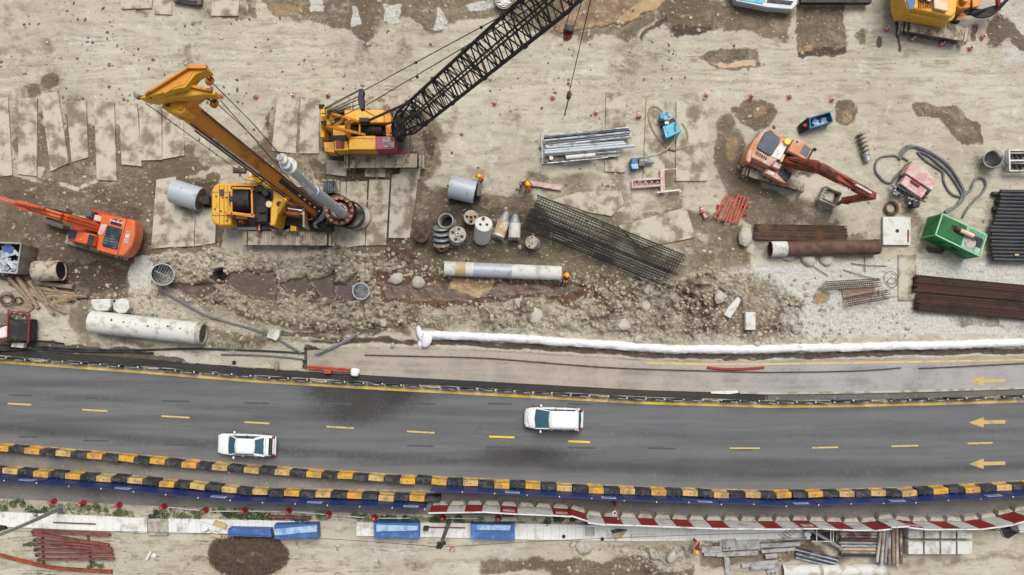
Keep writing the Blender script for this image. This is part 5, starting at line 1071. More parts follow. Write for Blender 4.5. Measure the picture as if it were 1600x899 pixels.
# rack of grey tubes
o = thing('tube_rack', 'open steel rack of long grey tubes and channels left of the blue drum pump', 'rack', W(915, 228)); g = MB()
fr4 = [(846, 212), (984, 199), (989, 224), (848, 256)]
for k, (a, b) in enumerate((((846, 212), (983, 199.5)), ((846, 212), (848, 256)), ((848, 256), (950, 246)), ((983, 199.5), (986, 218)))): g.beam(W(*a, .7), W(*b, .7), .08, .1)
for a in ((846, 212), (848, 256), (983, 200), (950, 246)): g.beam(W(*a, .05), W(*a, .75), .08, .08)
build(g, 'frame', m_gal, o)
tubes = [((850, 216, .7), (983, 203, .7), .11, m_grl), ((852, 220, .7), (984, 207, .7), .11, m_gal), ((856, 225, .6), (985, 211, .6), .13, m_gls), ((852, 229, .7), (986, 214, .7), .12, m_gal), ((853, 231, .8), (975, 222, .8), .1, m_cas), ((851, 236, .8), (978, 225, .8), .12, m_cas), ((851, 239.5, .85), (992, 228, .85), .13, m_cas), ((852, 243, .7), (960, 234, .7), .12, m_gry), ((884, 246.5, .8), (930, 242.5, .8), .17, m_cnw), ((908, 241, .6), (968, 237, .6), .12, m_gal)]
for a, b, r, mt_ in tubes: build(MB().tube([W(*a), W(*b)], r, 10), 'tube', mt_, o)
g = MB(); g.rect(849, 246, 882, 253, .3, .5); build(g, 'machine_part', m_trd, o); build(MB().disc(W(861, 248, .5), (0, 0, 1), .16, .25, 14), 'flange', m_cnw, o); build(MB().rect(930, 238, 964, 245, .3, .5).disc(W(966, 243, .5), (0, 0, 1), .13, .1, 12), 'bracket', m_con, o)
# rebar cages
def cage(a, b, r, nl, dh, mat, label, rt=.02, flat=1.0, skip=0, z=None):
    p, q = W(*a), W(*b); d = (q - p); L_ = d.length; d.normalize(); u = Vector((0, 0, 1)).cross(d).normalized(); v_ = d.cross(u); mb = MB()
    for k in range(nl):
        t = k / nl * 6.283; o_ = u * math.cos(t) * r + v_ * math.sin(t) * r * flat; e = random.uniform(0, .25); mb.tube([p + o_ - d * e, q + o_ + d * random.uniform(0, .35)], rt, 4)
    n = int(L_ / dh)
    for i in range(n + 1):
        c = p + d * (L_ * i / n); pts = [c + u * math.cos(t) * r + v_ * math.sin(t) * r * flat for t in [6.283 * k / 18 for k in range(18)]]
        mb.tube(pts, rt * .8, 3, closed=True)
    return solo('rebar_cage', mb, mat, label, 'rebar cage', smooth=0)
cage((836, 322, .95), (1062, 414, .95), .85, 22, .22, m_cag, 'long dark reinforcement cage, upper and longer of the overlapping pair', .024, .95)
cage((822, 346, .75), (1040, 434, .75), .62, 18, .24, m_cag, 'long dark reinforcement cage, lower one of the overlapping pair beside the small white tool', .024, .95)
cage((826, 334, 1.6), (960, 389, 1.6), .4, 10, .3, m_cag, 'short dark reinforcement cage lying on top of the overlapping pair', .022, .5)
cage((1290, 447, .45), (1372, 442, .45), .34, 12, .16, m_rbr, 'small brown mesh cage, upper of the two near the trench right end', .014, 1); cage((1322, 472, .42), (1388, 460, .42), .36, 12, .16, m_rbr, 'small brown mesh cage, lower of the two near the trench right end', .014, 1)
solo('rusty_scrap_mat', MB().pp([(1315, 452), (1368, 449), (1366, 462), (1318, 468)], .02, .12), m_wod, 'brown matted board between the two small mesh cages', 'board')
for x, y, r, l in ((1392, 434, .5, 'upper loose wire ring beside the small mesh cages'), (1394, 442, .38, 'lower loose wire ring beside the small mesh cages'), (1410, 324, .5, 'thin pale wire ring right of the coiled hose')):
    solo('wire_ring', MB().tube([W(x, y, .15) + Vector((math.cos(t) * r, math.sin(t) * r, 0)) for t in [6.283 * k / 26 for k in range(26)]], .02, 4, closed=True), m_rbr, l, 'wire ring')
def bars(label, quad, n, r, z0, layers, mat, name='rebar_bundle', cat='rebar bundle', jit=6):
    (a, b, c, d_) = quad; mb = MB()
    for l_ in range(layers):
        for i in range(n):
            f = (i + .5 * (l_ % 2) + .25) / n; f = min(f, .995); j0 = random.uniform(-jit, jit * .4); j1 = random.uniform(-jit * .4, jit)
            p = (a[0] + (d_[0] - a[0]) * f + j0, a[1] + (d_[1] - a[1]) * f); q = (b[0] + (c[0] - b[0]) * f + j1, b[1] + (c[1] - b[1]) * f)
            z = z0 + l_ * r * 1.7; mb.tube([W(*p, z), W((p[0] + q[0]) / 2, (p[1] + q[1]) / 2 + random.uniform(-.3, .3), z), W(*q, z)], r, 5)
    return solo(name, mb, mat, label, cat, smooth=60)
bars('bundle of thin brown reinforcing bars above the long brown pipe', ((1184, 350), (1318, 353), (1320, 378), (1182, 374)), 20, .035, .12, 4, m_rbr)
bars('upper of two very dark red-brown stacks of long bars at the right edge', ((1432, 430), (1640, 450), (1640, 474), (1431, 455)), 17, .06, .15, 4, m_rbd)
bars('lower of two very dark red-brown stacks of long bars at the right edge', ((1436, 459), (1640, 478), (1640, 503), (1434, 485)), 18, .06, .15, 4, m_rbd)
mb = MB()
for a, b in (((1330, 412), (1386, 416)), ((1351, 401), (1352, 425)), ((1318, 422), (1376, 438)), ((1262, 409), (1294, 431))):
    solo('loose_bar', MB().tube([W(*a, .12), W((a[0] + b[0]) / 2, (a[1] + b[1]) / 2 + 1, .16), W(*b, .1)], .03, 5), m_rbr, {1330: 'horizontal bar of the thin rusty cross below the brown pipe', 1351: 'short upright bar of the thin rusty cross below the brown pipe', 1318: 'slanting thin rusty bar touching the upper small mesh cage', 1262: 'thin rusty bar slanting across pale rubble under the brown pipe'}[a[0]], 'steel bar')
# black coated pipes at the right edge
k = 0; y = 297.0
x0s = [1562, 1560, 1561, 1560, 1559, 1556, 1556, 1553, 1552, 1550, 1546, 1545, 1547, 1545, 1547, 1546, 1548, 1547, 1549, 1550]
while k < 20:
    solo('coated_pipe', MB().tube([W(x0s[k] + 1, y + 2.2, .55 + .08 * (k % 2)), W(1680, y + 2.2 + 2.8, .55 + .08 * (k % 2))], .15, 14), m_bpi, f'{ordw(k)} long black pipe from the top of the stack at the right edge', 'pipe', 'black pipes stacked at the right edge'); y += 5.6; k += 1
for i in range(9):
    solo('coated_pipe', MB().tube([W(1550 + (i * 5) % 9, 303 + i * 12, .2), W(1680, 306 + i * 12, .2)], .18, 12), m_bpi, f'{ordw(i)} lower-layer black pipe from the top of the stack, right edge', 'pipe', 'black pipes stacked at the right edge')
solo('yellow_tag', MB().rect(1586, 397, 1592, 400, .8, .82), m_crm, 'scrap of cream cloth on the lowest black pipes', 'rag')
# pink and orange frames, plank
solo('pink_plank', MB().pp([(817, 280.5), (878, 290), (877, 298), (816, 287.5)], .02, .3), m_pkp, 'pale pink steel plank beside two workers', 'plank', bevel=.02)
o = thing('truss_frame', 'dusty pink T-shaped lattice frame lying below the cyan pump', 'frame', W(1020, 285)); g = MB()
for a, b in (((988, 282), (1032, 279)), ((988, 293), (1032, 290))): g.beam(W(*a, .3), W(*b, .3), .16, .2)
build(g, 'chord', m_pkp, o); g = MB()
for i in range(9): g.beam(W(990 + i * 4.7, 292 if i % 2 else 283, .3), W(994.7 + i * 4.7, 283 if i % 2 else 292, .3), .05, .05)
g.beam(W(988, 281, .3), W(988, 294, .3), .12, .15); build(g, 'lacing', m_pkp, o); build(MB().beam(W(1034.5, 266, .35), W(1035, 302, .35), .34, .34), 'cross_beam', m_pkp, o, bevel=.02); build(MB().beam(W(1036, 265, .5), W(1058, 264, .5), .07, .07).beam(W(1026, 301, .4), W(1062, 297, .4), .1, .1).beam(W(1062, 297, .4), W(1063, 301, .4), .1, .1), 'outrigger', m_wht, o)
for i, (a, b) in enumerate((((1138, 305), (1118, 342)), ((1147, 309), (1131, 346)), ((1156, 305), (1141, 348)), ((1167, 308), (1150, 349)))):
    o = thing('scaffold_frame', f'{ordw(i)} from the left of the stacked orange-red ladder frames', 'frame', W((a[0] + b[0]) / 2, (a[1] + b[1]) / 2), 'orange-red ladder frames'); z = .3 + .12 * (i % 2)
    g = MB(); off_ = 5.0
    for s in (-1, 1): g.beam(W(a[0] + s * off_ * .5, a[1] + s * 1.5, z), W(b[0] + s * off_ * .5, b[1] + s * 1.5, z), .11, .14)
    build(g, 'stile', m_rtr, o); g = MB()
    for j in range(8):
        f = (j + .5) / 8; c = (a[0] + (b[0] - a[0]) * f, a[1] + (b[1] - a[1]) * f); s = 1 if j % 2 else -1; g.beam(W(c[0] - off_ * .5, c[1] - 1.5 - s * 1.5, z - .05), W(c[0] + off_ * .5, c[1] + 1.5 + s * 1.5, z - .05), .05, .06)
    build(g, 'rung', m_rtr, o)
for i, (x, y) in enumerate(((1124, 322), (1163, 335), (1120, 335), (1165, 322), (1133, 344))):
    solo('frame_tie', MB().beam(W(x - 4, y + 3, .15), W(x + 4, y - 3, .15), .1, .1).beam(W(x - 4, y - 2, .15), W(x + 4, y + 2, .15), .08, .08), m_rdp, ['dark red cross tie left of the ladder frames', 'dark red cross tie right of the ladder frames', 'dark red cross tie at the lower left of the ladder frames', 'dark red cross tie at the upper right of the ladder frames', 'dark red cross tie under the ladder frames'][i], 'frame tie')
# pumps, power packs, containers
o = thing('water_pump', 'bright cyan pump set on a steel plate inside a looped tan hose', 'pump', W(1048, 195))
PB(o, 'tank', m_cyn, [(1038, 197), (1058, 188), (1065, 206), (1043, 216)], .15, 1.2, .06); PB(o, 'engine', m_blk, [(1034, 194), (1052, 184), (1056, 189), (1039, 197)], .15, 1.1, .04); PB(o, 'housing', m_cyn, [(1032, 178), (1041, 173), (1047, 176), (1046, 182), (1036, 188), (1031, 184)], .15, 1.0, .05)
g = MB(); g.disc(W(1038.5, 186, .9), (0, 0, 1), .17, .4, 16); g.disc(W(1045, 181.5, .9), (0, 0, 1), .13, .35, 16); build(g, 'air_filter', m_lbl, o); build(MB().rect(1039, 190, 1045, 194, 1.1, 1.25), 'label', m_wht, o); build(MB().pp([(1035, 176), (1041, 173), (1043, 175), (1037, 179)], 1.0, 1.05), 'pale_cap', m_lbl, o); build(MB().pp([(1036, 198), (1038, 197), (1043, 214), (1041, 215)], 1.0, 1.25), 'edge_rail', m_lbl, o)
solo('suction_hose', MB().tube(spline([W(*p, .12) for p in ((1036, 176), (1026, 168), (1016, 169), (1013, 182), (1018, 200), (1030, 220), (1045, 232), (1058, 234), (1070, 228), (1074, 214), (1071, 202), (1065, 193))], 8), .1, 8), m_tnh, 'thick tan hose looped round the cyan pump', 'hose')
solo('delivery_hose', MB().tube(spline([W(1057, 185, 1.2), W(1056, 200, 1.35), W(1052, 221, .5), W(1038, 236, .25), W(1015, 245, .15), W(1006, 246, .4)], 8), .075, 8), m_con, 'thin pale hose running from the cyan pump to the blue drum', 'hose')
o = thing('drum_pump', 'small pump with blue drum and grey motor at the end of the tube rack', 'pump', W(996, 254)); build(MB().pp([(985, 247), (997, 246), (998, 264), (987, 265)], .1, .95), 'drum', m_bpn, o, bevel=.12); build(MB().pp([(986, 257), (997, 256), (997.5, 263.5), (988, 264)], .95, .97), 'worn_top', m_lbl, o); build(MB().rect(998, 246, 1008, 260, .15, .8), 'motor', m_trd, o, bevel=.05); g = MB()
for i in range(4): g.disc(W(1000 + i * 2.3, 253, .5), (1, 0, 0), .34, .05, 14)
build(g, 'cooling_fin', m_gal, o); build(MB().tube([W(1008, 252, .5), W(1019, 254, .5), W(1022, 254, .5)], [.3, .14, .12], 14), 'nozzle', m_gry, o)
o = thing('waste_skip', 'small blue open-top steel skip with white debris right of the faded excavator', 'skip', W(1275, 192)); g = MB()
for a, b in (((1262, 187), (1293, 178)), ((1293, 178), (1297, 193)), ((1297, 193), (1262, 203)), ((1262, 203), (1262, 187))): g.beam(W(*a, .55), W(*b, .55), .08, 1.0)
build(g, 'wall', m_dbl, o, bevel=.02); build(MB().pp([(1262, 187), (1293, 179), (1296, 192), (1262, 202)], .1, .25), 'floor', m_dbl, o); build(MB().pp([(1252, 193), (1262, 184), (1264, 202), (1255, 206)], .1, .9, zz=[.35, 1.05, 1.05, .35]), 'chute', m_blk, o, bevel=.02); build(MB().disc(W(1258, 196, .82), (-.3, 0, 1), .14, .06, 12), 'red_mark', m_rdp, o)
g = MB()
for i in range(16): g.rock(W(1266 + (i * 37) % 25, 185 + (i * 23) % 13, .4), .13 + .05 * (i % 3), seed=i)
build(g, 'debris', m_lbl, o, smooth=0)
o = thing('power_pack', 'bleached pink hydraulic power pack with black fittings between grey hoses', 'power pack', W(1432, 288))
PB(o, 'cover', m_pkp, [(1425, 253), (1438, 260), (1448, 261), (1449, 268), (1463, 282), (1457, 298), (1414, 270)], .4, 1.25, .04); PB(o, 'control_box', m_pkp, [(1416, 274), (1449, 297), (1440, 310), (1407, 287)], .4, 1.1, .04); PB(o, 'skid', m_blk, [(1418, 256), (1424, 252), (1456, 297), (1444, 312), (1404, 290)], .1, .5, .02)
g = MB(); g.pp([(1425, 281), (1438, 290), (1437, 292), (1424, 283)], 1.1, 1.3); build(g, 'gap_rail', m_rdp, o); g = MB(); g.pp([(1400, 292), (1414, 297), (1416, 304), (1404, 300)], .2, .8); g.pp([(1426, 313), (1438, 316), (1437, 324), (1426, 324)], .2, .9); build(g, 'pump_block', m_blk, o, bevel=.05); build(MB().beam(W(1403, 292, .9), W(1414, 299, .9), .12, .1), 'green_strip', m_grd, o)
g = MB()
for i in range(14): g.ball(W(1395 + (i * 11) % 17, 290 + (i * 7) % 16, .5 + .1 * (i % 3)), .13)
for i in range(10): g.ball(W(1420 + (i * 5) % 12, 310 + (i * 7) % 9, .5 + .1 * (i % 3)), .13)
build(g, 'valve', m_gal, o); g = MB(); g.beam(W(1440, 309, .9), W(1446, 296, .9), .08, .08); g.beam(W(1436, 311, .8), W(1446, 316, .8), .1, .1); g.beam(W(1443, 304, .8), W(1449, 310, .8), .1, .1); build(g, 'bracket', m_rds, o)
hoses = [([(1419, 252), (1412, 247), (1405, 246), (1396, 243), (1386, 244), (1376, 246), (1369, 254), (1368, 266), (1374, 276), (1383, 284), (1392, 286), (1398, 278), (1407, 268), (1414, 262)], 'grey hose loop left of the pink power pack'),
 ([(1404, 248), (1408, 238), (1414, 230), (1424, 228), (1436, 232), (1450, 238), (1468, 248), (1484, 262), (1495, 276), (1504, 292), (1508, 304), (1500, 318), (1486, 326), (1476, 331)], 'longest grey hose sweeping over the pink power pack to the green container'),
 ([(1406, 250), (1412, 240), (1420, 231), (1432, 229.5), (1446, 234), (1462, 243), (1480, 256), (1492, 272), (1501, 288), (1506, 304), (1496, 320), (1478, 333)], 'grey hose running just inside the longest one'),
 ([(1434, 237), (1437, 242), (1448, 252), (1462, 261), (1473, 270), (1475, 284), (1482, 298), (1492, 306), (1502, 308), (1504, 312)], 'inner grey hose bending between power pack and hose bundle'),
 ([(1436, 237), (1450, 243), (1466, 256), (1482, 270), (1496, 290), (1503, 306), (1494, 322)], 'middle grey hose of the bundle sweeping to the green container'),
 ([(1504, 306), (1516, 298), (1521, 286), (1527, 278), (1536, 279), (1541, 288), (1536, 300), (1524, 312), (1512, 326), (1504, 340)], 'grey hose hairpin reaching toward the black pipes')]
for i, (p, l) in enumerate(hoses): solo('hydraulic_hose', MB().tube(spline([W(*q, .1 + .03 * (i % 3)) for q in p], 7), .085, 8), m_hose, l, 'hose', 'grey hoses at the pink power pack')
g = MB()
for i in range(6):
    r = .36 + .035 * i; g.tube([W(1392 + (i % 3) * .6, 325 + (i % 2) * .8, .06 + .06 * (i % 4)) + Vector((math.cos(t) * r, math.sin(t) * r * 1.05, 0)) for t in [6.283 * k / 26 for k in range(26)]], .04, 5, closed=True)
solo('coiled_hose', g, m_rst, 'small coil of brown hose above the square white plate', 'hose coil')
o = thing('generator_container', 'bright green generator container with sooty rusty exhaust on its roof', 'generator', W(1490, 370))
base4 = [(1448.5, 339), (1438, 373), (1509, 407), (1518, 372)]; roof4 = [(1472.6, 334.5), (1461.6, 367), (1531, 400.6), (1541.5, 367.5)]
Hc = 2.1; R4 = [W(x, y, Hc) for x, y in roof4]
cont = build(MB().prism([Vector((v.x, v.y, .08)) for v in R4], R4), 'container_body', m_grn, o, bevel=.03)
g = MB()
for i in range(4): g.beam(R4[i], R4[(i + 1) % 4], .1, .08)
for v in R4: g.beam(Vector((v.x, v.y, .1)), v, .09, .09)
build(g, 'edge_frame', m_lbl if False else M('pale_green_trim', (150, 210, 160), .6), cont)
L2 = lambda u, v, z=Hc: (R4[0].lerp(R4[3], u)).lerp(R4[1].lerp(R4[2], u), v) + Vector((0, 0, z - Hc))
def rq(u0, u1, v0, v1, z0, z1): return MB().prism([L2(u0, v0, z0), L2(u1, v0, z0), L2(u1, v1, z0), L2(u0, v1, z0)], [L2(u0, v0, z1), L2(u1, v0, z1), L2(u1, v1, z1), L2(u0, v1, z1)])
gr_ = build(rq(.03, .56, .06, .94, Hc, Hc + .03), 'roof_grille', m_grd, o); g = MB()
for i in range(24): g.beam(L2(.05 + i * .0215, .08, Hc + .04), L2(.05 + i * .0215, .92, Hc + .04), .03, .03)
build(g, 'grille_slat', m_grn, gr_); build(rq(.56, .97, .04, .96, Hc, Hc + .05), 'worn_roof', m_gwt, o); build(MB().disc(L2(.72, .66, Hc + .05), (0, 0, 1), .42, .04, 26), 'fan_cover', m_con, o)
ep = build(MB().tube([L2(.42, .38, Hc + .25), L2(.70, .38, Hc + .32)], .17, 16), 'exhaust_silencer', m_crm, o); build(MB().tube([L2(.32, .36, Hc + .22), L2(.42, .38, Hc + .25)], .16, 14).tube([L2(.70, .38, Hc + .32), L2(.8, .4, Hc + .3)], .1, 12), 'exhaust_elbow', m_rst, ep)
build(rq(.80, .96, .25, .7, Hc + .05, Hc + .056), 'soot_patch', m_rub, o); build(rq(.26, .36, .25, .45, Hc + .03, Hc + .06), 'soot_patch', m_rub, o); g = MB()
for f in (.33, .36, .60, .63, .66, .69, .72): 
    a = R4[1].lerp(R4[2], f - .08); b_ = R4[1].lerp(R4[2], f - .05); nrm = (R4[1] - R4[0]).normalized() * .02
    for z in (1.25, 1.0): g.beam(Vector((a.x, a.y, z)) + nrm, Vector((b_.x, b_.y, z)) + nrm, .03, .14)
build(g, 'side_lettering', m_grd, o); solo('timber_scrap', MB().beam(W(1448, 388, .15), W(1475, 392, .15), .2, .2).beam(W(1450, 393, .1), W(1472, 396, .1), .1, .1), m_rst, 'rusty scrap sticking out under the green container', 'scrap')
# other edge things
o = thing('pipe_crate', 'white rack of dark-mouthed fittings cut by the right edge', 'rack', W(1592, 251)); g = MB()
for a, b in (((1574, 236), (1640, 236)), ((1574, 236), (1575, 268)), ((1575, 268), (1640, 268)), ((1574, 252), (1640, 252))): g.beam(W(*a, .7), W(*b, .7), .1, .5)
build(g, 'frame', m_wht, o)
for i in range(8): build(MB().tube([W(1579 + (i % 4) * 8, 241 + (i // 4) * 16, .6), W(1579 + (i % 4) * 8, 248 + (i // 4) * 16, .6)], [.2, .12], 12), 'fitting', m_blk, o)
o = thing('steel_tray', 'dark steel tray cut by the top edge between two plates', 'tray', W(290, 0)); build(MB().pp([(270, -20), (314, -20), (314, 6), (310, 8), (270, 2)], .05, .5), 'tray', m_trd, o, bevel=.03); build(MB().pp([(275, -2), (308, 2), (307, 5), (276, 1)], .5, .56), 'slot', m_blk, o)
o = thing('site_trailer', 'grey-white trailer bed cut by the top edge over the brown mud', 'trailer', W(1200, 0)); build(MB().pp([(1140, -30), (1246, -30), (1246, 6), (1238, 15), (1200, 12), (1150, 2)], .3, 1.1), 'bed', m_cas, o, bevel=.05); build(MB().pp([(1200, -2), (1240, 2), (1236, 8), (1198, 4)], 1.1, 1.14), 'dark_slot', m_blk, o); build(MB().pp([(1150, -6), (1195, -4), (1192, 6), (1155, 0)], 1.1, 1.15), 'cyan_panel', m_cyn, o)
o = thing('steel_beam_stack', 'dark blue steel frame cut by the top edge above the square puddle', 'frame', W(1310, 0)); build(MB().beam(W(1250, 1, .6), W(1360, 1, .6), .5, .5), 'beam', m_blk, o); build(MB().beam(W(1255, -4, .9), W(1355, -3, .9), .1, .1), 'rail', m_dbl, o)
o = thing('spiral_auger', 'short stained screw auger lying right of the faded excavator', 'drilling tool', W(1350, 230)); g = MB(); p, q = W(1344, 207, .35), W(1356, 252, .35); d = (q - p)
for i in range(5): g.disc(p + d * (.06 + i * .14), d, .34, .08, 20)
build(g, 'flight', m_wod, o); build(MB().tube([p, q], .1, 12).tube([p + d * .72, q], .26, 16), 'stem', m_gal, o)
# bottom-left corner
o = thing('debris_skip', 'white-rimmed skip of grey and blue scrap at the left edge', 'skip', W(10, 404)); g = MB()
for a, b in (((-30, 379), (41, 382)), ((41, 382), (34, 428)), ((34, 428), (-30, 424))): g.beam(W(*a, .75), W(*b, .75), .1, 1.3)
build(g, 'wall', m_con, o, bevel=.02); build(MB().pp([(-30, 380), (40, 383), (33, 427), (-30, 423)], .1, .4), 'floor', m_blk, o); build(MB().pp([(41, 384), (49, 386), (44, 429), (35, 428)], .1, .9, zz=[1.3, .6, .6, 1.3]), 'end_ramp', m_trd, o); g = MB(); rn = random.Random(5)
for i in range(34): 
    c = W(rn.uniform(-10, 34), rn.uniform(386, 422), .9); R = Matrix.Rotation(rn.uniform(0, 3), 3, 'Z') @ Matrix.Rotation(rn.uniform(-.5, .5), 3, 'X'); g.box(c, (rn.uniform(.3, 1.3), rn.uniform(.1, .4), .05), M3=R)
build(g, 'scrap', M('grey_scrap', (150, 160, 170), .6, .1, .4, (205, 208, 210), 1.2, island=.5), o, smooth=0); build(MB().pp([(2, 384), (22, 386), (18, 396), (4, 392)], .9, 1.0), 'blue_sheet', m_bpn, o)
tim = [((14, 434), (52, 476), .16), ((28, 434), (60, 482), .2), ((45, 440), (84, 492), .13), ((38, 452), (74, 474), .12), ((58, 441), (114, 449), .2), ((68, 452), (118, 460), .14), ((70, 458), (118, 462), .12), ((75, 464), (137, 463), .17), ((60, 450), (76, 476), .1), ((78, 476), (102, 490), .1), ((72, 440), (110, 470), .07)]
for i, (a, b, r) in enumerate(tim): solo('timber_pole', MB().tube([W(*a, .25 + .05 * (i % 3)), W((a[0] + b[0]) / 2, (a[1] + b[1]) / 2 + .5, .3), W(*b, .2)], [r, r * .95, r * .85], 8), m_wod, f'{ordw(i)} weathered pole in the timber heap below the left skip, counted from the left', 'timber', 'weathered poles below the left skip')
solo('timber_board', MB().pp([(22, 478), (46, 468), (53, 482), (44, 488), (28, 486)], .03, .15), m_wod, 'ragged brown board beside the wire coil at the left edge', 'board')
for x, y, r, n_, l in ((11, 468, .5, 9, 'big tangled brown wire coil near the left edge'), (29, 470, .34, 5, 'smaller wire coil beside the ragged board')):
    g = MB()
    for i in range(n_):
        rr = r * (.7 + .06 * i); tl = random.uniform(-.15, .15); g.tube([W(x, y, .2 + .03 * i) + Vector((math.cos(t) * rr, math.sin(t) * rr * (.9 + tl), math.sin(t + i) * .05)) for t in [6.283 * k / 24 for k in range(24)]], .022, 4, closed=True)
    solo('wire_coil', g, m_rbr, l, 'wire coil')
g = MB(); rn = random.Random(9)
for i in range(14): 
    c = (100 + rn.uniform(-14, 14), 469 + rn.uniform(-5, 5)); g.tube(spline([W(c[0] + rn.uniform(-12, 12), c[1] + rn.uniform(-7, 7), .3 + rn.uniform(0, .2)) for _ in range(5)], 5), .025, 4)
solo('rope_tangle', g, m_wo2, 'tangle of yellowish rope on the timber heap', 'rope')
o = thing('site_machine', 'black-topped machine with red frame and white tank at the lower left edge', 'machine', W(20, 515)); PB(o, 'black_hood', m_rub, [(14, 499), (44, 499), (42, 534), (13, 531)], .3, 1.5, .05); g = MB()
for a, b in (((13, 484), (12, 530)), ((-5, 529), (13, 529)), ((14, 486), (46, 490)), ((46, 490), (44, 536))): g.beam(W(*a, 1.4), W(*b, 1.4), .1, .1)
build(g, 'red_frame', m_rdp, o); build(MB().pp([(-6, 516), (6, 510), (12, 509), (12, 526), (-6, 532)], .3, 1.2), 'white_tank', m_wht, o, bevel=.08); build(MB().pp([(19, 537), (38, 536), (36, 544), (17, 542)], .2, .6), 'white_step', m_wht, o); g = MB()
for i in range(9): g.rock(W(18 + i * 3, 490 + (i * 5) % 7, 1.0), .18, seed=i + 60)
g.pp([(-8, 490), (12, 492), (12, 508), (-8, 510)], .2, .9); build(g, 'engine_part', m_trd, o, smooth=0)
g = MB()
for i in range(6): g.beam(W(208 + i * 5.4, 488.5 + i * .05, .2), W(208 + i * 5.4, 497, .2), .05, .05)
g.beam(W(205, 489, .2), W(240, 490, .2), .06, .06); solo('grid_mat', g, m_con, 'small black-and-white grid mat behind the long white pipe', 'mat')
# cables, hose and bags on the strip beside the carriageway
cb_ = [([(248, 454), (280, 470), (320, 492), (360, 505), (400, 516), (430, 528), (470, 552)], .1, m_hose, 'thick grey hose running from the trench down to the orange beam'),
 ([(492, 554), (530, 537), (560, 520), (604, 491)], .08, m_gry, 'straight grey pole slanting across the trench bank'),
 ([(496, 556), (532, 539), (562, 522), (598, 498)], .06, m_hose, 'thin cable lying along the slanting grey pole'),
 ([(-10, 538), (60, 542), (140, 546), (215, 547), (300, 545), (400, 548), (476, 552)], .08, m_bpi, 'upper long black pipe on the strip beside the carriageway'),
 ([(-10, 548), (60, 546), (120, 549), (200, 550), (240, 552)], .08, m_bpi, 'short black pipe below the long one on the left strip'),
 ([(345, 554), (400, 555), (440, 558), (478, 562)], .07, m_hose, 'grey cable near the round hole on the strip'),
 ([(100, 537), (60, 533), (30, 540), (-10, 552)], .05, m_blk, 'thin black cable beside the site machine')]
for p, r, mt_, l in cb_: solo('cable', MB().tube(spline([W(*q, .12) for q in p], 6), r, 7), mt_, l, 'cable')
o = thing('steel_beam', 'orange-red painted beam lying beside the carriageway next to a white bag', 'beam', W(514, 577)); build(MB().beam(W(481, 574, .3), W(547, 579, .3), .28, .3).beam(W(481, 573, .5), W(547, 578, .5), .07, .12), 'web', m_rtr, o, bevel=.02); build(MB().rect(507, 578, 517, 584, .1, .5), 'bracket', m_rtr, o)
solo('sand_bag', MB().pp([(547, 578), (551, 575), (561, 577), (562, 581), (558, 589), (548, 588)], .02, .45), m_gtx, 'white bag at the right end of the orange-red beam', 'bag', bevel=.12)
solo('concrete_block', MB().pp([(419, 517), (430, 514), (437, 517), (436, 526), (431, 533), (416, 527)], 0, .5), m_cnw, 'white angular block with the grey hose across it', 'block', bevel=.05)
solo('drain_hole', MB().disc(W(366, 567, .02), (0, 0, 1), .17, .05, 16), m_blk, 'small round black hole cover on the sandy strip', 'hole cover'); solo('soil_pile', MB().rock(W(433, 571, .05), .4, (1.1, .6, .5), 3, 2), m_rbl, 'small brown mound on the sandy strip beside the hole', 'mound')
# white geotextile berm
mb = MB(); xs = list(range(656, 1624, 6)); ringn = 10
path = [W(x, float(lerp_curve(BERM, x)) + .3 * math.sin(x * .11) + .4 * math.sin(x * .043 + 1), .06 + .01 * math.sin(x * .3)) for x in xs]
jr = random.Random(4); mb.tube(path, [.34 + .012 * math.sin(x * .21) + .01 * math.sin(x * .57) for x in xs], 12); mb.v = [(a + jr.uniform(-.02, .02), b + jr.uniform(-.045, .045), c + jr.uniform(-.03, .03)) for a, b, c in mb.v]; berm = solo('covered_berm', mb, m_gtx, 'long white fabric-covered bund running along the side road', 'bund')
g = MB(); g.rock(W(668, 531, .25), .62, (1.1, .7, .5), 4, 2); g.rock(W(655, 521, .2), .45, (1.3, .7, .4), 6, 2); g.rock(W(657, 538, .12), .35, (1.3, .5, .3), 8, 2); build(g, 'bunched_end', m_gtx, berm)
RC = [(570, 555), (650, 557), (760, 560), (900, 571), (980, 576), (1110, 580), (1200, 582), (1330, 580), (1408, 575)]
for nm, p, r, mt_, l in (('rusty_cable', RC, .05, m_rst, 'long rusty pipe lying along the side road'), ('rusty_cable', [(1436, 576), (1500, 573), (1560, 570), (1640, 566)], .05, m_rst, 'shorter rusty pipe on the side road near the right edge'), ('red_pipe', [(1105, 574.5), (1130, 577), (1160, 577), (1194, 574.5)], .1, m_rdp, 'short bright red pipe lying on the side road')):
    solo(nm, MB().tube(spline([W(*q, .08) for q in p], 5), r, 6), mt_, l, 'pipe')
solo('kerb_piece', MB().pp([(1111, 612), (1153, 610.5), (1154, 614), (1140, 616), (1111, 615)], .01, .12), m_wht, 'bright white kerb strip at the edge of the side road', 'kerb')
kb_ = MB()
for x in range(1156, 1620, 12):
    a = float(lerp_curve(UP, x)) - 20.5; b = float(lerp_curve(UP, x + 12)) - 20.5
    kb_.pp([(x, a), (x + 12, b), (x + 12, b + 3.6), (x, a + 3.6)], -.02, .12)
build(kb_, 'kerb', m_con, None, kind='structure')
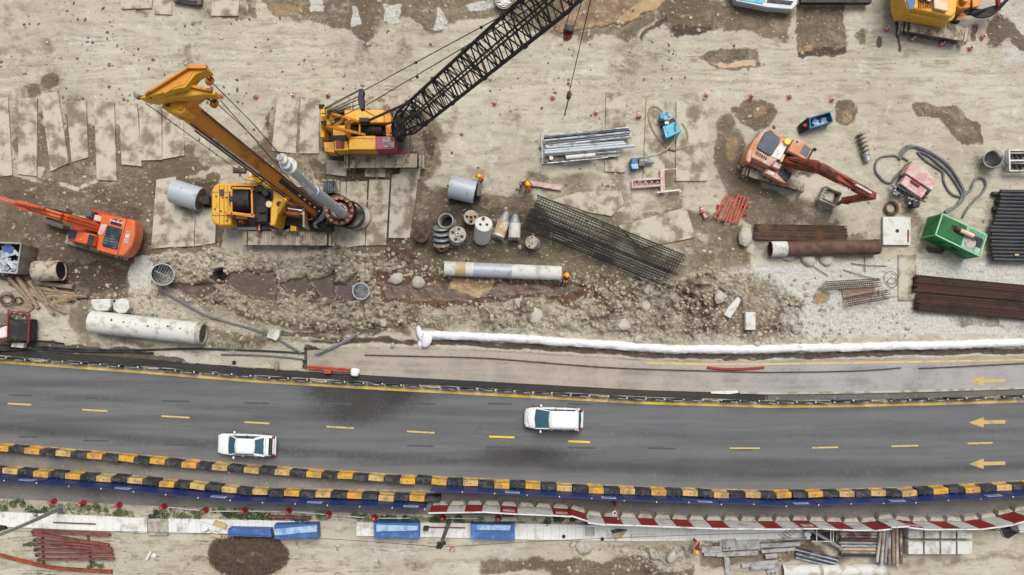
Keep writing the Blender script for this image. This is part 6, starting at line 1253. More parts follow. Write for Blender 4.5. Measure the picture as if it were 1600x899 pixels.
# ================================================================ barriers and hoardings
def proto(mb, name, mat, bevel=0):
    """mesh kept at the origin, footprint centred"""
    me = bpy.data.meshes.new(name); me.from_pydata(mb.v, [], mb.f); me.materials.append(mat); me.polygons.foreach_set('use_smooth', [True] * len(me.polygons)); me.set_sharp_from_angle(angle=math.radians(35)); me.update()
    o = bpy.data.objects.new(name, me)
    if bevel: b = o.modifiers.new('bevel', 'BEVEL'); b.width = bevel; b.segments = 2; b.limit_method = 'ANGLE'
    return o
def inst(p, loc, rz, label=None, cat=None, group=None, parent=None, name=None):
    c = p.copy()
    if name: c.name = name
    COL.objects.link(c)
    if parent is not None: c.parent = parent
    else: c.location = loc; c.rotation_euler = (0, 0, rz)
    return tag(c, label, cat, group)
def blockmb():
    mb = MB(); L_ = 1.16
    prof_ = [(-.29, 0), (.29, 0), (.29, .12), (.235, .2), (.225, .82), (.19, .86), (-.19, .86), (-.225, .82), (-.235, .2), (-.29, .12)]
    n = len(prof_); vs = [(-L_ / 2, y, z) for y, z in prof_] + [(L_ / 2, y, z) for y, z in prof_]
    mb.add(vs, [tuple(range(n)), tuple(range(n, 2 * n))[::-1]] + [(i, n + i, n + (i + 1) % n, (i + 1) % n) for i in range(n)])
    return mb
pY = proto(blockmb(), 'barrier_block', m_byl, .02); pY2 = proto(blockmb(), 'barrier_block', m_by2, .02); pK = proto(blockmb(), 'barrier_block', m_bbk, .02)
pcap = proto(MB().disc((0, 0, .86), (0, 0, 1), .05, .03, 10), 'filler_cap', m_trd); pref = proto(MB().box((0, -.24, .74), (.1, .02, .06)).box((.42, -.24, .74), (.08, .02, .05)), 'reflector', m_wht)
pfoot = proto(MB().box((-.3, -.25, .06), (.3, .1, .1)).box((.3, -.25, .06), (.3, .1, .1)), 'forklift_slot', m_blk)
def along(curve, x0, x1, pitch):
    """points at equal spacing along a surveyed line, with heading"""
    x = x0; out = []
    while x < x1:
        y = float(lerp_curve(curve, x)); y2 = float(lerp_curve(curve, x + 4)); a = math.atan2(-(y2 - y), 4); out.append((x, y, a)); x += pitch * math.cos(a)
    return out
def blockrow(curve, dy, x0, x1, rowname, start=0):
    for i, (x, y, a) in enumerate(along(curve, x0, x1, 24.2)):
        yel = (i + start) % 2 == 0; base = W(x, y + dy)
        o = inst((pY2 if random.random() < .33 else pY) if yel else pK, base + Vector((random.uniform(-.03, .03), random.uniform(-.06, .06), 0)), a + random.uniform(-.045, .045), f'{ordw(i // 2)} {"yellow" if yel else "black"} barrier block from the left in the {rowname}', 'barrier', rowname)
        inst(pcap, None, 0, parent=o)
        if not yel: inst(pref, None, 0, parent=o)
blockrow(LOW, 4.2, -12, 1625, 'row along the lower carriageway edge', 1)
blockrow(ROWB, 2.2, -22, 690, 'lower left row beside the grey shoulder', 0)
# blue hoarding panels standing behind the blocks
pw = MB().box((0, 0, 1.3), (2.38, .05, 2.6)); pP = proto(pw, 'blue_hoarding', m_blu)
ptop = proto(MB().box((0, 0, 2.63), (2.4, .07, .05)), 'top_rail', m_blu); pcapw = proto(MB().box((1.19, 0, 2.67), (.07, .09, .08)), 'post_cap', m_wht)
pbr = proto(MB().beam((0, -.05, 2.6), (0, -.9, .1), .05, .05).beam((-1.1, -.05, 2.6), (-1.1, -.9, .1), .05, .05), 'brace', m_gry)
def lbl_mb():
    return MB().box((.1, .035, 2.05), (1.1, .02, .55))
plb = proto(lbl_mb(), 'label_plate', m_lbl if False else M('pale_label', (190, 200, 216), .6, 0, .2, (120, 130, 160), 3))
tx = MB()
for i in range(9): tx.box((-.32 + i * .1, .048, 2.12), (.055, .008, .22 if i % 3 else .28)); 
for i in range(12): tx.box((-.34 + i * .08, .048, 1.88), (.05, .008, .06))
ptx = proto(tx, 'lettering', m_blu)
def panels(curve, dy, x0, x1, rn, every):
    for i, (x, y, a) in enumerate(along(curve, x0, x1, 48.4)):
        o = inst(pP, W(x, y + dy) + Vector((0, random.uniform(-.04, .04), 0)), a + random.uniform(-.012, .012) , f'{ordw(i)} blue hoarding panel from the left {rn}' + (', labelled' if i % every == every - 1 else ''), 'hoarding panel', f'blue hoarding {rn}')
        inst(ptop, None, 0, parent=o); inst(pcapw, None, 0, parent=o)
        if i % every == every - 1:
            q = inst(plb, None, 0, parent=o); inst(ptx, None, 0, parent=q)
panels(LOW, 10, 702, 1640, 'behind the main carriageway blocks', 3)
panels(ROWB, 8.6, -30, 668, 'behind the lower left block row', 3)
# red and white hoarding on beige concrete feet
HB = [(640, 783), (690, 782), (760, 781), (800, 783.5), (880, 787), (897, 789), (918, 797), (930, 799), (1010, 802), (1100, 805.5), (1200, 806.5), (1250, 805.5), (1310, 808), (1350, 808), (1378, 803), (1392, 804), (1420, 807), (1500, 806.5), (1540, 801), (1575, 792), (1640, 786)]
tz = MB().add([(-.47, .36, 0), (.47, .36, 0), (.64, -.05, 0), (-.64, -.05, 0), (-.42, .26, .5), (.42, .26, .5), (.6, -.04, .6), (-.6, -.04, .6)], [(3, 2, 1, 0)[::-1], (4, 5, 6, 7)[::-1], (0, 1, 5, 4)[::-1], (1, 2, 6, 5)[::-1], (2, 3, 7, 6)[::-1], (3, 0, 4, 7)[::-1]])
# orientation: face normals recomputed below
import bmesh
def fixn(p):
    b = bmesh.new(); b.from_mesh(p.data); bmesh.ops.recalc_face_normals(b, faces=b.faces); b.to_mesh(p.data); b.free(); return p
pF = fixn(proto(tz, 'concrete_foot', m_tan, .03))
for q_ in (pY, pY2, pK): fixn(q_)
pR = proto(MB().box((0, 0, 1.4), (1.33, .05, 2.7)), 'sheet', m_rdp); pWh = proto(MB().box((0, 0, 1.4), (1.33, .05, 2.7)), 'sheet', m_wht)
ptr = proto(MB().box((0, 0, 2.78), (1.36, .1, .08)), 'top_rail', m_wht); plp = proto(MB().box((0, .04, 1.9), (.85, .02, .5)), 'label_plate', m_wht)
tx = MB().box((0, .055, 1.9), (.7, .01, .3)); ptl = proto(tx, 'label_field', m_rdp); tx = MB()
for i in range(8): tx.box((-.28 + i * .08, .065, 1.9), (.045, .008, .16 if i % 2 else .12))
ptt = proto(tx, 'lettering', m_wht)
seq = 'RWRWLWWLRWRWRWRWRWWRWLWRWRWLWRWRWRWRWRW'; x = 689.0; nR = nW = 0
for i, c in enumerate(seq):
    if x > 1640: break
    y = float(lerp_curve(HB, x)); y2 = float(lerp_curve(HB, x + 8)); y0 = float(lerp_curve(HB, x - 8)); a = math.atan2(-(y2 - y0), 16)
    red = c in 'RL'; nR += red; nW += (not red)
    o = thing('hoarding_barrier', f'{ordw((nR if red else nW) - 1)} {"red" if red else "white"} sheet from the left in the red and white hoarding' + (', with a white label' if c == 'L' else ''), 'hoarding panel', W(x, y + 4.5), 'red and white hoarding on beige feet'); o.rotation_euler = (0, 0, a)
    inst(pF, None, 0, parent=o); s_ = inst(pR if red else pWh, None, 0, parent=o); s_.location = (0, -.10, 0); t_ = inst(ptr, None, 0, parent=o); t_.location = (0, -.10, 0)
    if c == 'L': l_ = inst(plp, None, 0, parent=s_); inst(ptl, None, 0, parent=l_); inst(ptt, None, 0, parent=l_)
    x += 26.6 * math.cos(a)
# north side rail: low dark barrier with thin white-capped posts
pN = proto(MB().box((0, 0, .22), (1.3, .16, .44), inset=(1, .6)), 'rail_block', m_bbk, .01); pNy = proto(MB().box((0, 0, .22), (1.3, .16, .44), inset=(1, .6)), 'rail_block', m_yf, .01)
pnp = proto(MB().box((0, .1, .62), (1.36, .03, .55)), 'screen', m_blu if False else M('navy_screen', (44, 50, 66), .7, 0, .4, (90, 92, 96), 3)); pnc = proto(MB().box((.66, .06, .95), (.09, .1, .12)).box((.2, -.02, .9), (.5, .02, .03)), 'post_cap', m_wht); pnr = proto(MB().beam((-.6, .1, .9), (.3, -.12, .5), .04, .04), 'brace', m_gry)
for i, (x, y, a) in enumerate(along(UP, -20, 1625, 29)):
    o = inst(pN if (i * 7) % 5 not in (1, 3) else pNy, W(x, y - 5.6) + Vector((0, random.uniform(-.05, .05), 0)), a + random.uniform(-.05, .05), f'{ordw(i)} low screened rail section from the left beside the upper yellow line', 'barrier', 'low screened rail beside the upper yellow line')
    inst(pnc, None, 0, parent=o); 
    if i % 3: inst(pnp, None, 0, parent=o)
    if i % 2: inst(pnr, None, 0, parent=o)
# ---------------------------------------------------------------- cones and warning lamps
def cone(h=.5, r=.2, mat=m_pnk, cap=m_wht):
    o = thing('traffic_cone', 'x', 'traffic cone', (0, 0, 0)); build(MB().box((0, 0, .02), (r * 2.1, r * 2.1, .04)).tube([(0, 0, .04), (0, 0, h * .45)], [r * .85, r * .6], 16).tube([(0, 0, h * .65), (0, 0, h)], [r * .4, r * .22], 14), 'body', mat, o); build(MB().tube([(0, 0, h * .45), (0, 0, h * .65)], [r * .61, r * .41], 16, caps=False).disc((0, 0, h), (0, 0, 1), r * .3, .06, 10), 'white_band', cap, o); return o
cp = cone(); first = True
cones = [(346, 150, 'beside the sheave arms of the drilling rig'), (400, 152, 'between the rig mast and the crane'), (459, 151, 'left of the crane, nearest the faint plates'), (513, 150, 'just above the rear of the crane'), (602, 151, 'above the crane engine house'), (664, 146, 'seen through the crane boom foot'), (773, 162, 'right of the crane boom'), (864, 153, 'left of the hanging chain'), (931, 177, 'left of the plate above the tube rack'), (1103, 150, 'above the widest upright plate'), (1173, 152, 'above the round brown patch'), (1233, 152, 'above the faded excavator'), (1299, 157, 'beside the gravel patch near the blue skip'), (1384, 46, 'left of the piling machine'), (1424, 62, 'below the left end of the piling machine track'), (1470, 70, 'below the middle of the piling machine track'), (1515, 77, 'below the right end of the piling machine track'), (1534, 59, 'on the brown earth right of the piling machine'), (1559, 27, 'nearest the black hoses of the piling machine'), (362, 736, 'on the shoulder below the white sedan, magenta'), (707, 858, 'beside the dark pole top')]
for x, y, l in cones:
    L_ = 'red traffic cone with white top ' + l; o = cp if first else copy_tree(cp, group='red traffic cones on the site')
    first = False; o.location = W(x, y); o.rotation_euler = (0, 0, random.random() * 3); o['label'] = L_; o['group'] = 'red traffic cones on the site'
for x, y, a, l in ((998, 183, 1.6, 'fallen cone left of the cyan pump'), (1098, 332, 1.9, 'fallen cone left of the ladder frames, upper of two'), (1103, 340, 2.2, 'fallen cone left of the ladder frames, lower of two')):
    o = copy_tree(cp); o.location = W(x, y, .24); o.rotation_euler = (math.pi / 2, 0, a - math.pi / 2 + math.pi); o['label'] = 'toppled red ' + l; o['group'] = 'toppled cones'
wl = thing('warning_bollard', 'x', 'bollard', (0, 0, 0)); build(MB().tube([(0, 0, 0), (0, 0, .08)], [.24, .22], 18).tube([(0, 0, .08), (0, 0, .6)], [.19, .06], 16), 'body', m_red, wl); build(MB().disc((0, 0, .6), (0, 0, 1), .15, .04, 14), 'head', m_red, wl); build(MB().disc((0, 0, .64), (0, 0, 1), .07, .02, 14), 'reflector', m_pnk, wl)
bol = [(85, 783, 'leftmost of the row above the footpath'), (131, 786, 'near the top of the grey lamp pole'), (187, 789, 'above the rust bar on the footpath'), (257, 791, 'above the left end of the bare slab'), (322, 797, 'left of the blue cover'), (383, 797, 'above the first blue sheet'), (452, 798, 'above the second blue sheet'), (514, 803, 'right of the second blue sheet'), (586, 808, 'above the third blue sheet'), (692, 808, 'beside the dark utility pole'), (778, 809, 'left of the lone beige block')]
for i, (x, y, l) in enumerate(bol):
    o = wl if i == 0 else copy_tree(wl); o.location = W(x, y); o['label'] = 'red warning bollard ' + l; o['group'] = 'red bollards along the footpath'
for i in range(3, 10):
    a, b = bol[i], bol[i + 1]
    solo('barrier_rod', MB().tube([W(a[0] + 6, a[1] + 2, .5), W(a[0] + 6 + min(50, (b[0] - a[0]) * .8), a[1] + (b[1] - a[1]) * .8 + 2, .5)], .04, 6), m_wht, f'{ordw(i - 3)} thin white rod from the left between the red bollards', 'rod', 'white rods between the bollards')
# ================================================================ cars
def car(name, label, cx, cy, ang, L_, Wd, kind):
    o = thing(name, label, 'car', W(cx, cy)); base = W(cx, cy); R = Matrix.Rotation(ang, 3, 'Z'); T = lambda p: base + R @ Vector(p)
    def tf(mb): mb.v = [tuple(T(v)) for v in mb.v]; return mb
    h = Wd / 2
    # nose points to -x.  stations: x, half width, z bottom, z shoulder, z crown
    if kind == 'sedan': st = [(-L_ / 2, h * .80, .35, .52, .60), (-L_ / 2 + .12, h * .92, .22, .66, .74), (-L_ / 2 + .6, h * .97, .2, .76, .84), (-.95, h, .2, .84, .94), (-.2, h, .2, .88, .98), (.9, h, .2, .90, 1.0), (L_ / 2 - .75, h * .98, .2, .90, 1.02), (L_ / 2 - .12, h * .93, .24, .86, .96), (L_ / 2, h * .84, .35, .7, .78)]
    else: st = [(-L_ / 2, h * .62, .38, .55, .62), (-L_ / 2 + .14, h * .84, .22, .68, .78), (-L_ / 2 + .5, h * .95, .2, .8, .92), (-1.15, h, .2, .94, 1.06), (-.3, h, .2, .98, 1.08), (.9, h, .2, 1.0, 1.1), (L_ / 2 - .5, h * .98, .2, 1.02, 1.1), (L_ / 2 - .1, h * .92, .24, .98, 1.04), (L_ / 2, h * .80, .35, .85, .92)]
    mb = MB(); n = None
    for x, w_, zb, zs, zc in st:
        sec = [(-w_ * .9, zb), (-w_, zb + .15), (-w_, zs - .15), (-w_ * .965, zs), (-w_ * .72, zc - .02), (0, zc), (w_ * .72, zc - .02), (w_ * .965, zs), (w_, zs - .15), (w_, zb + .15), (w_ * .9, zb)]; n = len(sec)
        mb.v += [(x, y, z) for y, z in sec]
    for i in range(len(st) - 1):
        for k in range(n): mb.f.append((i * n + k, i * n + (k + 1) % n, (i + 1) * n + (k + 1) % n, (i + 1) * n + k))
    mb.f.append(tuple(range(n))); mb.f.append(tuple((len(st) - 1) * n + k for k in range(n))[::-1])
    b = build(tf(mb), 'body', m_car, o, smooth=50); fixn(b); s = b.modifiers.new('s', 'SUBSURF'); s.levels = s.render_levels = 2
    if kind == 'sedan': A_ = dict(x0=-1.22, x1=1.52, rx0=-.56, rx1=.84, zb=.92, zt=1.38, wb=h * .96, wt=h * .68)
    else: A_ = dict(x0=-1.4, x1=L_ / 2 - .16, rx0=-.36, rx1=L_ / 2 - .52, zb=1.0, zt=1.62, wb=h * .96, wt=h * .76)
    a = A_; cr = .05
    gl = MB().add([(a['x0'], -a['wb'] * .9, a['zb']), (a['x1'], -a['wb'] * .92, a['zb']), (a['x1'], a['wb'] * .92, a['zb']), (a['x0'], a['wb'] * .9, a['zb']), (a['x0'] - .1, 0, a['zb']), (a['x1'] + .06, 0, a['zb']),
        (a['rx0'], -a['wt'], a['zt'] - .03), (a['rx1'], -a['wt'], a['zt'] - .03), (a['rx1'], a['wt'], a['zt'] - .03), (a['rx0'], a['wt'], a['zt'] - .03), (a['rx0'] - .07, 0, a['zt']), (a['rx1'] + .06, 0, a['zt'])],
        [(0, 1, 7, 6), (2, 3, 9, 8), (4, 0, 6, 10), (3, 4, 10, 9), (1, 5, 11, 7), (5, 2, 8, 11), (6, 7, 11, 10), (10, 11, 8, 9)])
    g_ = build(tf(gl), 'window_glass', m_wsc, o, smooth=30); fixn(g_)
    rf = MB(); rx0, rx1, wt, zt = a['rx0'], a['rx1'], a['wt'], a['zt']; ys = [-1.02, -.7, 0, .7, 1.02]
    m_ = 7; rs_ = []
    for i in range(m_):
        t = i / (m_ - 1); x = rx0 - .02 + (rx1 - rx0 + .04) * t
        for yv in ys:
            bul = -.07 * (1 - abs(yv)) if i == 0 else (.06 * (1 - abs(yv)) if i == m_ - 1 else 0)
            rs_.append((x + bul, yv * wt, zt + .045 * (1 - yv * yv) + .03 * math.sin(math.pi * t) - .01))
    k = len(ys); fs = [(i * k + j, (i + 1) * k + j, (i + 1) * k + j + 1, i * k + j + 1) for i in range(m_ - 1) for j in range(k - 1)]
    rf.add(rs_, fs); ro = build(tf(rf), 'roof', m_car, o, smooth=60); fixn(ro); sm = ro.modifiers.new('th', 'SOLIDIFY'); sm.thickness = .05; sm.offset = 0
    for sgn in (-1, 1):
        p = MB().beam((a['x0'] + .02, sgn * a['wb'] * .91, a['zb']), (rx0, sgn * wt, zt - .02), .07, .06); build(tf(p), 'pillar', m_car if kind == 'sedan' else m_car, o)
        if kind == 'sedan': p = MB().beam((a['x1'] - .02, sgn * a['wb'] * .92, a['zb']), (rx1, sgn * wt, zt - .02), .16, .06)
        else: p = MB().beam((a['x1'] - .12, sgn * a['wb'] * .95, a['zb']), (rx1 - .05, sgn * wt, zt - .02), .2, .1)
        build(tf(p), 'pillar', m_car, o); p = MB().beam((.12, sgn * a['wb'] * .94, a['zb']), (.12, sgn * wt * 1.0, zt - .02), .08, .04); build(tf(p), 'door_pillar', m_blk, o)
        mi = build(tf(MB().ball((a['x0'] + .38, sgn * (h + .12), a['zb'] + .06), .12, (.7, 1.0, .7))), 'wing_mirror', m_car if kind != 'sedan' or sgn < 0 else m_car, o)
        for xx in (-.15, .85): build(tf(MB().box((xx, sgn * (h + .005), .86 if kind == 'sedan' else .95), (.18, .03, .04))), 'door_handle', m_car, o)
        build(tf(MB().pp if False else MB().box((-L_ / 2 + .16, sgn * h * .66, .62 if kind == 'sedan' else .7), (.3, .3, .14), inset=(.7, .8))), 'headlight', m_lgt, o, bevel=.03)
        build(tf(MB().box((L_ / 2 - .1, sgn * h * .80, .78 if kind == 'sedan' else .95), (.22, .2, .2 if kind == 'sedan' else .5), inset=(.8, .9))), 'tail_light', m_tlr, o, bevel=.03)
        for xx in (-L_ / 2 + .8, L_ / 2 - .85):
            w_ = build(tf(MB().tube([(xx, sgn * (h - .2), .3), (xx, sgn * (h - .0), .3)], .3, 20)), 'wheel', m_rub, o); build(tf(MB().disc((xx, sgn * (h - .01), .3), (0, sgn, 0), .18, .02, 14)), 'rim', m_chr, w_)
    if kind == 'sedan':
        build(tf(MB().box((-1.27, 0, .945), (.025, Wd * .72, .02)).box((1.57, 0, 1.012), (.025, Wd * .72, .02))), 'panel_gap', m_gry, o)
        build(tf(MB().box((L_ / 2 - .16, 0, .965), (.1, Wd * .80, .05)).box((L_ / 2 - .3, 0, 1.005), (.16, Wd * .78, .02))), 'boot_trim', m_blk, o); build(tf(MB().box((L_ / 2 - .02, 0, .5), (.14, Wd * .86, .2))), 'rear_bumper', m_car, o, bevel=.04); build(tf(MB().box((-L_ / 2 + .02, 0, .42), (.14, Wd * .8, .2))), 'front_bumper', m_car, o, bevel=.05)
    else:
        build(tf(MB().box((rx1 + .13, 0, zt - .08), (.1, wt * 1.7, .12))), 'rear_window_trim', m_blk, o); build(tf(MB().box((rx1 + .03, 0, zt + .01), (.22, wt * 1.9, .05))), 'roof_spoiler', m_car, o, bevel=.02); build(tf(MB().box((L_ / 2, 0, .55), (.14, Wd * .8, .24))), 'rear_bumper', m_car, o, bevel=.04); build(tf(MB().box((-L_ / 2 + .04, 0, .46), (.16, Wd * .66, .22))), 'front_bumper', m_car, o, bevel=.05)
        build(tf(MB().box((rx1 - .4, .0, zt + .06), (.16, .03, .03))), 'aerial', m_gry, o); c = MB()
        for k in range(12):
            t0, t1 = -1 + k / 6, -1 + (k + 1) / 6; f = lambda t: (-L_ / 2 + .18 + .32 * t * t, t * h * .82, .83 + .02 * (1 - t * t)); c.beam(f(t0), f(t1), .02, .03)
        build(tf(c), 'bonnet_gap', m_gry, o)
    return o
car('sedan_car', 'white saloon car with separate boot on the left half of the road', 389.5, 693.5, math.radians(-2.2), 4.42, 1.70, 'sedan')
car('minivan_car', 'white people carrier with long flat roof in the middle of the road', 864.5, 652.6, math.radians(-1.4), 4.42, 1.74, 'mpv')
# ================================================================ people
def person(label, x, y, face, bend=.25, zoff=0, helm=m_hel, arms=.6, crouch=0, legs=m_cth):
    """standing or stooping worker; face = heading in radians"""
    o = thing('person', label, 'person', W(x, y)); o.location.z += zoff
    me = bpy.data.meshes.new('body'); V = []; E = []; Rr = []
    def v(p, r, to=None):
        V.append(p); Rr.append(r)
        if to is not None: E.append((to, len(V) - 1))
        return len(V) - 1
    hz = .92 - crouch * .35; sx = bend * .5
    pel = v((0, 0, hz), .15); sp = v((sx * .5, 0, hz + .25), .145, pel); chs = v((sx, 0, hz + .46 - bend * .12), .16, sp); nk = v((sx * 1.18, 0, hz + .62 - bend * .18), .06, chs); hd = v((sx * 1.32, 0, hz + .72 - bend * .2), .1, nk); v((sx * 1.4, 0, hz + .82 - bend * .2), .085, hd); v((sx * 1.4 + .1, 0, hz + .73 - bend * .2), .02, hd)
    for s in (-1, 1):
        hp = v((0, s * .1, hz - .05), .1, pel); kn = v((.05 + crouch * .4 * 1, s * .13 + .02 * s, hz * .52), .075, hp); an = v((-.02 + (s > 0) * .12, s * .14, .09), .05, kn); v((.16 + (s > 0) * .12, s * .15, .05), .045, an)
        sh = v((sx, s * .2, hz + .5 - bend * .14), .075, chs); el_ = v((sx + .16 * arms, s * .27, hz + .24), .05, sh); wr = v((sx + .40 * arms, s * .2, hz + .12 + .1 * arms), .035, el_); pa = v((sx + .48 * arms, s * .18, hz + .1 + .1 * arms), .036, wr)
        for k in range(4): f1 = v((sx + .48 * arms + .06, s * .18 + (k - 1.5) * .022, hz + .08 + .1 * arms), .011, pa); v((sx + .48 * arms + .09 - .005 * abs(k - 1), s * .18 + (k - 1.5) * .024, hz + .045 + .1 * arms), .009, f1)
        th = v((sx + .46 * arms + .03, s * .18 - s * .045, hz + .1 + .1 * arms), .012, wr); v((sx + .48 * arms + .05, s * .18 - s * .055, hz + .07 + .1 * arms), .01, th)
    me.from_pydata(V, E, []); me.materials.append(legs); b = bpy.data.objects.new('body', me); COL.objects.link(b); b.parent = o
    sk = b.modifiers.new('skin', 'SKIN'); ss = b.modifiers.new('sub', 'SUBSURF'); ss.levels = ss.render_levels = 1
    for i, sv in enumerate(me.skin_vertices[0].data): sv.radius = (Rr[i], Rr[i]); sv.use_root = (i == 0)
    R = Matrix.Rotation(face, 3, 'Z')
    # clothing and helmet as children, built round the same joints
    def child(mb, nm, mt_, bev=0):
        me2 = bpy.data.meshes.new(nm); me2.from_pydata(mb.v, [], mb.f); me2.materials.append(mt_); me2.polygons.foreach_set('use_smooth', [True] * len(me2.polygons)); me2.update(); q = bpy.data.objects.new(nm, me2); COL.objects.link(q); q.parent = o; return q
    g = MB(); secs = []
    for (px_, pz_, rx_, ry_) in ((0, hz - .02, .15, .19), (sx * .5, hz + .24, .16, .2), (sx, hz + .44 - bend * .12, .17, .25), (sx * 1.08, hz + .55 - bend * .15, .13, .22), (sx * 1.12, hz + .6 - bend * .16, .08, .1)): secs.append([(px_ + rx_ * math.cos(t), ry_ * math.sin(t), pz_) for t in [6.283 * k / 16 for k in range(16)]])
    n = 16; g.v = [p for s in secs for p in s]; g.f = [(i * n + k, i * n + (k + 1) % n, (i + 1) * n + (k + 1) % n, (i + 1) * n + k) for i in range(len(secs) - 1) for k in range(n)]
    vest = child(g, 'hi_vis_vest', m_hiv); g = MB()
    for s in (-.1, .1): g.beam((sx * .5 + .16, s, hz + .1), (sx + .17, s, hz + .42 - bend * .1), .04, .012); g.beam((sx - .17 + .02, s, hz + .42 - bend * .1), (-.16, s, hz + .1), .04, .012)
    g.box((sx * 1.05, 0, hz + .575 - bend * .15), (.05, .3, .02)); child(g, 'reflective_stripe', m_wht)
    for s in (-1, 1): child(MB().tube([(sx, s * .2, hz + .5 - bend * .14), (sx + .16 * arms, s * .27, hz + .25)], [.088, .068], 10), 'sleeve', m_hiv); child(MB().ball((sx + .5 * arms, s * .18, hz + .1 + .1 * arms), .045, (1, .8, .6)), 'glove', m_skn)
    hx, hz2 = sx * 1.36, hz + .82 - bend * .2
    child(MB().ball((hx, 0, hz2), .15, (1.1, .95, .8)).tube([(hx + .02, 0, hz2 - .03), (hx + .02, 0, hz2 - .01)], .185, 20), 'helmet', helm); child(MB().ball((hx + .1, 0, hz2 - .09), .07, (.7, .9, 1)), 'face', m_skn)
    o.rotation_euler = (0, 0, face); return o
person('worker in orange vest and yellow helmet right of the grey steel drum', 754, 281, math.radians(200), .3)
person('stooping worker in yellow helmet at the left end of the pink plank', 814, 290, math.radians(-20), .7, arms=1)
person('worker in yellow helmet and orange vest below the pink plank end', 825, 300, math.radians(100), .4, arms=.8)
person('worker in white-striped orange vest at the right end of the long trench pipe', 882, 441, math.radians(80), .6, arms=1)
person('stooping worker with yellow helmet on the concrete footpath beside the grey planks', 1086, 842, math.radians(-115), .95, zoff=.17, arms=.8)
# ================================================================ south side stores
def bluebox(pts, top, l, seam):
    o = thing('covered_bin', l, 'storage box', W(*pts[0])); PB(o, 'box', m_bpn, pts, .1, .95, .03)
    if top: PB(o, 'pale_sheet', m_lbl, top, .95, .99, .01)
    build(MB().beam(W(*seam[0], .97), W(*seam[1], .97), .05, .05), 'seam', m_dbl, o); return o
bluebox([(356, 826), (422, 827.5), (424, 839.5), (357, 838)], None, 'plain low blue box, leftmost of the four over the footpath', ((357, 837), (423, 839)))
bluebox([(428, 820), (496, 819), (497, 842), (429, 843)], [(429, 827), (495, 821), (495, 831), (429, 837)], 'blue box with a diagonal white sheet, second from the left over the footpath', ((429, 837), (496, 832))); bluebox([(584, 817), (655, 818), (655, 842), (585, 841)], [(588, 820), (653, 822), (652, 829), (588, 831)], 'blue box with a pale blotched sheet, third from the left over the footpath', ((586, 832), (654, 830))); bluebox([(735.5, 819), (804, 820), (804.5, 845), (736, 842)], [(744, 821), (798, 821), (796, 829), (746, 828)], 'blue box with pale blue patch, rightmost of the four over the footpath', ((737, 830), (803, 832)))
solo('cover_slab', MB().rect(231, 811, 262, 837, .0, .32), m_con, 'large square pale slab on the footpath', 'slab', bevel=.02); solo('dark_opening', MB().rect(263, 816, 275, 831, .0, .03), m_blk, 'dark rectangular opening right of the large square slab', 'opening')
solo('cover_slab', MB().rect(276, 818, 291, 831, .1, .24), m_cnw, 'small white square slab right of the dark opening', 'slab')
solo('cardboard_sheet', MB().pp([(336, 813), (354, 820), (351, 828), (331, 822)], .2, .34), m_wo2, 'upper brown plywood piece left of the plain blue box', 'board'); solo('cardboard_sheet', MB().pp([(328, 832), (346, 837), (344, 842), (328, 838)], .2, .3), m_wo2, 'lower brown plywood piece left of the plain blue box', 'board')
solo('white_sheet', MB().pp([(310, 814), (356, 830), (355, 835), (312, 824)], .3, .4), m_wht, 'slanting white panel leaning toward the plain blue box', 'panel'); solo('white_bag', MB().pp([(311, 828), (318, 822), (325, 824), (325, 829), (317, 833)], .2, .6), m_gtx, 'crumpled white bag with blue print on the footpath', 'bag', bevel=.1)
solo('rust_bar', MB().beam(W(83, 816.5, .25), W(149, 819, .25), .08, .08), m_rst, 'thin rust-brown bar lying on the footpath at the left', 'bar'); solo('rust_bar', MB().beam(W(667, 824, .25), W(727, 825, .25), .08, .08), m_rds, 'thin rust-brown bar lying on the footpath beside the utility pole', 'bar'); solo('red_beam', MB().beam(W(419, 807, .2), W(486, 809, .2), .2, .2), m_rds, 'dark red beam in the weeds above the second blue box', 'beam')
for i, (x, y) in enumerate(((881, 838.5), (941, 842.5))): solo('manhole', MB().disc(W(x, y, .17), (0, 0, 1), .15, .05, 18), m_blk, ['left', 'right'][i] + ' small round black hole on the footpath edge', 'hole cover')
solo('grating_slab', MB().rect(914, 824, 929, 838, .1, .22), m_con, 'square grey grating slab right of the left black hole', 'slab')
o = thing('fallen_sign', 'fallen triangular board, blue-grey above and cream below, on the footpath', 'sign', W(968, 836)); PB(o, 'cream_board', m_wo2, [(956, 834), (980, 829), (970, 842), (963, 842)], .2, .3, .01); PB(o, 'blue_board', m_grl, [(955, 830), (966, 827), (981, 829), (958, 834)], .2, .42, .01)
solo('white_board', MB().rect(986, 835, 1026, 841, .18, .28), m_cnw, 'long narrow white board on the footpath', 'board', bevel=.02)
solo('lone_barrier_block', MB().pp([(786, 808), (806, 808), (811, 815), (782, 815)], 0, .7), m_tan, 'single beige barrier foot beside the rightmost blue box', 'barrier', bevel=.03)
o = thing('traffic_sign', 'small roadside sign on an orange pole before the red and white hoarding', 'sign', W(960, 792)); build(MB().tube([W(957, 781, .1), W(961, 793, 1.2)], .07, 8).tube([W(961, 782, .1), W(961.5, 793, 1.2)], .05, 8), 'post', m_rtr, o); build(MB().pp([(957, 800), (962, 798), (964, 803), (959, 806)], 2.4, 2.5), 'sign_board', m_wht, o); build(MB().pp([(958.5, 801), (961.8, 799.7), (962.8, 802.8), (959.6, 804.4)], 2.5, 2.51), 'sign_face', m_blu, o); build(MB().tube([W(961, 793, 1.2), W(964, 802, 2.4), W(966, 812, 3.4)], .05, 8), 'upper_post', m_pnk, o)
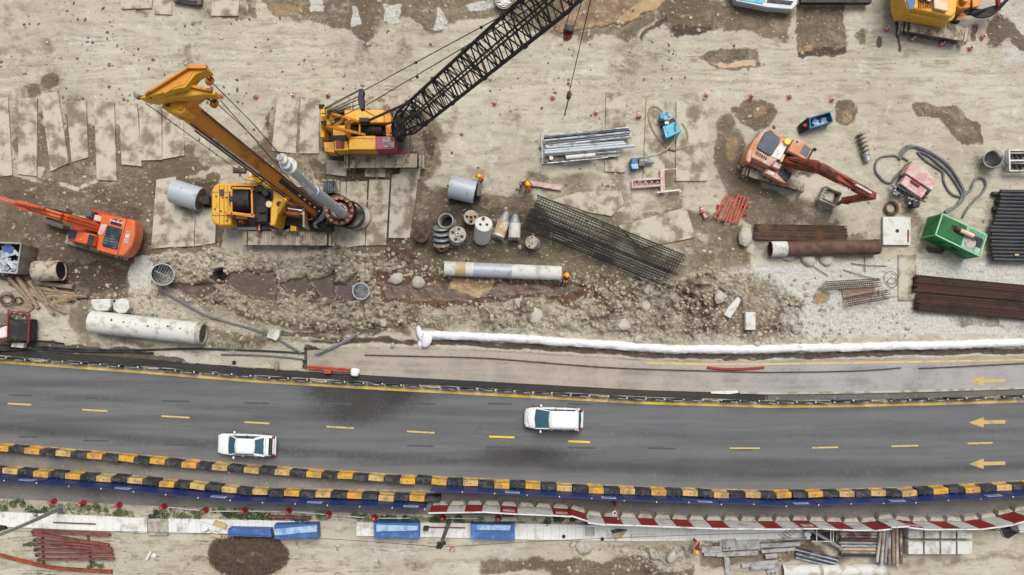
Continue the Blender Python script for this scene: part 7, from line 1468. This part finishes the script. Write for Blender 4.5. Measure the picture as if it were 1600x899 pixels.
# poles
o = thing('utility_pole', 'dark wooden utility pole leaning over the footpath with insulators at its top', 'utility pole', W(703, 812)); build(MB().tube([W(703, 812, 0), W(692.5, 841, 6.5), W(690, 850, 7.6)], [.17, .13, .12], 12), 'pole', m_trd, o); build(MB().beam(W(681, 843, 6.6), W(701, 843, 6.6), .2, .2), 'crossarm', m_con, o); g = MB()
for x, y in ((686, 850), (690, 852), (694, 849), (688, 855), (684, 855)): g.ball(W(x, y, 7.6), .14)
g.beam(W(683, 849, 7.5), W(696, 849, 7.5), .16, .16); build(g, 'insulator', m_blk, o); build(MB().rect(661, 825, 669, 830, .2, .9), 'base_box', m_blk, o, bevel=.03)
o = thing('lamp_pole', 'long grey lamp pole leaning out over the left footpath', 'lamp post', W(96, 794)); build(MB().tube([W(96, 794, 0), W(50, 815, 4.5), W(0, 836, 8.2), W(-30, 848, 9.6)], [.16, .13, .1, .09], 12), 'pole', m_gal, o); build(MB().disc(W(96, 794, 0), (0, 0, 1), .3, .08, 16), 'base_plate', m_gry, o); build(MB().pp([(-20, 820), (6, 823), (9, 828), (-20, 834)], 7, 7.3), 'lantern', m_blk, o, bevel=.05)
for nm, a, b, sag, l in (('overhead_wire', (-60, 831), (688, 855), 1.5, 'thin overhead wire from the left edge to the dark utility pole'), ('overhead_wire', (690, 855), (1680, 830), 1.5, 'thin overhead wire from the dark utility pole to the right edge')):
    P0, P1 = W(*a, 7.6), W(*b, 7.6); solo(nm, MB().tube([P0.lerp(P1, t / 20) + Vector((0, 0, -sag * 4 * (t / 20) * (1 - t / 20))) for t in range(21)], .018, 5), m_blk, l, 'wire')
# red-oxide beams stack
rb2 = [((52, 829.5), (172, 835.5)), ((54, 834), (170, 852)), ((55, 843), (174, 857)), ((55, 850), (175, 860)), ((56, 858), (175, 862)), ((58, 866), (177, 867)), ((61, 874), (178, 873))]
for i, (a, b) in enumerate(rb2):
    o = thing('channel_beam', f'{ordw(i)} red-oxide beam from the top of the stack below the left footpath', 'beam', W(*a), 'red-oxide beams below the left footpath'); build(MB().beam(W(*a, .3 + .1 * (i % 2)), W(*b, .35), .24 if i < 2 else .16, .2), 'beam', m_rds, o, bevel=.02); build(MB().beam(W(a[0] - 1, a[1] - 1, .35), W(a[0] - .5, a[1] + 4, .35), .14, .25), 'end_plate', m_rst, o)
for i, (a, b) in enumerate((((66, 826), (68, 886)), ((137, 832), (142, 886)))): solo('timber_bearer', MB().beam(W(*a, .1), W(*b, .1), .14, .14), m_rst, ['left', 'right'][i] + ' bearer under the red-oxide beams', 'timber')
solo('curved_plank', MB().tube(spline([W(-10, 865, .15), W(40, 878, .15), (W(90, 888, .15)), W(175, 893.5, .15)], 6), .16, 6), m_bmr, 'long brown curved plank at the bottom left corner', 'plank')
solo('white_post', MB().beam(W(236, 862, .15), W(229, 875, .15), .18, .15), m_cnw, 'short white post lying on grassy soil below the footpath', 'post'); solo('white_bowl', MB().rock(W(240, 868, .1), .25, (1, .9, .5), 2), m_cnw, 'small white lump beside the short white post', 'rubble')
# grey planks at lower right
pl = [((1103, 846, 1150, 844), .22), ((1150, 848, 1187, 846), .28), ((1096, 859, 1128, 858), .4), ((1129, 857, 1188, 854), .34), ((1100, 866, 1140, 866), .26), ((1120, 867, 1184, 864), .3), ((1124, 850, 1186, 849), .3), ((1188, 853, 1250, 850), .28), ((1190, 862, 1243, 858), .22), ((1135, 870, 1138, 899), .36), ((1159, 884, 1214, 878), .3), ((1173, 888, 1211, 885), .26), ((1200, 896, 1218, 884), .45), ((1186, 845, 1260, 841), .12), ((1196, 870, 1214, 868), .3)]
for i, ((x0, y0, x1, y1), w_) in enumerate(pl):
    o = solo('grey_plank', MB().beam(W(x0, y0, .14 + .1 * (i % 3)), W(x1, y1, .16 + .1 * (i % 3)), w_ * 1.15, .1), m_plk, f'{ordw(i)} grey plank of the scattered pile right of the stooping worker', 'plank', 'grey planks below the footpath', .01)
    if w_ > .32: build(MB().disc(W(x0 + 5, y0, .3), (0, 0, 1), .07, .01, 10).disc(W(x0 + 11, y0 - .3, .3), (0, 0, 1), .07, .01, 10), 'hole', m_blk, o)
for i in range(6):
    solo('blue_grey_tube', MB().tube([W(1243, 856 + i * 3.1, .2), W(1310 - i * 1.5, 873 + i * 2.6, .2)], .075, 10), m_gal if i % 2 else m_grl, f'{ordw(i)} slanting tube from the top of the blue-grey bundle below the footpath', 'tube', 'blue-grey tubes below the footpath')
o = casing('half_buried_pipe', (1222, 892, .1), (1380, 891, .1), .5, m_cnw, 'long whitish pipe half buried at the bottom edge', 'pipe'); build(MB().pipe(W(1278, 891.6, .1), W(1283, 891.6, .1), .53, .1, 26), 'joint', m_con, o)
solo('scrap_beam', MB().beam(W(1254, 821, .9), W(1322, 861, .5), .22, .16), m_gry, 'long grey beam slanting across the dark pit', 'beam')
solo('pit', MB().rect(1266, 824, 1306, 846, -.02, .03), m_blk, 'dark open pit at the end of the footpath', 'pit'); g = MB()
for a, b in (((1276, 820), (1276, 846)), ((1298, 820), (1298, 846)), ((1268, 846), (1300, 846)), ((1270, 819), (1302, 820)), ((1302, 820), (1302, 846))): g.beam(W(*a, 1.0), W(*b, 1.0), .06, .06)
solo('guard_fence', g, m_wht, 'thin white guard frame round the dark pit', 'frame'); solo('white_barrel', MB().disc(W(1258, 832, .2), (0, 0, 1), .26, .6, 22), m_wht, 'round white barrel at the end of the footpath', 'barrel', bevel=.04)
for i in range(7):
    solo('wire_mesh', MB().tube([W(1216 + i * 5, 834 - i * 2.2, .3), W(1229 + i * 4, 844 - i * 3, .3)], .018, 4), m_trd, f'{ordw(i)} wire of the loose square mesh on the footpath end', 'wire', 'wires of the loose mesh')
hp_ = [(824, m_brp), (829, m_gry), (833.5, m_brp), (838, m_brp), (843, m_rst), (848, m_gry), (853, m_gal), (858, m_wo2), (863, m_gry), (867, m_blk)]
for i, (y, mt_) in enumerate(hp_): solo('stacked_pipe', MB().tube([W(1310 + (i * 3) % 5, y, .5), W(1372, y + 1, .5)], .115, 12), mt_, f'{ordw(i)} short horizontal pipe from the top in the stack right of the pit', 'pipe', 'horizontal pipes right of the pit')
vp_ = [(1377, 1370, m_con), (1382, 1377, m_con), (1387, 1383, m_gry), (1389.5, 1389, m_brp), (1395, 1396, m_wod), (1401, 1401.5, m_con), (1407, 1408, m_brp)]
for i, (xa, xb, mt_) in enumerate(vp_): solo('upright_pipe', MB().tube([W(xa, 821, .7), W(xb, 878 + (i * 5) % 9, .7)], .125, 12), mt_, f'{ordw(i)} pipe from the left in the upright row beside the concrete blocks', 'pipe', 'upright pipes beside the concrete blocks')
for i in range(8):
    c_, r_ = i % 4, i // 4; x = 1431 + c_ * 25.6; y = 832 + r_ * 24.6
    o = solo('concrete_cube', MB().pp([(x - 11.6, y - 10.5), (x + 11.6, y - 10.5), (x + 11.6, y + 10), (x - 11.6, y + 10)], .02, 1.15), m_cnw, f'{ordw(c_)} concrete cube from the left in the {"upper" if r_ == 0 else "lower"} row of the block stack', 'concrete block', 'concrete cubes beside the pipes', .05)
o = thing('open_shaft', 'dark square shaft with timber edge at the right end below the hoarding', 'shaft', W(1576, 826)); build(MB().pp([(1560, 820), (1583, 812), (1592, 832), (1575, 842), (1566, 838)], -.02, .04), 'opening', m_blk, o); g = MB()
for a, b in (((1558, 820), (1587, 811)), ((1560, 820), (1568, 840)), ((1583, 806), (1591, 834))): g.beam(W(*a, .6), W(*b, .6), .07, .1)
build(g, 'timber_edge', m_wod, o); solo('white_cabin', MB().pp([(1587, 814), (1640, 806), (1640, 828), (1594, 833)], .1, 1.2), m_wht, 'white box cabin at the right edge below the hoarding', 'box', bevel=.04)
# ================================================================ rocks, rubble, plants
rocks = [(1164, 370, .72, 'big smooth white boulder below the ladder frames'), (1125, 465, .5, 'pale boulder on the rubble left of the rectangular block'), (835, 494, .52, 'cream boulder on the bank above the fabric bund'), (808, 474, .3, 'grey stone beside the puddled trench'), (598, 503, .3, 'cream stone at the top of the slanting pole'), (878, 523, .22, 'small cream stone against the fabric bund'), (1183, 537, .2, 'small white stone at the right of the bund'), (620, 436, .5, 'cream mound stone right of the meshed casing'), (655, 442, .55, 'round pale stone left of the trench pipe'), (975, 507, .42, 'white chipped stone on the brown rubble'), (1010, 478, .35, 'grey chipped stone at the trench end'), (998, 530, .4, 'bluish stone above the fabric bund'), (1230, 398, .45, 'white stone below the left end of the brown pipe'), (1262, 405, .6, 'white lump below the brown pipe'), (1290, 406, .5, 'second white lump below the brown pipe'), (613, 540, .2, 'tiny cream stone on the sandy strip'), (895, 851, .25, 'white lump on the bank right of the blue boxes'), (912, 856, .55, 'white broken slab on the bank below the footpath'), (590, 852, .15, 'tiny white stone below the footpath'), (526, 852, .2, 'white pipe end below the footpath'), (744, 850, .2, 'white can below the rightmost blue box'), (1050, 868, .5, 'white chunk on the lower bank'), (1020, 866, .5, 'yellowish chunk on the lower bank'), (585, 335, .12, 'tiny rock on the steel plate')]
for i, (x, y, r, l) in enumerate(rocks[:-1]): solo('boulder', MB().rock(W(x, y, bp(x, y) + r * .25), r, (1.15, .9, .55), i + 3, 2, .22), m_rck, l, 'rock', smooth=25)
solo('stone_block', MB().rect(1165, 488, 1181, 516, 0, .5), m_cnw, 'upright rectangular white block on the rubble', 'block', bevel=.06); solo('stone_slab', MB().pp([(1153, 464), (1158, 468), (1154, 478), (1141, 498), (1131, 492), (1138, 480)], 0, .35), m_cnw, 'long pointed white slab on the rubble', 'slab', bevel=.05)
def scatter(name, n, dens, size, mat, sq, seed, label=None, jag=.3, lift=.1):
    rn = np.random.RandomState(seed); mb = MB(); V, F = ico(1); V = np.array(V); vs = []; fs = []; k = 0; off_ = 0
    F = np.array(F)
    while k < n:
        x = rn.uniform(-20, 1620, 4000); y = rn.uniform(-20, 920, 4000)
        ix = np.abs(gx[None, :] - x[:, None]).argmin(1) if False else np.searchsorted(gx, x).clip(0, nx - 1); iy = np.searchsorted(gy, y).clip(0, ny - 1)
        ok = rn.rand(4000) < dens(x, y, ix, iy)
        for xx, yy, a, b in zip(x[ok], y[ok], ix[ok], iy[ok]):
            s = size[0] + (size[1] - size[0]) * rn.rand() ** 3; t = rn.rand() * 6.28; c_, s_ = math.cos(t), math.sin(t)
            v = V * (1 + jag * (rn.rand(len(V), 1) - .5)) * np.array([sq[0] * rn.uniform(.7, 1.3), sq[1] * rn.uniform(.7, 1.3), sq[2]]) * s
            p = np.stack([v[:, 0] * c_ - v[:, 1] * s_ + (xx - CX) / S, v[:, 0] * s_ + v[:, 1] * c_ + (CY - yy) / S, v[:, 2] + HT[b, a] + s * sq[2] * lift], -1)
            vs.append(p); fs.append(F + off_); off_ += len(V); k += 1
            if k >= n: break
    me = bpy.data.meshes.new(name); me.from_pydata(np.concatenate(vs).tolist(), [], np.concatenate(fs).tolist()); me.materials.append(mat); o = bpy.data.objects.new(name, me); COL.objects.link(o)
    tag(o, label, name.replace('_', ' ').split()[-1], None, 'stuff'); return o
nogo = lambda b, a: flat[b, a] < .02
scatter('loose_rubble', 7500, lambda x, y, a, b: (CH['rub'][b, a] * (1 - CH['wet'][b, a]) * .9 + .06 * CH['mud'][b, a]) * nogo(b, a) * (.3 + fbm(x, y, 25, 3, 51)), (.035, .2), m_rbl, (1, .85, .6), 1, 'loose pale stones strewn over the trench banks and brown ground')
scatter('soil_clods', 950, lambda x, y, a, b: (1 - CH['rub'][b, a]) * nogo(b, a) * (1 - CH['mud'][b, a] * .7) * (fbm(x / 3, y, 14, 3, 61) > .56) * (y < 420) * (x < 1150) * (.9 - .4 * (x > 700)), (.03, .16), m_cld, (1.15, .85, .25), 2, 'dark soil clods scattered over the pale working surface')
scatter('fine_gravel', 5000, lambda x, y, a, b: nogo(b, a) * (.1 + CH['mud'][b, a]) * (y < 560) * .8 + .25 * nogo(b, a) * (y > 845), (.025, .1), m_rbl, (1, .9, .6), 3, 'fine gravel over the brown earth and the sandy verge')
def leaves(mb, c, r, h, n, rn, s=(.08, .16)):
    for _ in range(n):
        t = rn.random() * 6.28; q = math.sqrt(rn.random()) * r; z = rn.random() * h * (1 - (q / r) ** 2 * .6)
        p = Vector((c[0] + math.cos(t) * q, c[1] + math.sin(t) * q, c[2] + z + .02)); R = Matrix.Rotation(rn.random() * 6.28, 3, 'Z') @ Matrix.Rotation(rn.uniform(-.9, .9), 3, 'X'); a = rn.uniform(*s); b = a * .45
        mb.add([p + R @ Vector(v) for v in ((-a, 0, 0), (0, -b, .02), (a, 0, 0), (0, b, .02))], [(0, 1, 2, 3)])
rn = random.Random(12)
bush = [(58, 800, .7, 0), (8, 790, .6, 1), (38, 786, .5, 1), (152, 793, .6, 1), (250, 804, .6, 0), (295, 808, .7, 1), (358, 803, .8, 0), (405, 806, .8, 0), (340, 797, .4, 1), (190, 800, .5, 1), (612, 811, .7, 0), (680, 811, .6, 0), (560, 808, .5, 1), (875, 811, .8, 0), (905, 811, .6, 0), (715, 812, .6, 0), (505, 805, .5, 1), (43, 850, .35, 1), (150, 884, .5, 1), (1550, 824, .4, 1), (470, 812, .7, 0), (640, 812, .6, 0)]
lb = ['below the left edge of the shoulder', 'at the far left edge', 'left of the first red bollard', 'between the second and third red bollards', 'under the fourth red bollard', 'left of the fifth red bollard', 'above the slanting white panel', 'above the plain blue box', 'beside the fifth red bollard', 'right of the third red bollard', 'above the third blue box', 'left of the utility pole', 'left of the third blue box', 'between the lone beige foot and the hoarding', 'at the bend of the red and white hoarding', 'right of the utility pole', 'right of the second blue box', 'left of the red-oxide beams', 'below the red-oxide beams', 'left of the dark square shaft', 'above the dark red beam', 'above the gap between blue box and pole']
for (x, y, r, k), l in zip(bush, lb):
    o = thing('weed_bush', ('dark green bush ' if k == 0 else 'small light green weed ') + l, 'plant', W(x, y)); g = MB(); 
    for j in range(4): leaves(g, W(x + rn.uniform(-1, 1) * r * 24, y + rn.uniform(-1, 1) * r * 6), r * .5 * rn.uniform(.5, 1.1), r * .45, int(45 * r + 12), rn, (.05, .13))
    build(g, 'foliage', m_lfd if k == 0 else m_lef, o, smooth=0); g = MB()
    for j in range(5): g.tube([W(x, y, 0), W(x + rn.uniform(-8, 8) * r, y + rn.uniform(-5, 5) * r, r * .6)], .015, 4)
    build(g, 'stem', m_twg, o)
g = MB()
for i in range(900):
    x = rn.uniform(-10, 860); y = float(lerp_curve(FTOP, x)) - rn.uniform(1, 17) * (1 if x < 420 else .6)
    if vn(np.array([x / 22.]), np.array([y / 9.]), 5)[0] < .45: continue
    leaves(g, W(x, y), .18, .15, 5, rn, (.04, .09))
o = build(g, 'ground_weeds', m_lef, None, smooth=0, label='low weeds creeping along the footpath verge', cat='weeds', kind='stuff')
bp_m = thing('brush_heap', 'large round heap of dry dark brush and soil below the plain blue box', 'brush heap', W(390, 866)); g = MB()
V, F = ico(4); c = W(390, 867, -.1)
g.add([(c[0] + v[0] * 2.75 * (1 + .12 * math.sin(v[1] * 6 + 1) + .07 * math.sin(v[1] * 17)), c[1] + v[1] * 1.4 * (1 + .14 * math.sin(v[0] * 5) + .08 * math.sin(v[0] * 19)), max(-.2, v[2] * .75 * (1 + .25 * math.sin(v[0] * 9) * math.sin(v[1] * 8)))) for v in V], F); build(g, 'mound', m_cld, bp_m, smooth=0); g = MB()
for i in range(2600):
    t = rn.random() * 6.28; q = math.sqrt(rn.random()); x, y = math.cos(t) * q * 3.1, math.sin(t) * q * 1.65; z = .75 * math.sqrt(max(0, 1 - q * q)) + rn.uniform(-.02, .15); a = rn.random() * 3.14; l_ = rn.uniform(.08, .3)
    g.beam((c[0] + x - math.cos(a) * l_, c[1] + y - math.sin(a) * l_, z), (c[0] + x + math.cos(a) * l_, c[1] + y + math.sin(a) * l_, z + rn.uniform(-.1, .15)), .025, .02)
build(g, 'twigs', m_twg, bp_m, smooth=0)
